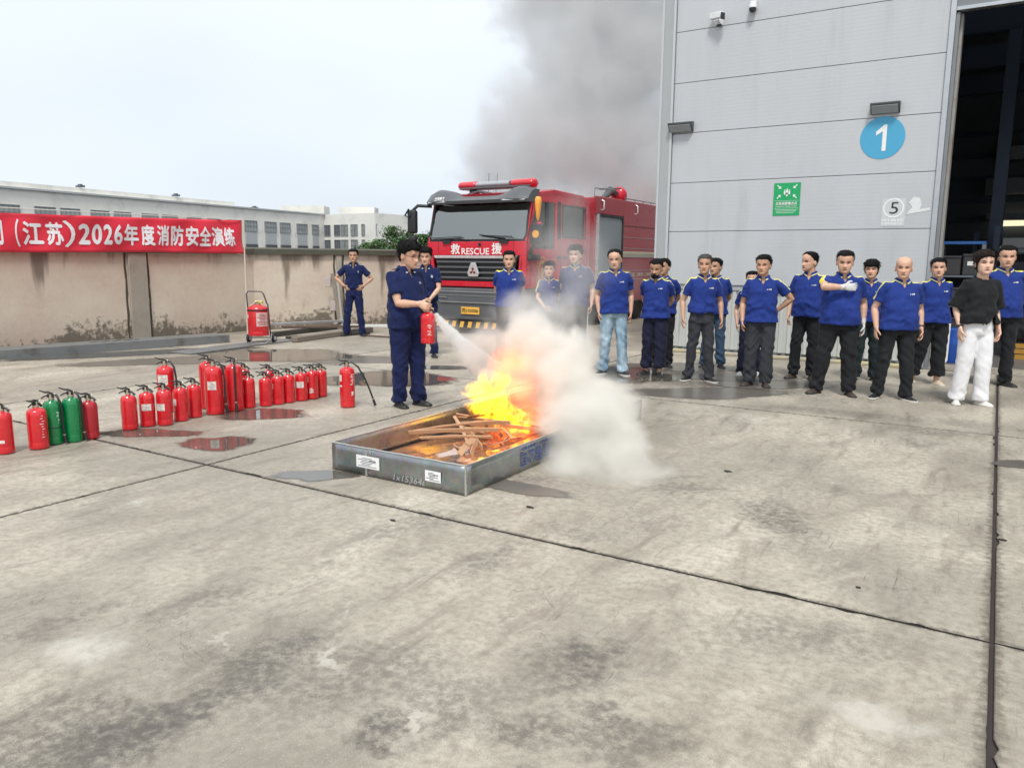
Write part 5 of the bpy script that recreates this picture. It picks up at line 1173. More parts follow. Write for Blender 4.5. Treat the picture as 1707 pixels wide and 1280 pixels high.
# ================================================================== wood strips
wood_l = M("fresh_strip", (.48, .30, .18), .7, var=.25, vs=8, stretch=(8, 1, 8), bmp=.2); wood_b = M("charred_strip", (.10, .055, .035), .9, var=.4, vs=9, dirt=(.32, .18, .10), ds=7, dth=(.4, .7))
r_ = random.Random(21)
WC = Vector((-3.80, 5.75))
labs_ = {}
def strip_piece(p0, p1, w, h, mt, label, grp="thin wood strips heaped in the tray"):
    p0, p1 = Vector(p0), Vector(p1); mid = (p0 + p1) / 2 + Vector((r_.uniform(-.01, .01), r_.uniform(-.01, .01), r_.uniform(0, .012)))
    c = MB(); rings = []
    for t in (0, .25, .5, .75, 1):
        p = p0.lerp(p1, t) + (mid - (p0 + p1) / 2) * (1 - abs(t - .5) * 2); d = (p1 - p0).normalized(); a = d.cross(Vector((0, 0, 1))).normalized(); b = a.cross(d)
        a = (a * math.cos(w * 40) + b * math.sin(w * 40) * .35).normalized(); b = d.cross(a)
        rings.append([p + a * sa * w / 2 + b * sb * h / 2 for sa, sb in ((-1, -1), (1, -1), (1, 1), (-1, 1))])
    c.loft(rings); return tag(c.build("wood_strip", mt), label, "wood strip", grp)
P2 = lambda px, py, z: gp(px, py, z)
strip_piece(P2(658, 722, .10), P2(832, 716, .20), .035, .010, wood_l, "longest pale strip reaching furthest left out of the burning heap")
strip_piece(P2(672, 721, .09), P2(806, 703, .22), .028, .008, wood_l, "pale strip just above the longest one, pointing left")
strip_piece(P2(748, 694, .13), P2(836, 702, .20), .024, .008, wood_l, "thin orange-lit strip at the top left of the heap")
strip_piece(P2(760, 706, .10), P2(850, 704, .20), .035, .010, wood_l, "short broad strip under the thin top-left one")
strip_piece(P2(766, 757, .03), P2(790, 730, .10), .050, .010, wood_l, "near broad strip slanting down to the tray bottom, left one of two")
strip_piece(P2(786, 757, .03), P2(796, 733, .10), .042, .010, wood_l, "near broad strip slanting down to the tray bottom, right one of two")
strip_piece(P2(804, 747, .04), P2(776, 716, .14), .040, .009, wood_l, "pale strip crossing the front of the heap in an X")
strip_piece(P2(756, 741, .02), P2(775, 754, .03), .016, .008, wood_l, "small curved splinter at the heap's near left foot")
strip_piece(P2(700, 730, .09), P2(820, 728, .18), .03, .009, wood_l, "strip lying along the heap's left front")
for i in range(46):
    a = r_.uniform(0, PI); L = r_.uniform(.3, .75); z = r_.uniform(.02, .22); c0 = WC + Vector((r_.gauss(.08, .16), r_.gauss(.05, .24)))
    rad = (c0 - WC).length; z = max(.022, z * (1 - rad * 1.1)); c0.x = min(-3.15, max(-3.85, c0.x))
    d = Vector((math.cos(a), math.sin(a))) * L / 2; e = r_.uniform(-.07, .09)
    for s_ in (-1, 1):
        if not (TX0 + .03 < c0.x + s_ * d.x < TX1 - .03): d.x *= .5
    burnt = rad < .25 and r_.random() < .7
    strip_piece((*(c0 - d), max(.025, z - e * .5)), (*(c0 + d), max(.025, z + e)), r_.uniform(.018, .04), r_.uniform(.006, .010), wood_b if burnt else wood_l,
                "charred strip in the middle of the burning heap" if burnt else "pale unburnt strip tangled in the burning heap", "charred wood strips in the heap" if burnt else "pale wood strips tangled in the heap")

# ================================================================== fire and smoke: density grids
def grid_volume(name, lo, hi, res, dens_fn, mat, label, cat, kind="stuff"):
    ng = bpy.data.node_groups.new(name, "GeometryNodeTree")
    ng.interface.new_socket("Geometry", in_out="OUTPUT", socket_type="NodeSocketGeometry")
    out = ng.nodes.new("NodeGroupOutput"); vc = ng.nodes.new("GeometryNodeVolumeCube")
    vc.inputs["Min"].default_value = lo; vc.inputs["Max"].default_value = hi
    for k_ in range(3): vc.inputs["Resolution " + "XYZ"[k_]].default_value = max(8, int((hi[k_] - lo[k_]) / res))
    pos = ng.nodes.new("GeometryNodeInputPosition")
    ng.links.new(dens_fn(ng, pos.outputs[0]), vc.inputs["Density"])
    sm = ng.nodes.new("GeometryNodeSetMaterial"); sm.inputs["Material"].default_value = mat
    ng.links.new(vc.outputs[0], sm.inputs[0]); ng.links.new(sm.outputs[0], out.inputs[0])
    me = bpy.data.meshes.new(name); me.materials.append(mat); ob = link(name, me); md = ob.modifiers.new("grid", "NODES"); md.node_group = ng
    return tag(ob, label, cat, kind=kind)
def gvm(ng, op, a, b=None, out=0):
    n = ng.nodes.new("ShaderNodeVectorMath"); n.operation = op
    for i, v in enumerate((a, b)):
        if v is None: continue
        if isinstance(v, (tuple, list, Vector)): n.inputs[i].default_value = tuple(v)
        else: ng.links.new(v, n.inputs[i])
    return n.outputs[out]
def warp(ng, pos, scale, amt, seed=0, detail=2):
    n = ng.nodes.new("ShaderNodeTexNoise"); n.inputs["Scale"].default_value = scale; n.inputs["Detail"].default_value = detail
    ng.links.new(gvm(ng, "ADD", pos, (seed, seed * .7, -seed)), n.inputs["Vector"])
    s = ng.nodes.new("ShaderNodeVectorMath"); s.operation = "SCALE"; s.inputs["Scale"].default_value = amt
    ng.links.new(gvm(ng, "SUBTRACT", n.outputs["Color"], (.5, .5, .5)), s.inputs[0])
    return gvm(ng, "ADD", pos, s.outputs[0])
def gnoise(ng, pos, scale, detail=5, rough=.6, stretch=None, seed=0):
    n = ng.nodes.new("ShaderNodeTexNoise"); n.inputs["Scale"].default_value = scale; n.inputs["Detail"].default_value = detail; n.inputs["Roughness"].default_value = rough
    p = gvm(ng, "ADD", pos, (seed, seed, seed))
    if stretch: p = gvm(ng, "MULTIPLY", p, stretch)
    ng.links.new(p, n.inputs["Vector"]); return n.outputs[0]
def blobs_fn(blobs, nscale, namp, edge, peak=1., seed=0, warp_amt=.25, warp_scale=1.5, detail=6, rough=.6, stretch=None, k=.25, zfloor=None):
    def fn(ng, pos):
        wp = warp(ng, pos, warp_scale, warp_amt, seed)
        acc = None
        for c_, r_b, s in blobs:
            d = gvm(ng, "LENGTH", gvm(ng, "DIVIDE", gvm(ng, "SUBTRACT", wp, c_), r_b), out=1)
            d = mth(ng, "MULTIPLY_ADD", mth(ng, "SUBTRACT", 1.0, d), s, 0.0)   # s at the centre, 0 on the ellipsoid
            if acc is None: acc = d
            else:
                m = ng.nodes.new("ShaderNodeMath"); m.operation = "SMOOTH_MAX"; ng.links.new(acc, m.inputs[0]); ng.links.new(d, m.inputs[1]); m.inputs[2].default_value = k; acc = m.outputs[0]
        nn = gnoise(ng, wp, nscale, detail, rough, stretch, seed)
        v = mth(ng, "ADD", acc, mth(ng, "MULTIPLY", mth(ng, "SUBTRACT", nn, .5), namp))
        r = ng.nodes.new("ShaderNodeMapRange"); r.interpolation_type = "SMOOTHSTEP" if edge < .6 else "LINEAR"
        ng.links.new(v, r.inputs[0]); r.inputs[1].default_value = 0; r.inputs[2].default_value = edge; r.inputs[3].default_value = 0; r.inputs[4].default_value = peak
        return r.outputs[0]
    return fn
def vol_mat(name, dens, col, aniso=.0, absorb=None):
    m = bpy.data.materials.new(name); m.use_nodes = True; nt = m.node_tree; nt.nodes.clear()
    o = N(nt, "ShaderNodeOutputMaterial"); p = N(nt, "ShaderNodeVolumePrincipled"); nt.links.new(p.outputs[0], o.inputs["Volume"])
    p.inputs["Density"].default_value = dens; p.inputs["Color"].default_value = (*col, 1); p.inputs["Anisotropy"].default_value = aniso
    return m
v_white = vol_mat("powder_cloud", 18, (.975, .963, .925), .0)
v_smoke = vol_mat("grey_smoke", 4.2, (.93, .915, .90), .1)
v_plume = vol_mat("thin_smoke", .72, (.79, .795, .80), .0)
def PB(px, py, D, r, rz=None, s_=1.): return (tuple(at_depth(px, py, D)), (r, r, rz or r), s_)
def bounds(B, pad, zlo):
    lo = [min(c_[k_] - r_b[k_] for c_, r_b, _ in B) - pad for k_ in range(3)]; hi = [max(c_[k_] + r_b[k_] for c_, r_b, _ in B) + pad for k_ in range(3)]
    lo[2] = max(zlo, lo[2]); return lo, hi
CLOUD = [PB(1000, 770, 5.75, .40, .27), PB(1045, 790, 5.65, .27, .15), PB(950, 775, 5.8, .25, .22), PB(975, 705, 6.0, .36, .34), PB(1015, 725, 5.95, .28, .30), PB(1005, 672, 6.2, .26, .26), PB(1035, 695, 6.5, .24, .22), PB(1030, 800, 5.5, .34, .14), PB(950, 800, 5.6, .26, .14), PB(945, 645, 6.35, .30, .34), PB(915, 585, 6.8, .30, .28, .9), PB(955, 600, 6.6, .20, .30, .9), PB(885, 555, 7.0, .26, .20, .8)]
lo, hi = bounds(CLOUD, .18, .002)
grid_volume("powder_cloud", lo, hi, .022, blobs_fn(CLOUD, 3.6, 1.3, .95, seed=3, warp_amt=.30, warp_scale=2.4, detail=8, rough=.66, k=.45), v_white, "dense white cloud of extinguisher powder rolling off the tray onto the concrete", "powder cloud")
PUFF = [PB(800, 592, 7.2, .30, .18, .8), PB(850, 565, 7.1, .34, .24), PB(790, 556, 7.4, .26, .16, .8), PB(880, 520, 7.2, .26, .20), PB(925, 515, 7.2, .24, .20, .9), PB(965, 560, 7.1, .22, .30, .9), PB(895, 640, 6.9, .34, .34), PB(860, 600, 7.3, .40, .25, .8), PB(745, 545, 7.6, .20, .10, .6), PB(905, 475, 7.6, .22, .16, .6)]
lo, hi = bounds(PUFF, .25, .05)
grid_volume("grey_smoke", lo, hi, .026, blobs_fn(PUFF, 3.4, 2.0, .8, seed=8, warp_amt=.45, warp_scale=1.9, detail=8, rough=.62), v_smoke, "grey swirling smoke rising from the fire in front of the onlookers", "smoke")
PLUME = [PB(905, 500, 8.2, .32, .3, .6), PB(935, 455, 9.0, .42, .42, .6), PB(955, 400, 11, .6, .7, .6), PB(985, 430, 12, .7, .9, .5),
         PB(880, 290, 23, 1.9, 1.1, 1.), PB(845, 255, 23, 1.2, .9, 1.), PB(940, 250, 23, 2.4, 1.9, 1.1), PB(1040, 270, 24, 2.6, 2.2, 1.1), PB(885, 200, 23, 1.3, 1.3, 1.), PB(960, 150, 24, 2.2, 2.2, 1.1), PB(1050, 130, 25, 2.6, 2.6, 1.1),
         PB(920, 90, 25, 1.3, 1.1, .9), PB(1000, 40, 25, 2.6, 2.4, 1.), PB(900, 20, 26, 1.6, 1.1, .9), PB(960, -60, 27, 3., 2.2, 1.), PB(1080, -30, 26, 3.2, 3.0, 1.), PB(830, 300, 23, 1.3, .6, .9), PB(815, 268, 22, .9, .7, .9), PB(838, 215, 22, .9, .8, .9), PB(868, 160, 23, .9, .8, .9), PB(860, 15, 26, 1.2, .6, .8)]
lo, hi = bounds(PLUME, 1.0, .2)
grid_volume("smoke_plume", lo, hi, .13, blobs_fn(PLUME, .80, 2.1, .55, seed=13, warp_amt=1.5, warp_scale=.7, k=.3, detail=8, rough=.62), v_plume, "tall thin grey smoke plume drifting over the fire truck into the sky", "smoke")
# jet from the nozzle: a widening cone of powder
J0 = at_depth(727, 527, 7.93); J1 = at_depth(822, 628, 7.2)
JB = []
for i in range(9):
    t = i / 8; p = J0.lerp(J1, t); p.z -= .02 * math.sin(PI * t); R = .022 + .115 * t ** 1.15; JB.append((tuple(p), (R * 1.25, R * 1.25, R * 1.25), 1))
JB = [((a[0], a[1], a[2]), b, s) for a, b, s in JB]
v_jet = vol_mat("powder_jet", 130, (.985, .98, .965), .0)
lo = [min(p[0][k_] for p in JB) - .22 for k_ in range(3)]; hi = [max(p[0][k_] for p in JB) + .22 for k_ in range(3)]
# fill the gaps between blobs with in-between ones
JB2 = []
for i in range(19):
    t = i / 18; p = J0.lerp(J1, t); p.z -= .02 * math.sin(PI * t); R = .034 + .12 * t ** 1.1; JB2.append((tuple(p), (R, R, R), 1))
grid_volume("powder_jet", lo, hi, .011, blobs_fn(JB2, 11, .55, .6, seed=5, warp_amt=.03, warp_scale=8, detail=4, k=.15), v_jet, "white jet of powder shooting from the extinguisher nozzle down to the fire", "powder jet")

# flames: glowing gas as an emissive grid
def flame_mat(name, ramp, strength, dens=0., dscale=1.):
    m = bpy.data.materials.new(name); m.use_nodes = True; nt = m.node_tree; nt.nodes.clear()
    o = N(nt, "ShaderNodeOutputMaterial"); at = N(nt, "ShaderNodeAttribute"); at.attribute_name = "density"
    r = N(nt, "ShaderNodeValToRGB"); el = r.color_ramp.elements
    while len(el) < len(ramp): el.new(.5)
    for e, (p, c_) in zip(el, ramp): e.position = p; e.color = (*c_, 1)
    nt.links.new(at.outputs["Fac"], r.inputs[0]); em = N(nt, "ShaderNodeEmission"); nt.links.new(r.outputs[0], em.inputs[0])
    nt.links.new(mth(nt, "MULTIPLY", at.outputs["Fac"], strength), em.inputs[1])
    ab = N(nt, "ShaderNodeVolumeAbsorption"); ab.inputs[0].default_value = (1, .6, .3, 1); nt.links.new(mth(nt, "MULTIPLY", at.outputs["Fac"], dens), ab.inputs["Density"])
    ad = N(nt, "ShaderNodeAddShader"); nt.links.new(em.outputs[0], ad.inputs[0]); nt.links.new(ab.outputs[0], ad.inputs[1]); nt.links.new(ad.outputs[0], o.inputs["Volume"]); return m
def flame_fn(blobs, edge=.5, ns=7., namp=1.6, seed=0, wa=.22, ws=4., stretch=(1, 1, .42), k=.12, detail=3):
    def fn(ng, pos):
        wp = warp(ng, pos, ws, wa, seed); acc = None
        for c_, r_b, s in blobs:
            d = mth(ng, "MULTIPLY", mth(ng, "SUBTRACT", 1.0, gvm(ng, "LENGTH", gvm(ng, "DIVIDE", gvm(ng, "SUBTRACT", wp, c_), r_b), out=1)), s)
            if acc is None: acc = d
            else:
                m = ng.nodes.new("ShaderNodeMath"); m.operation = "SMOOTH_MAX"; ng.links.new(acc, m.inputs[0]); ng.links.new(d, m.inputs[1]); m.inputs[2].default_value = k; acc = m.outputs[0]
        nn = gnoise(ng, wp, ns, detail, .55, stretch, seed)
        rid = mth(ng, "SUBTRACT", 1.0, mth(ng, "MULTIPLY", mth(ng, "ABSOLUTE", mth(ng, "SUBTRACT", nn, .5)), 13.0))   # thin bright sheets
        v = mth(ng, "ADD", acc, mth(ng, "MULTIPLY", mth(ng, "SUBTRACT", rid, .25), namp * .5))
        r = ng.nodes.new("ShaderNodeMapRange"); ng.links.new(v, r.inputs[0]); r.inputs[1].default_value = .15; r.inputs[2].default_value = .15 + edge; r.inputs[3].default_value = 0; r.inputs[4].default_value = 1
        return mth(ng, "MULTIPLY", r.outputs[0], mth(ng, "GREATER_THAN", acc, -.15))
    return fn
FD = 6.75
fp_ = lambda px, py, D=FD: tuple(at_depth(px, py, D))
def fb_(px, py, rx, rz, D=FD, s=1.): return (fp_(px, py, D), (rx, rx, rz), s)
FL = [fb_(801, 634, .035, .08), fb_(848, 630, .03, .10), fb_(779, 646, .05, .035), fb_(893, 728, .05, .03), fb_(812, 668, .17, .13), fb_(800, 655, .14, .09), fb_(790, 642, .07, .06), fb_(832, 650, .08, .14), fb_(838, 632, .04, .09), fb_(826, 685, .18, .12), fb_(850, 700, .13, .09), fb_(862, 716, .12, .06), fb_(838, 665, .10, .13), fb_(872, 722, .08, .035)]
v_flame = flame_mat("flame_gas", [(0, (1, .16, .01)), (.25, (1, .34, .015)), (.6, (1, .58, .012)), (1, (1, .80, .03))], 15, 4)
cs = [b[0] for b in FL]; lo = [min(c_[k_] for c_ in cs) - .25 for k_ in range(3)]; hi = [max(c_[k_] for c_ in cs) + .25 for k_ in range(3)]; lo[2] = max(.03, lo[2])
grid_volume("flames", lo, hi, .0085, flame_fn(FL, seed=4, edge=.55, namp=1.9, ns=9, wa=.30, ws=5.), v_flame, "bright yellow flames leaping from the heap of wood strips", "fire")
GL = [fb_(852, 605, .19, .15, 6.6), fb_(868, 650, .19, .17, 6.6), fb_(882, 690, .17, .16, 6.6), fb_(840, 640, .18, .2, 6.8), fb_(855, 720, .25, .08, 6.7)]
v_glow = flame_mat("orange_glow", [(0, (1, .12, .03)), (1, (1, .24, .08))], 6.5, 1.5)
cs = [b[0] for b in GL]; lo = [min(c_[k_] for c_ in cs) - .3 for k_ in range(3)]; hi = [max(c_[k_] for c_ in cs) + .3 for k_ in range(3)]; lo[2] = max(.03, lo[2])
grid_volume("orange_flames", lo, hi, .016, blobs_fn(GL, 5, 1.0, .9, seed=6, warp_amt=.14, warp_scale=3, stretch=(1, 1, .5)), v_glow, "soft orange flame and glow behind the yellow flames, veiled by smoke", "fire")
# ================================================================== people
def skin_mat(name, col):
    m, nt, b = new_mat(name); n = noise_n(nt, 14, 4, .6); n2 = noise_n(nt, 3, 2, .5)
    c = mixc(nt, remap(nt, n.outputs[0], .35, .7), tuple(q * .88 for q in col), tuple(min(1, q * 1.10) for q in col))
    c = mixc(nt, remap(nt, n2.outputs[0], .5, .7, 0, .35), c, (col[0] * 1.02, col[1] * .72, col[2] * .68))
    nt.links.new(c, b.inputs["Base Color"]); b.inputs["Roughness"].default_value = .5
    b.inputs["Subsurface Weight"].default_value = .12; b.inputs["Subsurface Radius"].default_value = (.02, .008, .005); b.inputs["Subsurface Scale"].default_value = .5
    return m
SK = [skin_mat("skin_light", (.72, .48, .36)), skin_mat("skin_mid", (.62, .385, .27)), skin_mat("skin_tan", (.51, .305, .20))]
def cloth_mat(name, col, weave=420, rough=.85, var=.12):
    m, nt, b = new_mat(name); n = noise_n(nt, 7, 5, .6); n2 = noise_n(nt, weave, 2, .5)
    c = mixc(nt, remap(nt, n.outputs[0], .3, .7), tuple(q * (1 - var) for q in col), tuple(min(1, q * (1 + var)) for q in col))
    nt.links.new(c, b.inputs["Base Color"]); b.inputs["Roughness"].default_value = rough; b.inputs["Sheen Weight"].default_value = .04; b.inputs["Specular IOR Level"].default_value = .25
    n3 = noise_n(nt, 16, 4, .6, (1, 1, .4)); h = mth(nt, "ADD", mth(nt, "MULTIPLY", n2.outputs[0], .15), n3.outputs[0]); bump(nt, b, h, .6, .014)
    return m, nt, b, c
def polo_mat(name, col, scheme):
    """scheme: colour bands over the signed distance (metres, + to the front) from the shoulder seam"""
    m, nt, b, c = cloth_mat(name, col)
    at = N(nt, "ShaderNodeAttribute"); at.attribute_name = "seam"
    for (a, b_, cc) in scheme:
        f = mth(nt, "MULTIPLY", mth(nt, "GREATER_THAN", at.outputs["Fac"], a), mth(nt, "LESS_THAN", at.outputs["Fac"], b_)); c = mixc(nt, f, c, cc)
    nt.links.new(c, b.inputs["Base Color"]); return m
ROYAL = (.014, .036, .205); YEL = (.70, .66, .03); WHT = (.74, .74, .68); BLK = (.012, .014, .03)
polo = polo_mat("royal_blue_polo", ROYAL, [(-.034, .020, YEL), (.020, .028, WHT), (.028, .033, BLK)])
polo2 = polo_mat("royal_blue_polo_striped", ROYAL, [(-.040, -.010, YEL), (-.010, .006, BLK), (.006, .026, YEL), (.026, .032, WHT)])
polo_smoke_dark = polo_mat("smoke_darkened_polo", (.022, .032, .13), [(-.022, .014, (.62, .47, .22)), (.014, .024, (.66, .58, .42))])  # polo blue darkened in its colour to stand for the smoke veil
navy = cloth_mat("navy_uniform", (.007, .015, .070))[0]; navy_p = cloth_mat("navy_uniform_trousers", (.008, .014, .065))[0]
tee_k = cloth_mat("black_tee", (.012, .013, .015))[0]; white_pant = cloth_mat("white_linen", (.74, .74, .76), var=.04)[0]
PM = {k: cloth_mat("trousers_" + k, c)[0] for k, c in dict(black=(.014, .015, .018), charcoal=(.035, .038, .046), navy=(.012, .014, .035), jeans=(.045, .085, .15), light_jeans=(.24, .36, .46), green_black=(.014, .024, .026)).items()}
def denim_fade():
    m = PM["light_jeans"]; nt = m.node_tree; b = nt.nodes["Principled BSDF"]; n = noise_n(nt, 5, 5, .65, (1.5, 1, .5))
    nt.links.new(mixc(nt, remap(nt, n.outputs[0], .35, .65), (.15, .26, .36), (.40, .52, .60)), b.inputs["Base Color"])
denim_fade()
def hair_mat(name, col):
    m, nt, b = new_mat(name); n = noise_n(nt, 60, 4, .7, (1, 1, .25)); nt.links.new(mixc(nt, n.outputs[0], tuple(q * .5 for q in col), tuple(q * 1.6 for q in col)), b.inputs["Base Color"])
    b.inputs["Roughness"].default_value = .6; b.inputs["Specular IOR Level"].default_value = .18; bump(nt, b, n.outputs[0], 1.0, .02); return m
HM = dict(black=hair_mat("hair_black", (.007, .006, .006)), grey=hair_mat("hair_grey", (.085, .08, .078)), brown=hair_mat("hair_brown", (.022, .014, .011)))
shoe_k = M("shoe_black", (.018, .018, .02), .5, var=.2); shoe_b = M("shoe_brown", (.05, .035, .028), .6, var=.2); shoe_t = M("shoe_tan", (.60, .47, .34), .6); shoe_w = M("shoe_white", (.66, .64, .62), .5, var=.1)
sole_w = M("sole_white", (.62, .60, .56), .6); sole_k = M("sole_dark", (.03, .03, .03), .8)
eye_m = M("eye_dark", (.02, .014, .012), .2); eyew_m = M("eye_white", (.50, .46, .42), .3); brow_m = M("eyebrow", (.022, .017, .014), .9); lip_m = M("lips", (.34, .125, .105), .5); lidm = M("eyelid_shadow", (.24, .125, .085), .6)
glove_m = cloth_mat("knit_glove", (.60, .60, .60))[0]; glass_f = M("spectacle_frame", (.02, .018, .018), .3); button_m = M("button_dark", (.05, .05, .06), .4); collar_w = M("collar_white", (.68, .64, .52), .7); collar_y = M("collar_yellow", (.60, .58, .08), .7)
belt_m = M("belt_black", (.012, .012, .013), .4); badge_w = M("badge_white", (.66, .70, .76), .5, var=.1)

HP = [  # head: z, half width, front y, back y   (metres above the chin)
    (-.004, .020, -.072, -.020), (.004, .034, -.083, .002), (.018, .046, -.088, .022), (.034, .055, -.088, .042), (.052, .060, -.087, .060), (.070, .064, -.086, .073), (.090, .069, -.085, .084),
    (.108, .0715, -.083, .092), (.125, .073, -.086, .097), (.145, .075, -.089, .100), (.165, .0745, -.087, .098), (.185, .070, -.078, .089), (.202, .060, -.061, .072), (.214, .045, -.041, .050), (.222, .025, -.018, .028), (.2245, .008, .0, .010)]
def interp_head(z):
    for i in range(len(HP) - 1):
        if z <= HP[i + 1][0]: break
    a, b = HP[i], HP[i + 1]; t = max(0, min(1, (z - a[0]) / (b[0] - a[0]))); return [a[k] + (b[k] - a[k]) * t for k in (1, 2, 3)]
def g2(x, z, cx, cz, sx, sz): return math.exp(-((x - cx) / sx) ** 2 - ((z - cz) / sz) ** 2)
def head_pt(z, th, f, grow=0.):
    """th = 0 front, turning to +x"""
    hw, yf, yb = interp_head(z); hw *= f["w"]; yc = (yf + yb) / 2; ry = (yb - yf) / 2; e = 2 / 2.25
    s, c = math.sin(th), math.cos(th); x = (hw + grow) * math.copysign(abs(s) ** e, s); y = yc - (ry + grow) * math.copysign(abs(c) ** e, c)
    if grow == 0. and c > 0:
        d = .025 * f["nose"] * g2(x, z, 0, .074, .0135, .013) + .015 * g2(x, z, 0, .095, .010, .020) + .006 * g2(x, z, .013, .070, .008, .008) + .006 * g2(x, z, -.013, .070, .008, .008)
        d += .0055 * (g2(x, z, .026, .1235, .022, .008) + g2(x, z, -.026, .1235, .022, .008)) - .010 * (g2(x, z, .031, .108, .017, .010) + g2(x, z, -.031, .108, .017, .010))
        d += .0065 * g2(x, z, 0, .0475, .024, .009) - .004 * g2(x, z, 0, .034, .022, .006) + .006 * g2(x, z, 0, .014, .020, .012) + .005 * (g2(x, z, .046, .082, .018, .018) + g2(x, z, -.046, .082, .018, .018))
        d += .004 * f["cheek"] * (g2(x, z, .045, .055, .018, .022) + g2(x, z, -.045, .055, .018, .022)); y -= d
        if f["cheek"]: x *= 1 + .05 * f["cheek"] * g2(x, z, math.copysign(.05, x), .05, .03, .03)
    return Vector((x, y, z))
def front_y(x, z, f):
    lo, hi = 0, PI / 2
    for _ in range(22):
        m = (lo + hi) / 2
        if head_pt(z, m, f).x < abs(x): lo = m
        else: hi = m
    return head_pt(z, lo, f).y
def head_rings(f, nz=46, nt=52):
    R = []
    for i in range(nz + 1):
        z = -.004 + .2285 * (i / nz); R.append([head_pt(z, 2 * PI * k / nt, f) for k in range(nt)])
    return R
HAIR = {  # hairline height at front, 45, 75, 95, 125, 180 degrees from the front; thickness; noise
    "short": ((.176, .178, .150, .088, .060, .038), .013, .5), "flat": ((.170, .172, .145, .085, .06, .035), .018, .5), "buzz": ((.176, .178, .150, .095, .070, .045), .006, .1), "receding": ((.203, .190, .150, .095, .055, .035), .011, .25),
    "balding": ((.212, .200, .160, .100, .055, .035), .007, .2), "bald": ((.9,) * 6, 0, 0), "tousled": ((.164, .168, .140, .088, .060, .03), .021, .8), "bangs": ((.138, .138, .110, .055, .030, .010), .018, .5), "bob": ((.150, .140, .085, .030, .000, -.004), .028, .25), "tied": ((.176, .170, .135, .075, .045, .03), .012, .3), "cropped": ((.176, .180, .155, .092, .066, .040), .009, .25), "swept": ((.168, .150, .092, .050, .020, .005), .024, .35)}
def hair_mesh(f, style, xf, seed):
    (H, thick, nzz) = HAIR[style]
    A = (0, PI / 4, PI * 75 / 180, PI * 95 / 180, PI * 125 / 180, PI); nt, nz = 64, 52; rings = []
    for i in range(nz + 1):
        z = -.004 + .2285 * i / nz; ring = []
        for k in range(nt):
            th = 2 * PI * k / nt; a = th if th <= PI else 2 * PI - th
            for j in range(5):
                if a <= A[j + 1]: break
            hl = H[j] + (H[j + 1] - H[j]) * (a - A[j]) / (A[j + 1] - A[j])
            if style == "swept" and th < PI: hl += .015 * math.sin(th)
            hl += .006 * noise.noise(Vector((math.sin(th) * 9, math.cos(th) * 9, seed)))
            t = max(0, min(1, (z - hl + .004) / .016)); t = t * t * (3 - 2 * t)
            q = head_pt(z, th, f, grow=1e-6); nrm = Vector((q.x, q.y - .005, (z - .10) * 1.1)).normalized()
            s = Vector((math.sin(th) * 5, math.cos(th) * 5, z * 22)); n_ = noise.noise(s + Vector((seed, 0, 0))) * .7 + noise.noise(s * 3 + Vector((0, seed, 0))) * .45
            g = thick * (1 + nzz * n_) * (.45 + .55 * max(0, min(1, (z - .12) / .07))) * (1.0 if a > .9 or z > .19 else .8) * (t ** .7) - .008 * (1 - t)
            if thick and z > .17: g *= 1 + .25 * f.get("top", 0)
            ring.append(xf @ (q + nrm * g))
        rings.append(ring)
    mb = MB().loft(rings)
    if thick > .004:       # loose locks along the growth direction
        r9 = random.Random(int(seed * 10)); C0 = xf @ Vector((0, .0, .10)); crown = xf @ Vector((.01, .035, .235)); cnt = 0
        for _ in range(2400):
            i, k = r9.randrange(6, nz), r9.randrange(nt); p = rings[i][k]; q = xf @ head_pt(-.004 + .2285 * i / nz, 2 * PI * k / nt, f, grow=1e-6)
            if (p - C0).length < (q - C0).length + .003: continue
            n = (p - C0).normalized(); d = (p - crown); d = d - n * d.dot(n)
            if d.length < .01: d = Vector((r9.gauss(0, 1), r9.gauss(0, 1), 0))
            d = (d.normalized() + Vector((r9.gauss(0, .35), r9.gauss(0, .35), r9.gauss(0, .25)))).normalized(); sd = d.cross(n).normalized(); L = r9.uniform(.6, 1.5) * (thick * .9 + .008); w = r9.uniform(.0015, .0035)
            o = p - n * .002; mb.add([o - sd * w, o + sd * w, o + d * L * .6 + n * L * r9.uniform(.05, .35) + sd * w * .4, o + d * L + n * L * r9.uniform(-.1, .25)], [(0, 1, 2), (0, 2, 3)]); cnt += 1
            if cnt > 700: break
    return mb
def torso_rings(P, off=0., z_lo=.0, n=36, ex=2.4):
    out = []
    for z, rx, ry, cy in P:
        if z < z_lo: continue
        rx += off; ry += off
        out.append([Vector((rx * math.copysign(abs(math.cos(t)) ** (2 / ex), math.cos(t)), cy + ry * math.copysign(abs(math.sin(t)) ** (2 / ex), math.sin(t)), z)) for t in [2 * PI * k / n for k in range(n)]])
    return out
def ik(Sh, W, L1, L2, hint):
    d = W - Sh; D = min(d.length, (L1 + L2) * .999); u = d.normalized(); a = (L1 * L1 - L2 * L2 + D * D) / (2 * D); h = math.sqrt(max(0, L1 * L1 - a * a))
    hp = (hint - u * hint.dot(u)).normalized(); return Sh + u * a + hp * h, Sh + u * D
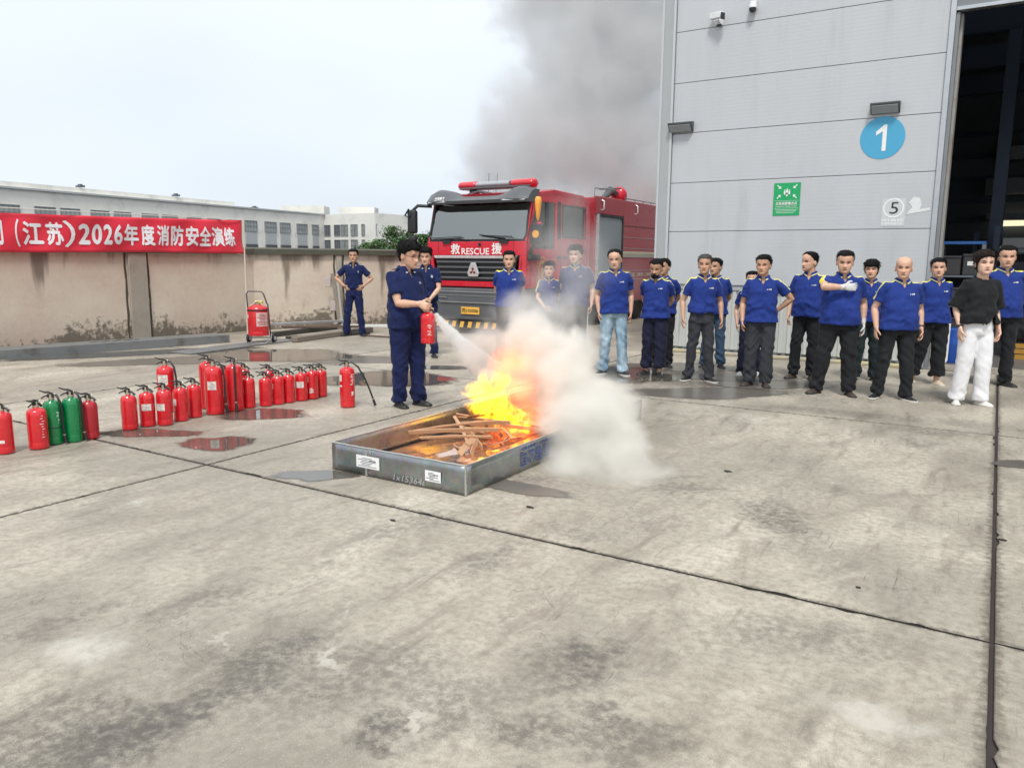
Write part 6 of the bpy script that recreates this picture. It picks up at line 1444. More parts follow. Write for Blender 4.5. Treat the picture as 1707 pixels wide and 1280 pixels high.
def hand_into(mb, wr, d, thumb, side, curl=.35, s=1., grip=False, spread=.12):
    """side +1 left hand, -1 right hand; d = hand direction, thumb = direction of the thumb side"""
    d = d.normalized(); t = (thumb - d * thumb.dot(d)).normalized(); n = d.cross(t) * side   # n = palm normal
    rings = []
    for a, w, th in ((-.02, .024, .019), (.0, .027, .020), (.03, .036, .0165), (.06, .041, .0145), (.085, .040, .0125), (.092, .034, .009)):
        c = wr + d * a * s; rings.append([c + t * w * s * math.cos(q) + n * th * s * math.sin(q) for q in [2 * PI * k / 14 for k in range(14)]])
    mb.loft(rings)
    for k, (L, o) in enumerate(((.068, .031), (.078, .0105), (.073, -.0105), (.058, -.030))):
        p = wr + (d * .078 + t * o) * s; dd = (d + t * spread * (1.5 - k) * .5).normalized(); path = [p]; ang = curl * (1 + .12 * k) * .6
        for j, fr in enumerate((.46, .30, .24)):
            dd = (dd * math.cos(ang) + n * math.sin(ang)).normalized(); p = p + dd * L * fr * s; path.append(p); ang = curl * 1.15
        mb.tube(path, [.0092 * s, .0088 * s, .0080 * s, .0070 * s], 8, rounded=True)
    p = wr + (d * .022 + t * .026) * s; q1 = p + (d * .6 + t * .7 + n * .15).normalized() * .038 * s; q2 = q1 + (d * .9 + t * .25 + n * (.35 + curl)).normalized() * .034 * s; q3 = q2 + (d * .8 - t * (.1 + curl * .6) + n * (.3 + curl)).normalized() * .022 * s
    mb.tube([p - d * .02 * s, p, q1, q2, q3], [.013 * s, .0145 * s, .012 * s, .0105 * s, .009 * s], 8, rounded=True)
def shoe_geo(ax, ay, yaw, w=1., long=1.):
    up, so = [], []
    for (y, hw, h) in ((.068, .018, .045), (.060, .030, .070), (.035, .036, .085), (.0, .038, .086), (-.04, .041, .070), (-.085, .045, .052), (-.125, .044, .043), (-.155, .034, .036), (-.172, .014, .026)):
        y *= long; hw *= w
        up.append([Vector((hw * math.cos(q) * (1 if math.sin(q) < .2 else .88), y, max(.012, .012 + (h - .012) * math.sin(q)))) for q in [2 * PI * k / 16 for k in range(16)]])
        so.append([Vector((a * (hw + .005), y + (-.004 if y < 0 else .004), z)) for a, z in ((-1, .0), (1, .0), (1, .018), (-1, .018))])
    X = Matrix.Translation((ax, ay, 0)) @ Matrix.Rotation(yaw, 4, "Z")
    return MB().loft(up).xf(X), MB().loft(so).xf(X)

_jobs = []     # (temporary object, target name, materials, parent, post function)
def remesh_later(mb, name, mats, parent, voxel, dec, post=None, smooth_it=0):
    me = bpy.data.meshes.new(name); me.from_pydata(mb.v, [], mb.f)
    bm = bmesh.new(); bm.from_mesh(me); bmesh.ops.recalc_face_normals(bm, faces=bm.faces); bm.to_mesh(me); bm.free()
    o = bpy.data.objects.new("tmp_shape", me); COL.objects.link(o)
    r = o.modifiers.new("r", "REMESH"); r.mode = "VOXEL"; r.voxel_size = voxel
    if smooth_it: s = o.modifiers.new("s", "SMOOTH"); s.iterations = smooth_it; s.factor = .5
    if dec: d = o.modifiers.new("d", "DECIMATE"); d.ratio = dec
    _jobs.append((o, name, mats, parent, post))
def flush_jobs():
    dg = bpy.context.evaluated_depsgraph_get(); dg.update()
    for o, name, mats, parent, post in _jobs:
        me = bpy.data.meshes.new_from_object(o.evaluated_get(dg)); me.name = name; me.materials.clear()
        for m in mats: me.materials.append(m)
        me.polygons.foreach_set("use_smooth", [True] * len(me.polygons)); me.polygons.foreach_set("material_index", [0] * len(me.polygons))
        if post: post(me)
        link(name, me, parent)
    for o, *_ in _jobs: old = o.data; bpy.data.objects.remove(o); bpy.data.meshes.remove(old)
    _jobs.clear()
def wrinkle(me, amp, seed, kind):
    me.calc_loop_triangles() if 0 else None
    n = len(me.vertices); co = np.empty(n * 3); me.vertices.foreach_get("co", co); co = co.reshape(-1, 3); no = np.empty(n * 3); me.vertex_normals.foreach_get("vector", no) if hasattr(me, "vertex_normals") else None; no = no.reshape(-1, 3)
    d = np.empty(n)
    for i, (x, y, z) in enumerate(co):
        if kind == "shirt":
            sl = Vector((x * 5 + z * 3 * (1 if x > 0 else -1), y * 5, z * 12 + seed)); rg = 1 - 2.6 * abs(noise.noise(Vector((x * 6 + z * 5 * (1 if x > 0 else -1), y * 6 + seed, z * 7)))); q = noise.noise(sl) * .7 + max(-.6, rg) * .45 + .35 * noise.noise(Vector((x * 26, y * 26, z * 17 + seed)))
            w = .6 + .8 * max(0, 1 - abs(z - 1.0) / .2)
        else:
            s = 1 if x > 0 else -1
            fold = noise.noise(Vector((x * 4 * s, y * 5 + seed * s, z * 15 + x * 12))) ; rg = max(-.5, 1 - 2.8 * abs(noise.noise(Vector((x * 7, y * 7 + seed, z * 9 + x * 9 * s))))); fold = fold * .7 + rg * .45; q = fold * (.55 + 1.5 * max(0, 1 - abs(z - .13) / .16) + .8 * max(0, 1 - abs(z - .5) / .12) + .8 * max(0, 1 - abs(z - .84) / .08)) + .7 * noise.noise(Vector((x * 14, y * 14, z * 3 + seed))); w = 1
        if kind == "shirt": q = q * .9 + .15
        else:
            fade = max(0, min(1, (.90 - z) / .07)); q = q * fade - .35 * (1 - fade)
        d[i] = q * w * amp
    co += no * d[:, None]; me.vertices.foreach_set("co", co.ravel()); me.update()
def person(loc, phi, h, label, skin=1, hair="short", haircol="black", top="polo", pants="black", build=1., belly=0., female=False, head=(0, 0, 0), arms=("down", "down"), feet=None, shoes=None, legs=None,
           glasses=False, beard=False, gloves=(), watch=0, belt=False, group="onlookers standing in the row", pant_w=1., hem=.86, face=None, ankles=False, socks=False, mouth=1., seed=0, lean=0., stripe=False):
    S_ = h / 1.70; rt = root("person", (loc[0], loc[1], .001), label, "person", group, phi); rt.scale = (S_,) * 3; rt.rotation_euler = (random.Random(seed).uniform(-.012, .012), random.Random(seed + 5).uniform(-.018, .018), phi)
    f = dict(w=1., nose=1., cheek=0.); f.update(face or {}); rr = random.Random(seed + 99)
    sw = (.94 if female else 1.0) * (1 + (build - 1) * .45); b = build
    sh_x = .170 * sw; SHZ = 1.362
    TP = [(.80, .172 * b, .112 * b, .0), (.86, .183 * b, .122 * b + belly * .2, -.0), (.95, .176 * b, .120 * b + belly * .7, -belly * .5), (1.05, .168 * b, .116 * b + belly, -belly * .6), (1.16, .168 * b * (sw / 1.) , .116 * b + belly * .5, -belly * .3), (1.26, .176 * sw * b ** .5, .115 * b ** .5, 0),
          (1.31, .172 * sw, .108, .004), (1.355, .158 * sw, .096, .008), (1.395, .128 * sw, .082, .012), (1.425, .096 * sw, .072, .012), (1.455, .072, .063, .012), (1.475, .058, .058, .010)]
    if female: TP = [(z, rx * (1.03 if z < 1.0 else .93), ry * (1.0 if z < 1.2 else .98), cy) for z, rx, ry, cy in TP]
    L1, L2 = .285, .245; body = MB(); body.loft(torso_rings([(z, rx, ry, cy) for z, rx, ry, cy in TP if z >= 1.0], -.012)); body.tube([(0, .012, 1.41), (0, -.004, 1.47), (0, -.018, 1.53)], [.066 * b ** .3, .060 * b ** .3, .057], 16)
    HX = Matrix.Translation((0, -.0, 1.515)) @ Euler((math.radians(head[1]), math.radians(head[2]), math.radians(head[0])), "XYZ").to_matrix().to_4x4() @ Matrix.Diagonal((1.15, 1.14, 1.12, 1)) @ Matrix.Translation((0, -.026, -.036))
    st = len(body.v); body.loft(head_rings(f))
    for s in (-1, 1):   # ears
        body.loft([[Vector((s * (.069 * f["w"] + a * .9), .012 + q * math.cos(t) + a * .25, .092 + q * 1.65 * math.sin(t))) for t in [2 * PI * k / 12 for k in range(12)]] for a, q in ((-.004, .012), (.006, .017), (.012, .019), (.015, .014))])
    body.xf(HX, st)
    A = {}
    DEF = {"down": ((.218, -.012, .870), (.4, .9, 0), (0, 0, -1), (0, -1, 0), .35), "down_out": ((.262, -.03, .875), (.5, .9, 0), (.1, -.1, -1), (0, -1, 0), .4), "behind": ((.05, .17, .93), (1, .35, 0), (-.75, .1, -.5), (0, 0, 1), .5), "hips": ((.185, -.055, 1.005), (1, .35, 0), (-.62, -.35, -.65), (.1, -.2, 1), .3),
           "hip_back": ((.19, .10, 1.00), (1, .1, 0), (-.5, -.2, -.8), (0, -.6, .8), .3), "front_low": ((.06, -.20, .93), (1, .2, -.2), (-.8, -.1, -.5), (0, -.6, .8), .5), "chest": ((.03, -.21, 1.30), (1, -.25, .0), (-1, -.10, .05), (0, 0, 1), .5)}
    arm_parts = MB(); sleeves = MB()
    for s, key in ((1, arms[0]), (-1, arms[1])):
        if isinstance(key, str): W, hint, hd, th, cu = DEF[key]; W = Vector(W); W.x *= s; hint, hd, th = Vector(hint), Vector(hd), Vector(th); hint.x *= s; hd.x *= s; th.x *= s
        else:
            W, hint, hd, th, cu = key; X = (Matrix.Translation(rt.location) @ Matrix.Rotation(phi, 4, "Z") @ Matrix.Scale(S_, 4)).inverted(); W = X @ Vector(W); R3 = Matrix.Rotation(-phi, 3, "Z"); hint, hd, th = R3 @ Vector(hint), R3 @ Vector(hd), R3 @ Vector(th)
        if key == "down": W.x += s * ((b - 1) * .12 + belly * .4 + rr.uniform(-.01, .02)); W.y += rr.uniform(-.035, .02)
        Sh = Vector((s * sh_x, .008, SHZ)); E, W = ik(Sh, W, L1, L2, hint); a_ = b ** .6 * (.9 if female else 1)
        tgt = body
        tgt.tube([Vector((s * sh_x * .6, .008, SHZ)), Sh, Sh.lerp(E, .35), Sh.lerp(E, .8), E, E.lerp(W, .25), E.lerp(W, .7), W, W + hd.normalized() * .01], [.05 * a_, .053 * a_, .048 * a_, .041 * a_, .039 * a_, .042 * a_, .032 * a_, .0265 * a_, .026 * a_], 14)
        gl = s in gloves
        hand_into(tgt, W, hd, th, s, cu)
        if gl: gm = MB(); hand_into(gm, W - hd.normalized() * .004, hd, th, s, cu, 1.10); gm.tube([W.lerp(E, .22), W.lerp(E, .02)], [.034, .031], 14); remesh_later(gm, "glove", [glove_m], rt, .006, .5)
        if watch == s: q = W.lerp(E, .12); dd = (E - W).normalized(); o = MB(); o.tube([q - dd * .009, q + dd * .009], .031 * a_, 18); w_ = o.build("watch_strap", blk, rt, smooth=40); fc = q + dd.cross(Vector((0, 1, 0))).normalized() * 0 + Vector((s * .024, -.020, 0)); MB().box(-.014, .014, -.006, .004, -.016, .016).build("watch_face", glass_f, w_, loc=fc, bevel=.003)
        fr = .66 if top != "tee" else .97; EE = Sh.lerp(E, fr)
        if top == "tee": rs = [.068, .072, .074, .080, .088]
        else: rs = [.060, .066 * a_ + .003, .063 * a_, .061 * a_, .064 * a_]
        sleeves.tube([Vector((s * sh_x * .45, .008, SHZ - .005)), Sh + Vector((-s * .004, 0, -.008)), Sh.lerp(E, fr * .35), Sh.lerp(E, fr * .75), EE], rs, 20)
        A[s] = (Sh, E, W, EE)
    mats_body = [SK[skin]]; remesh_later(body, "body", mats_body, rt, .0065, .42)
    # shirt
    shirt = MB(); hem_z = hem; P = [(z, rx, ry, cy) for z, rx, ry, cy in TP if z > hem_z + .02]
    k0 = np.interp(hem_z, [t[0] for t in TP], range(len(TP))); i0 = int(k0); tt = k0 - i0; a, b2 = TP[i0], TP[min(i0 + 1, len(TP) - 1)]
    first = tuple(a[i] + (b2[i] - a[i]) * tt for i in range(4)); flare = .012 if top != "navy" else .002
    P = [(hem_z, first[1] + flare, first[2] + flare, first[3])] + P
    if top == "tee": P = [(z, rx + .016 * max(0, min(1, (1.40 - z) * 4)), ry + .016 * max(0, min(1, (1.40 - z) * 4)), cy) for z, rx, ry, cy in P if z < 1.465]
    shirt.loft(torso_rings([(z, rx + .010 * max(0, min(1, (1.25 - z) * 5)), ry + .008 * max(0, min(1, (1.25 - z) * 5)), cy) for z, rx, ry, cy in P], .006)); shirt.add(sleeves.v, sleeves.f)
    def post_shirt(me, A=A, seed=seed, top=top):
        wrinkle(me, .020, seed * 3.7, "shirt")
        n = len(me.vertices); co = np.empty(n * 3); me.vertices.foreach_get("co", co); co = co.reshape(-1, 3)
        seam = np.full(n, 1.0)
        for s in (1, -1):
            Sh, E, W, EE = A[s]; ax = (E - Sh).normalized(); up = Vector((s * .6, 0, .8)); outv = (up - ax * up.dot(ax))
            if outv.length < .1: outv = Vector((0, 0, 1)) - ax * ax.z
            outv.normalize(); path = [Vector((s * .062, .012, 1.462)), Vector((s * .11 * sw, .012, 1.420)), Sh + Vector((0, 0, .055)) + Vector((s * .012, 0, 0)), EE + outv * .062]
            fd = ax.cross(outv).normalized(); fd = fd if fd.y < 0 else -fd
            p = co
            for a, b_, fdir in ((path[0], path[1], Vector((0, -1, 0))), (path[1], path[2], Vector((0, -1, 0))), (path[2], path[3], fd)):
                a_, d_ = np.array(a), np.array(b_ - a); L = (d_ @ d_); t = np.clip(((p - a_) @ d_) / L, 0, 1); cp = a_ + t[:, None] * d_; v = p - cp; dist = np.linalg.norm(v, axis=1); sd = v @ np.array(fdir)
                ok = (dist < .055) & (np.abs(sd) < np.abs(seam)) & (p[:, 0] * s > 0); seam = np.where(ok, sd, seam)
        at = me.attributes.new("seam", "FLOAT", "POINT"); at.data.foreach_set("value", seam)
        # open neck: cut a V (or a round neckline) at the front
        bm = bmesh.new(); bm.from_mesh(me); kill = []
        for fc in bm.faces:
            c = fc.calc_center_median()
            if c.y < .0 and top in ("polo", "polo2", "polo_smoke_dark", "navy") and c.z > 1.355 and abs(c.x) < (c.z - 1.352) * (.50 if top != "navy" else .34): kill.append(fc)
            elif top == "tee" and (c.x / .088) ** 2 + ((c.z - 1.475) / (.062 if c.y < .01 else .025)) ** 2 < 1: kill.append(fc)
            elif top == "tee" and c.z < 1.06 - .0 and c.x > .0 and c.z < .93 + max(0, (c.x - .02)) * 1.1 and c.x < .118: kill.append(fc)
        bmesh.ops.delete(bm, geom=kill, context="FACES"); bm.to_mesh(me); bm.free()
    sm = dict(polo=polo, polo2=polo2, polo_smoke_dark=polo_smoke_dark, navy=navy, tee=tee_k)[top]
    remesh_later(shirt, "shirt", [sm], rt, .0105, None, post_shirt, 2)
    # collar
    if top != "tee":
        c = MB(); n = 34; cw = {"navy": navy}.get(top, sm); open_a = .30
        prof = [(0, 0), (.45, .4), (.8, .8), (.90, .9), (1, 1)]
        rows = []
        for i in range(n + 1):
            a = PI - open_a - (2 * PI - 2 * open_a) * i / n      # 0 = back
            fr = abs(a) / PI; x0, y0 = .062 * math.sin(a), .010 + .060 * math.cos(a); zt = 1.482 - .030 * fr ** 2; drop = .032 + .040 * max(0, (fr - .55) / .45) ** 1.5; outr = .026 + .012 * fr
            row = []
            for u, w in prof: row.append(Vector((x0 + math.sin(a) * outr * u, y0 + math.cos(a) * outr * u + (-.012 * w * max(0, fr - .6)), zt - drop * w + .006 * math.sin(PI * w))))
            rows.append(row)
        m = len(prof); v = [p for r_ in rows for p in r_]; F = [[], [], []]
        for i in range(n):
            for j in range(m - 1): F[0 if j < 2 else (1 if j == 2 else 2)].append((i * m + j, (i + 1) * m + j, (i + 1) * m + j + 1, i * m + j + 1))
        if top == "navy": c.add(v, F[0] + F[1] + F[2], 0); mats = [navy]
        else: c.add(v, F[0]); o_ = len(c.v); c.f += F[1]; c.mi += [1] * len(F[1]); c.f += F[2]; c.mi += [2] * len(F[2]); mats = [collar_navy, collar_w, collar_y] if top != "polo_smoke_dark" else [collar_navy, collar_w, collar_w]
        co_ = c.build("collar", mats, rt, smooth=60); so = co_.modifiers.new("thickness", "SOLIDIFY"); so.thickness = .0045; so.offset = 0
        yb = -(TP[5][2] + .012); c = MB()
        for z in (1.335, 1.29): c.lathe([(.0055, -.003), (.0055, .001), (.001, .001)], (0, np.interp(z, [t[0] for t in TP], [-(t[2]) + t[3] for t in TP]) - .007, z), 8, axis="y")
        c.build("button", button_m, rt)
        if top.startswith("polo"):
            lg = MB(); zc = 1.285; r0 = random.Random(seed)
            def fy(x, z):
                rx, ry, cy = (np.interp(z, [t[0] for t in TP], [t[i] for t in TP]) for i in (1, 2, 3)); return cy - (ry + .006) * (1 - min(.98, abs(x) / (rx + .006)) ** 2.4) ** (1 / 2.4)
            for x, w, hh in ((.052, .014, .010), (.074, .007, .013), (.083, .007, .013), (.092, .008, .013), (.102, .007, .016)):
                y = fy(x, zc) - .012; lg.box(x, x + w * .8, y, y + .003, zc - hh / 2, zc + hh / 2 + (x - .05) * .1)
            lg.build("chest_logo", white_t, rt)
        else:
            y = -TP[5][2] - .012; bx = .085
            bd = MB(); bd.lathe([(.026, -.003), (.026, .002), (.001, .002)], (bx, y + .022, 1.285), 24, axis="y"); bo = bd.build("round_badge", badge_w, rt)
            bd = MB(); bd.lathe([(.0185, -.005), (.0185, -.002), (.001, -.002)], (bx, y + .022, 1.285), 20, axis="y"); bd.build("badge_centre", M("badge_blue", (.04, .09, .30), .5), bo)
            bd = MB(); bd.lathe([(.011, -.007), (.011, -.004), (.001, -.004)], (bx, y + .022, 1.285), 12, axis="y"); bd.build("badge_star", badge_w, bo)
            cm = MB()
            for s in (1, -1): cm.box(s * .052 - .012, s * .052 + .012, -.083, -.078, 1.405, 1.417)
            cm.build("collar_mark", badge_w, rt)
            for s in (1, -1):
                e = MB(); e.bar((s * .085, .012, 1.452), (s * .165, .012, 1.440), .042, .006); e.build("epaulette", navy, rt, bevel=.002)
            pk = MB()
            for s in (1, -1): x = s * .085; pk.box(x - .045, x + .045, y + .014, y + .020, 1.225, 1.243)
            pk.build("pocket_flap", navy, rt, bevel=.002)
    # trousers
    if feet is None: sp = rr.uniform(.085, .13); feet = ((sp, rr.uniform(-.03, .02), rr.uniform(.15, .4)), (-sp - rr.uniform(0, .03), rr.uniform(-.04, .03), -rr.uniform(.15, .4)))
    tr_ = MB(); TPm = {t[0]: t for t in TP}; wz = .985 if top != "tee" else 1.02
    def at_z(z): return [float(np.interp(z, [t[0] for t in TP], [t[i] for t in TP])) for i in (1, 2, 3)]
    rg = []
    for z, o_ in ((.80, -.006), (.84, -.002), (.88, 0), (.94, -.002), (wz, -.006)):
        rx, ry, cy = at_z(max(.8, z)); rg.append((z, rx + o_ - (.004 if hem < .95 else -.004), ry + o_ - (.004 if hem < .95 else -.004), cy))
    tr_.loft(torso_rings(rg)); pw = pant_w; hz = .055 if not ankles else .13
    for (fx, fy, fyaw), s in zip(feet, (1, -1)):
        hip = Vector((s * .088 * b, .0, .845)); ank = Vector((fx, fy + .012, hz)); knee = hip.lerp(ank, .48) + Vector((0, -.022, 0))
        tr_.tube([hip + Vector((0, 0, .05)), hip, hip.lerp(knee, .3), hip.lerp(knee, .75), knee, knee.lerp(ank, .35), knee.lerp(ank, .8), ank], [.090 * b, .097 * b, .092 * b ** .8 * pw ** .5, .077 * b ** .6 * pw, .071 * b ** .5 * pw, .070 * b ** .5 * pw, .066 * pw, .070 * pw], 20)
        up, so = shoe_geo(fx, fy, fyaw, .92 if female else 1., .9 if female else 1.)
        sm_ = shoes or (shoe_k, sole_k); so_ = up.build("shoe", sm_[0], rt, smooth=50); so.build("sole", sm_[1], so_, bevel=.003)
        if ankles or socks: MB().tube([Vector((fx, fy + .01, .05)), Vector((fx, fy + .012, .20))], [.034, .042], 14).build("ankle" if ankles else "sock", SK[skin] if ankles else white_p, rt, smooth=60)
        if stripe and s > 0:
            pts = [hip + Vector((.099 * b, -.03, 0)), hip.lerp(knee, .5) + Vector((.088 * b, -.03, 0)), knee + Vector((.078 * b, -.02, 0)), knee.lerp(ank, .5) + Vector((.076 * b, -.02, 0)), ank + Vector((.074, -.02, .02))]
            c = MB(); [c.bar(pts[i], pts[i + 1], .024, .010, up=(1, 0, 0)) for i in range(4)]; c.build("side_stripe", white_p, rt)
    remesh_later(tr_, "trousers", [pants if not isinstance(pants, str) else PM[pants]], rt, .0115, None, lambda me, sd=seed, am=(.0190 if pants is not white_pant else .0075): wrinkle(me, am, sd * 2.3 + 4, "pants"), 2)
    if belt:
        rx, ry, cy = at_z(.975); c = MB(); rs = []
        for t in [2 * PI * k / 40 for k in range(41)]:
            e = 2 / 2.4; p = lambda o_, z: Vector(((rx + o_) * math.copysign(abs(math.cos(t)) ** e, math.cos(t)), cy + (ry + o_) * math.copysign(abs(math.sin(t)) ** e, math.sin(t)), z)); rs.append([p(.002, .955), p(.010, .955), p(.010, .992), p(.002, .992)])
        c.loft(rs, caps=False); bo = c.build("belt", belt_m, rt, smooth=50); MB().box(-.022, .022, cy - ry - .016, cy - ry - .008, .953, .994).build("buckle", silver, bo, bevel=.003)
    # hair and face
    if hair != "bald":
        hm = hair_mesh(f, hair, HX, seed * 1.7).build("hair", HM[haircol], rt, smooth=80)
        if hair == "tied":
            c = MB(); bm_ = []; cc = HX @ Vector((0, .118, .16)); c.lathe([(.001, -.035), (.022, -.028), (.034, -.01), (.036, .008), (.026, .026), (.001, .034)], cc, 16); c.build("hair_bun", HM[haircol], hm, smooth=70)
    def on_face(x, z, o=.0): return Vector((x, front_y(x, z, f) - o, z))
    for s in (1, -1):
        for nm, mt, half, hgt, zc, o_, arch in (("eyelid", lidm, .0180, .0072, .1090, .0012, .0015), ("eye", eyew_m, .0130, .0028, .1075, .0026, .0008), ("iris", eye_m, .0070, .0036, .1078, .0040, 0), ("lash_line", eye_m, .0150, .0014, .1112, .0042, .0014), ("eyebrow", brow_m, .0195, .0046, .1250, .0022, .004)):
            c = MB(); k_ = 7; top_, bot = [], []
            for i in range(k_):
                u = -1 + 2 * i / (k_ - 1); x = s * .0305 + u * half; z = zc + arch * (1 - u * u) + (.002 * u * s if nm == "eyebrow" else 0); hh = hgt * math.sqrt(max(.04, 1 - u * u)); top_.append(on_face(x, z + hh, o_)); bot.append(on_face(x, z - hh, o_))
            v = top_ + bot + [p + Vector((0, .007, 0)) for p in top_ + bot]; fs = [(i, i + 1, k_ + i + 1, k_ + i) for i in range(k_ - 1)]; m_ = 2 * k_
            fs += [(m_ + i, m_ + i + 1, i + 1, i) for i in range(k_ - 1)] + [(k_ + i, k_ + i + 1, m_ + k_ + i + 1, m_ + k_ + i) for i in range(k_ - 1)] + [(0, k_, m_ + k_, m_), (k_ - 1, m_ + k_ - 1, m_ + 2 * k_ - 1, 2 * k_ - 1)]
            c.add(v, fs); c.xf(HX); c.build(nm, mt, rt)
    c = MB(); k_ = 9; v = []
    for i in range(k_):
        u = -1 + 2 * i / (k_ - 1); x = u * .022 * mouth; hh = .0052 * (1 - .75 * abs(u)); z = .0455 - .0015 * (1 - u * u) * (1 if mouth >= 1 else -1)
        for dz in (hh, 0, -hh * 1.2): v.append(on_face(x, z + dz, .0022 if dz else .0006))
    v2 = [p + Vector((0, .008, 0)) for p in v]; n_ = len(v); fs = []
    for i in range(k_ - 1):
        for j in range(2): fs.append((i * 3 + j, i * 3 + 3 + j, i * 3 + 4 + j, i * 3 + 1 + j))
        fs += [(i * 3, i * 3 + n_, i * 3 + 3 + n_, i * 3 + 3), (i * 3 + 2, i * 3 + 5, i * 3 + 5 + n_, i * 3 + 2 + n_)]
    c.add(v + v2, fs); c.xf(HX); c.build("lips", lip_m, rt, smooth=40)
    if beard:
        c = MB(); rr_ = []
        for i in range(15):
            z = -.006 + .046 * i / 14; rr_.append([HX @ (head_pt(max(-.004, z), -1.15 + 2.3 * k_ / 20, f, grow=.0001) + Vector((0, -.004 - .004 * (1 - abs(i - 5) / 10) - .0055 * g2((k_ - 10) * .006, z, 0, .01, .03, .02), 0))) for k_ in range(21)])
        for i in range(6): pass
        c.loft(rr_, closed=False, caps=False); bo = c.build("beard", HM["black"], rt, smooth=70); so = bo.modifiers.new("thickness", "SOLIDIFY"); so.thickness = .006; so.offset = -1
        c = MB(); v = []
        for i in range(9): u = -1 + 2 * i / 8; x = u * .027; [v.append(on_face(x, .0565 - .004 * abs(u) + dz, .004)) for dz in (.004, -.003)]
        c.add(v, [(2 * i, 2 * i + 2, 2 * i + 3, 2 * i + 1) for i in range(8)]); c.xf(HX); mo = c.build("moustache", HM["black"], rt); so = mo.modifiers.new("thickness", "SOLIDIFY"); so.thickness = .006
    if glasses:
        c = MB()
        for s in (1, -1):
            cx = s * .031; y = on_face(cx, .107).y - .016; ring = [Vector((cx + .0245 * math.cos(t), y + abs(cx + .0245 * math.cos(t)) * .18, .106 + .0165 * math.copysign(abs(math.sin(t)) ** .7, math.sin(t)))) for t in [2 * PI * k / 22 for k in range(23)]]; c.tube(ring, .0016, 6)
            c.tube([Vector((s * .055, y + .010, .110)), Vector((s * .074 * f["w"], -.02, .111)), Vector((s * .076 * f["w"], .02, .108))], .0016, 6)
        c.tube([Vector((-.008, y + .002, .110)), Vector((.008, y + .002, .110))], .0016, 6); c.xf(HX); c.build("spectacles", glass_f, rt)
    return rt
collar_navy = cloth_mat("collar_navy", (.013, .032, .18))[0]
TOC = YAW     # phi that faces the camera is about 32 degrees
def pp(px, py): g = gp(px, py); return (g[0], g[1])
R_ = math.radians
RG = "onlookers standing in the row"; FG = "firefighters in navy uniform"
person(pp(591, 560), TOC + R_(4), 1.71, "man in navy uniform by the wall with both hands on his hips", skin=2, hair="short", top="navy", pants=navy_p, arms=("hips", "hips"), feet=((.17, -.02, .35), (-.17, .0, -.35)), build=.92, hem=.96, group=FG, seed=1, head=(0, 0, 0), face=dict(w=.95))
person(pp(713, 595), TOC + R_(2), 1.70, "young man in navy uniform half hidden behind the extinguisher operator", skin=1, hair="tousled", top="navy", pants=navy_p, arms=("front_low", "front_low"), build=.90, hem=.90, group=FG, seed=2, face=dict(w=.93), head=(-5, 6, 0), feet=((.10, 0, .2), (-.12, .02, -.2)))
# the man with the extinguisher
D_M = 8.03; hand_w = at_depth(700, 507, D_M - .18)
person(pp(682, 676), TOC + R_(48), 1.71, "bespectacled man in navy uniform spraying powder at the fire", skin=1, hair="tousled", top="navy", pants=navy_p, build=1.10, belly=.015, hem=.84, group=FG, seed=3, glasses=True, head=(14, 14, 0),
       arms=((at_depth(708, 515, D_M + .08), (0, .2, -1), (.8, .3, -.25), (0, 0, 1), .9), (hand_w, (-.4, -.2, -1), (.85, .42, -.28), (0, .2, 1), .8)), feet=((.10, -.04, .15), (-.11, .03, -.25)), pant_w=1.12)
# the row
person(pp(848, 600), TOC + R_(-2), 1.66, "broad man with side-parted hair, hands behind back, in front of the grille", skin=1, hair="short", top="polo", pants="black", arms=("behind", "behind"), build=1.08, seed=4, head=(0, 4, 0), face=dict(cheek=.6), group=RG)
person(pp(913, 598), TOC + R_(-4), 1.50, "short woman with dark tied hair peering out beside the tall smoke-veiled man", skin=0, hair="tousled", top="polo", pants="black", female=True, build=.9, seed=5, head=(0, 0, 0), arms=("behind", "front_low"), group=RG)
person(pp(957, 603), TOC + R_(-12), 1.74, "tall man veiled by smoke, his polo coloured smoke-dark, white stripe down his trousers", skin=0, hair="tousled", top="polo_smoke_dark", pants="black", build=1.08, seed=6, head=(-10, 0, 0), arms=("down", "behind"), group=RG, face=dict(cheek=.4), stripe=True)
person(pp(1021, 624), TOC + R_(0), 1.68, "balding man with glasses wearing pale blue jeans", skin=1, hair="receding", top="polo", pants="light_jeans", build=1.0, seed=7, head=(-14, 8, -3), glasses=True, shoes=(shoe_k, sole_w), feet=((.13, -.05, .35), (-.13, .04, -.75)), group=RG)
person(pp(1090, 626), TOC + R_(-22), 1.57, "bearded smiling man with double yellow stripes on his sleeve", skin=2, hair="cropped", top="polo2", pants="navy", build=1.0, seed=8, head=(-4, 18, 4), beard=True, arms=("behind", "behind"), ankles=True, feet=((.09, -.05, .3), (-.13, .03, -.6)), pant_w=1.15, group=RG)
person(pp(1104, 611), TOC + R_(-20), 1.56, "person almost hidden behind the bearded man, only sleeve and shoe showing", skin=2, hair="short", top="polo2", pants="black", build=1.0, seed=9, head=(-20, 0, 0), arms=("behind", "behind"), group=RG)
person(pp(1163, 635), TOC + R_(0), 1.61, "grey-haired man with his polo tucked in over a black belt", skin=2, hair="short", haircol="grey", top="polo", pants="charcoal", build=.92, seed=10, head=(-18, 0, 0), belt=True, hem=.955, arms=("down_out", "down_out"), feet=((.14, -.04, .45), (-.13, .05, -.7)), shoes=(shoe_k, sole_w), face=dict(w=.94), group=RG)
person(pp(1187, 612), TOC + R_(-18), 1.57, "man in blue jeans standing right behind the grey-haired belted man", skin=2, hair="short", top="polo2", pants="jeans", build=1.0, seed=11, head=(-25, 0, 0), arms=("behind", "behind"), group=RG)
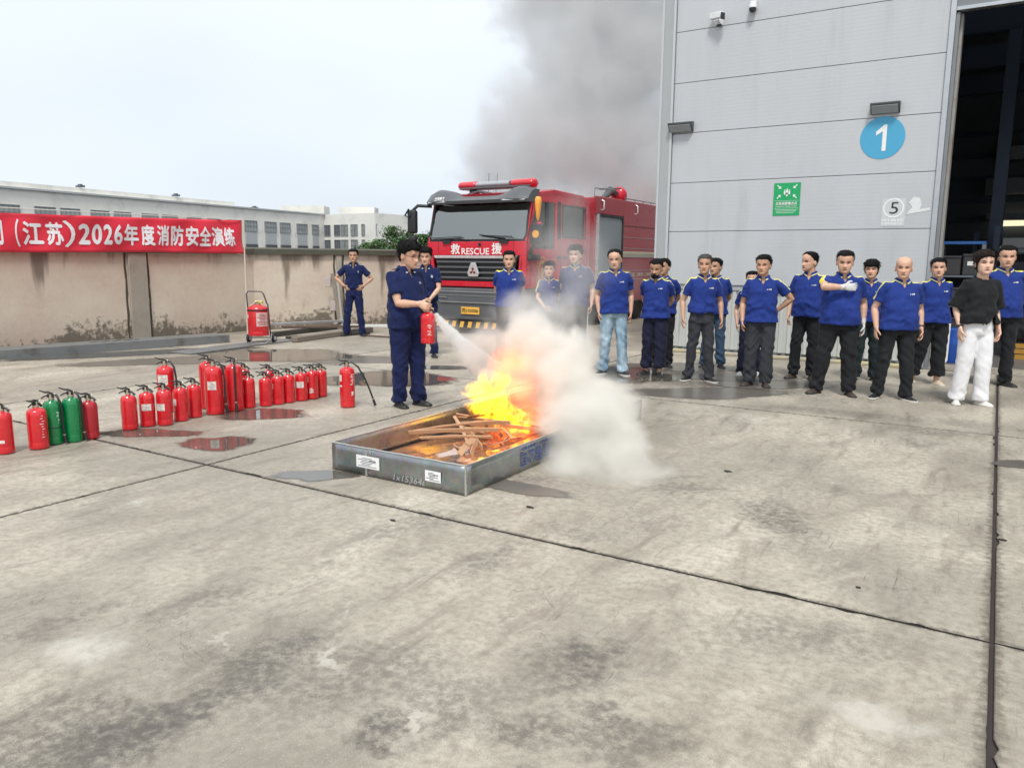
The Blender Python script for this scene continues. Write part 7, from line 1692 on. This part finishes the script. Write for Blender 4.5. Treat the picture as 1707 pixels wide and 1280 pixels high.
person(pp(1262, 643), TOC + R_(-18), 1.61, "man frowning to the side with one hand on his back hip", skin=2, hair="short", top="polo", pants="charcoal", build=1.02, seed=12, head=(-14, 2, 0), arms=("hip_back", "down"), feet=((.10, -.03, .2), (-.11, .0, -.55)), shoes=(shoe_b, sole_k), pant_w=1.15, group=RG)
person(pp(1247, 625), TOC + R_(-10), 1.40, "person hidden behind the frowning man, one arm and a white shoe showing", skin=1, hair="short", top="polo", pants="navy", build=.9, seed=13, head=(-10, 0, 0), arms=("down", "down"), shoes=(shoe_w, sole_w), group=RG)
person(pp(1338, 631), TOC + R_(-34), 1.66, "man with receding hair seen from the side behind the gloved man", skin=1, hair="receding", top="polo", pants="black", build=1.04, belly=.02, seed=14, head=(-34, 2, 0), arms=("down", "down"), shoes=(shoe_b, sole_k), group=RG, face=dict(cheek=.5))
person(pp(1388, 657), TOC + R_(-10), 1.67, "stocky man in white work gloves raising one hand to his chest", skin=1, hair="cropped", top="polo", pants="black", build=1.14, belly=.03, seed=15, head=(-10, 10, 0), gloves=(1, -1), arms=("down_out", "chest"), feet=((.17, -.06, .15), (-.19, .04, -.8)), shoes=(shoe_b, sole_k), pant_w=1.1, group=RG, face=dict(cheek=1., w=1.04))
person(pp(1441, 634), TOC + R_(-18), 1.56, "woman with a dark fringe smiling beside the gloved man", skin=1, hair="bangs", top="polo", pants="green_black", female=True, build=1.0, seed=16, head=(-12, 0, 0), arms=("down", "down"), pant_w=1.1, group=RG, face=dict(cheek=.5), mouth=1.2)
person(pp(1484, 665), TOC + R_(-4), 1.60, "bald man with a wristwatch and black tracksuit trousers", skin=1, hair="bald", top="polo", pants="black", build=1.10, belly=.015, seed=17, head=(-22, 4, 0), watch=1, arms=("down_out", "down_out"), feet=((.16, -.06, .3), (-.16, .04, -.75)), shoes=(shoe_k, sole_w), socks=True, group=RG, face=dict(w=1.02))
person(pp(1544, 640), TOC + R_(-6), 1.59, "woman in tan shoes and cropped black trousers, hands behind her back", skin=1, hair="tied", top="polo", pants="black", female=True, build=1.06, seed=18, head=(-18, 0, -3), arms=("behind", "behind"), shoes=(shoe_t, sole_w), ankles=True, pant_w=1.25, group=RG, face=dict(cheek=.5), feet=((.12, -.02, .2), (-.15, .10, -.9)))
person(pp(1614, 674), TOC + R_(0), 1.66, "woman in a black T-shirt and loose white trousers with a wristwatch", skin=0, hair="swept", haircol="brown", top="tee", pants=white_pant, female=True, build=.94, seed=19, head=(-14, 0, 0), watch=-1, hem=.93, arms=("down", "down"), shoes=(shoe_w, sole_w), pant_w=1.22, feet=((.115, -.03, .35), (-.12, .04, -.5)), face=dict(cheek=.7), group=RG)
person(pp(1655, 642), TOC + R_(-8), 1.75, "heavyset man standing behind the woman in the black T-shirt", skin=1, hair="cropped", top="polo", pants="black", build=1.14, belly=.02, seed=20, head=(-14, 4, 0), arms=("behind", "behind"), group=RG, face=dict(cheek=1.0, w=1.05))
flush_jobs()

# the extinguisher in his hands
hb = at_depth(713, 516, D_M - .14)
oh = extinguisher(hb.x, hb.y, .385, .062, "red extinguisher held by the man in glasses, white print on its side", turn=0, labs=((.35, .4, .22, .52, "print"),), lev=IA + PI, group=None)
oh.location = (hb.x, hb.y, hb.z - .345)
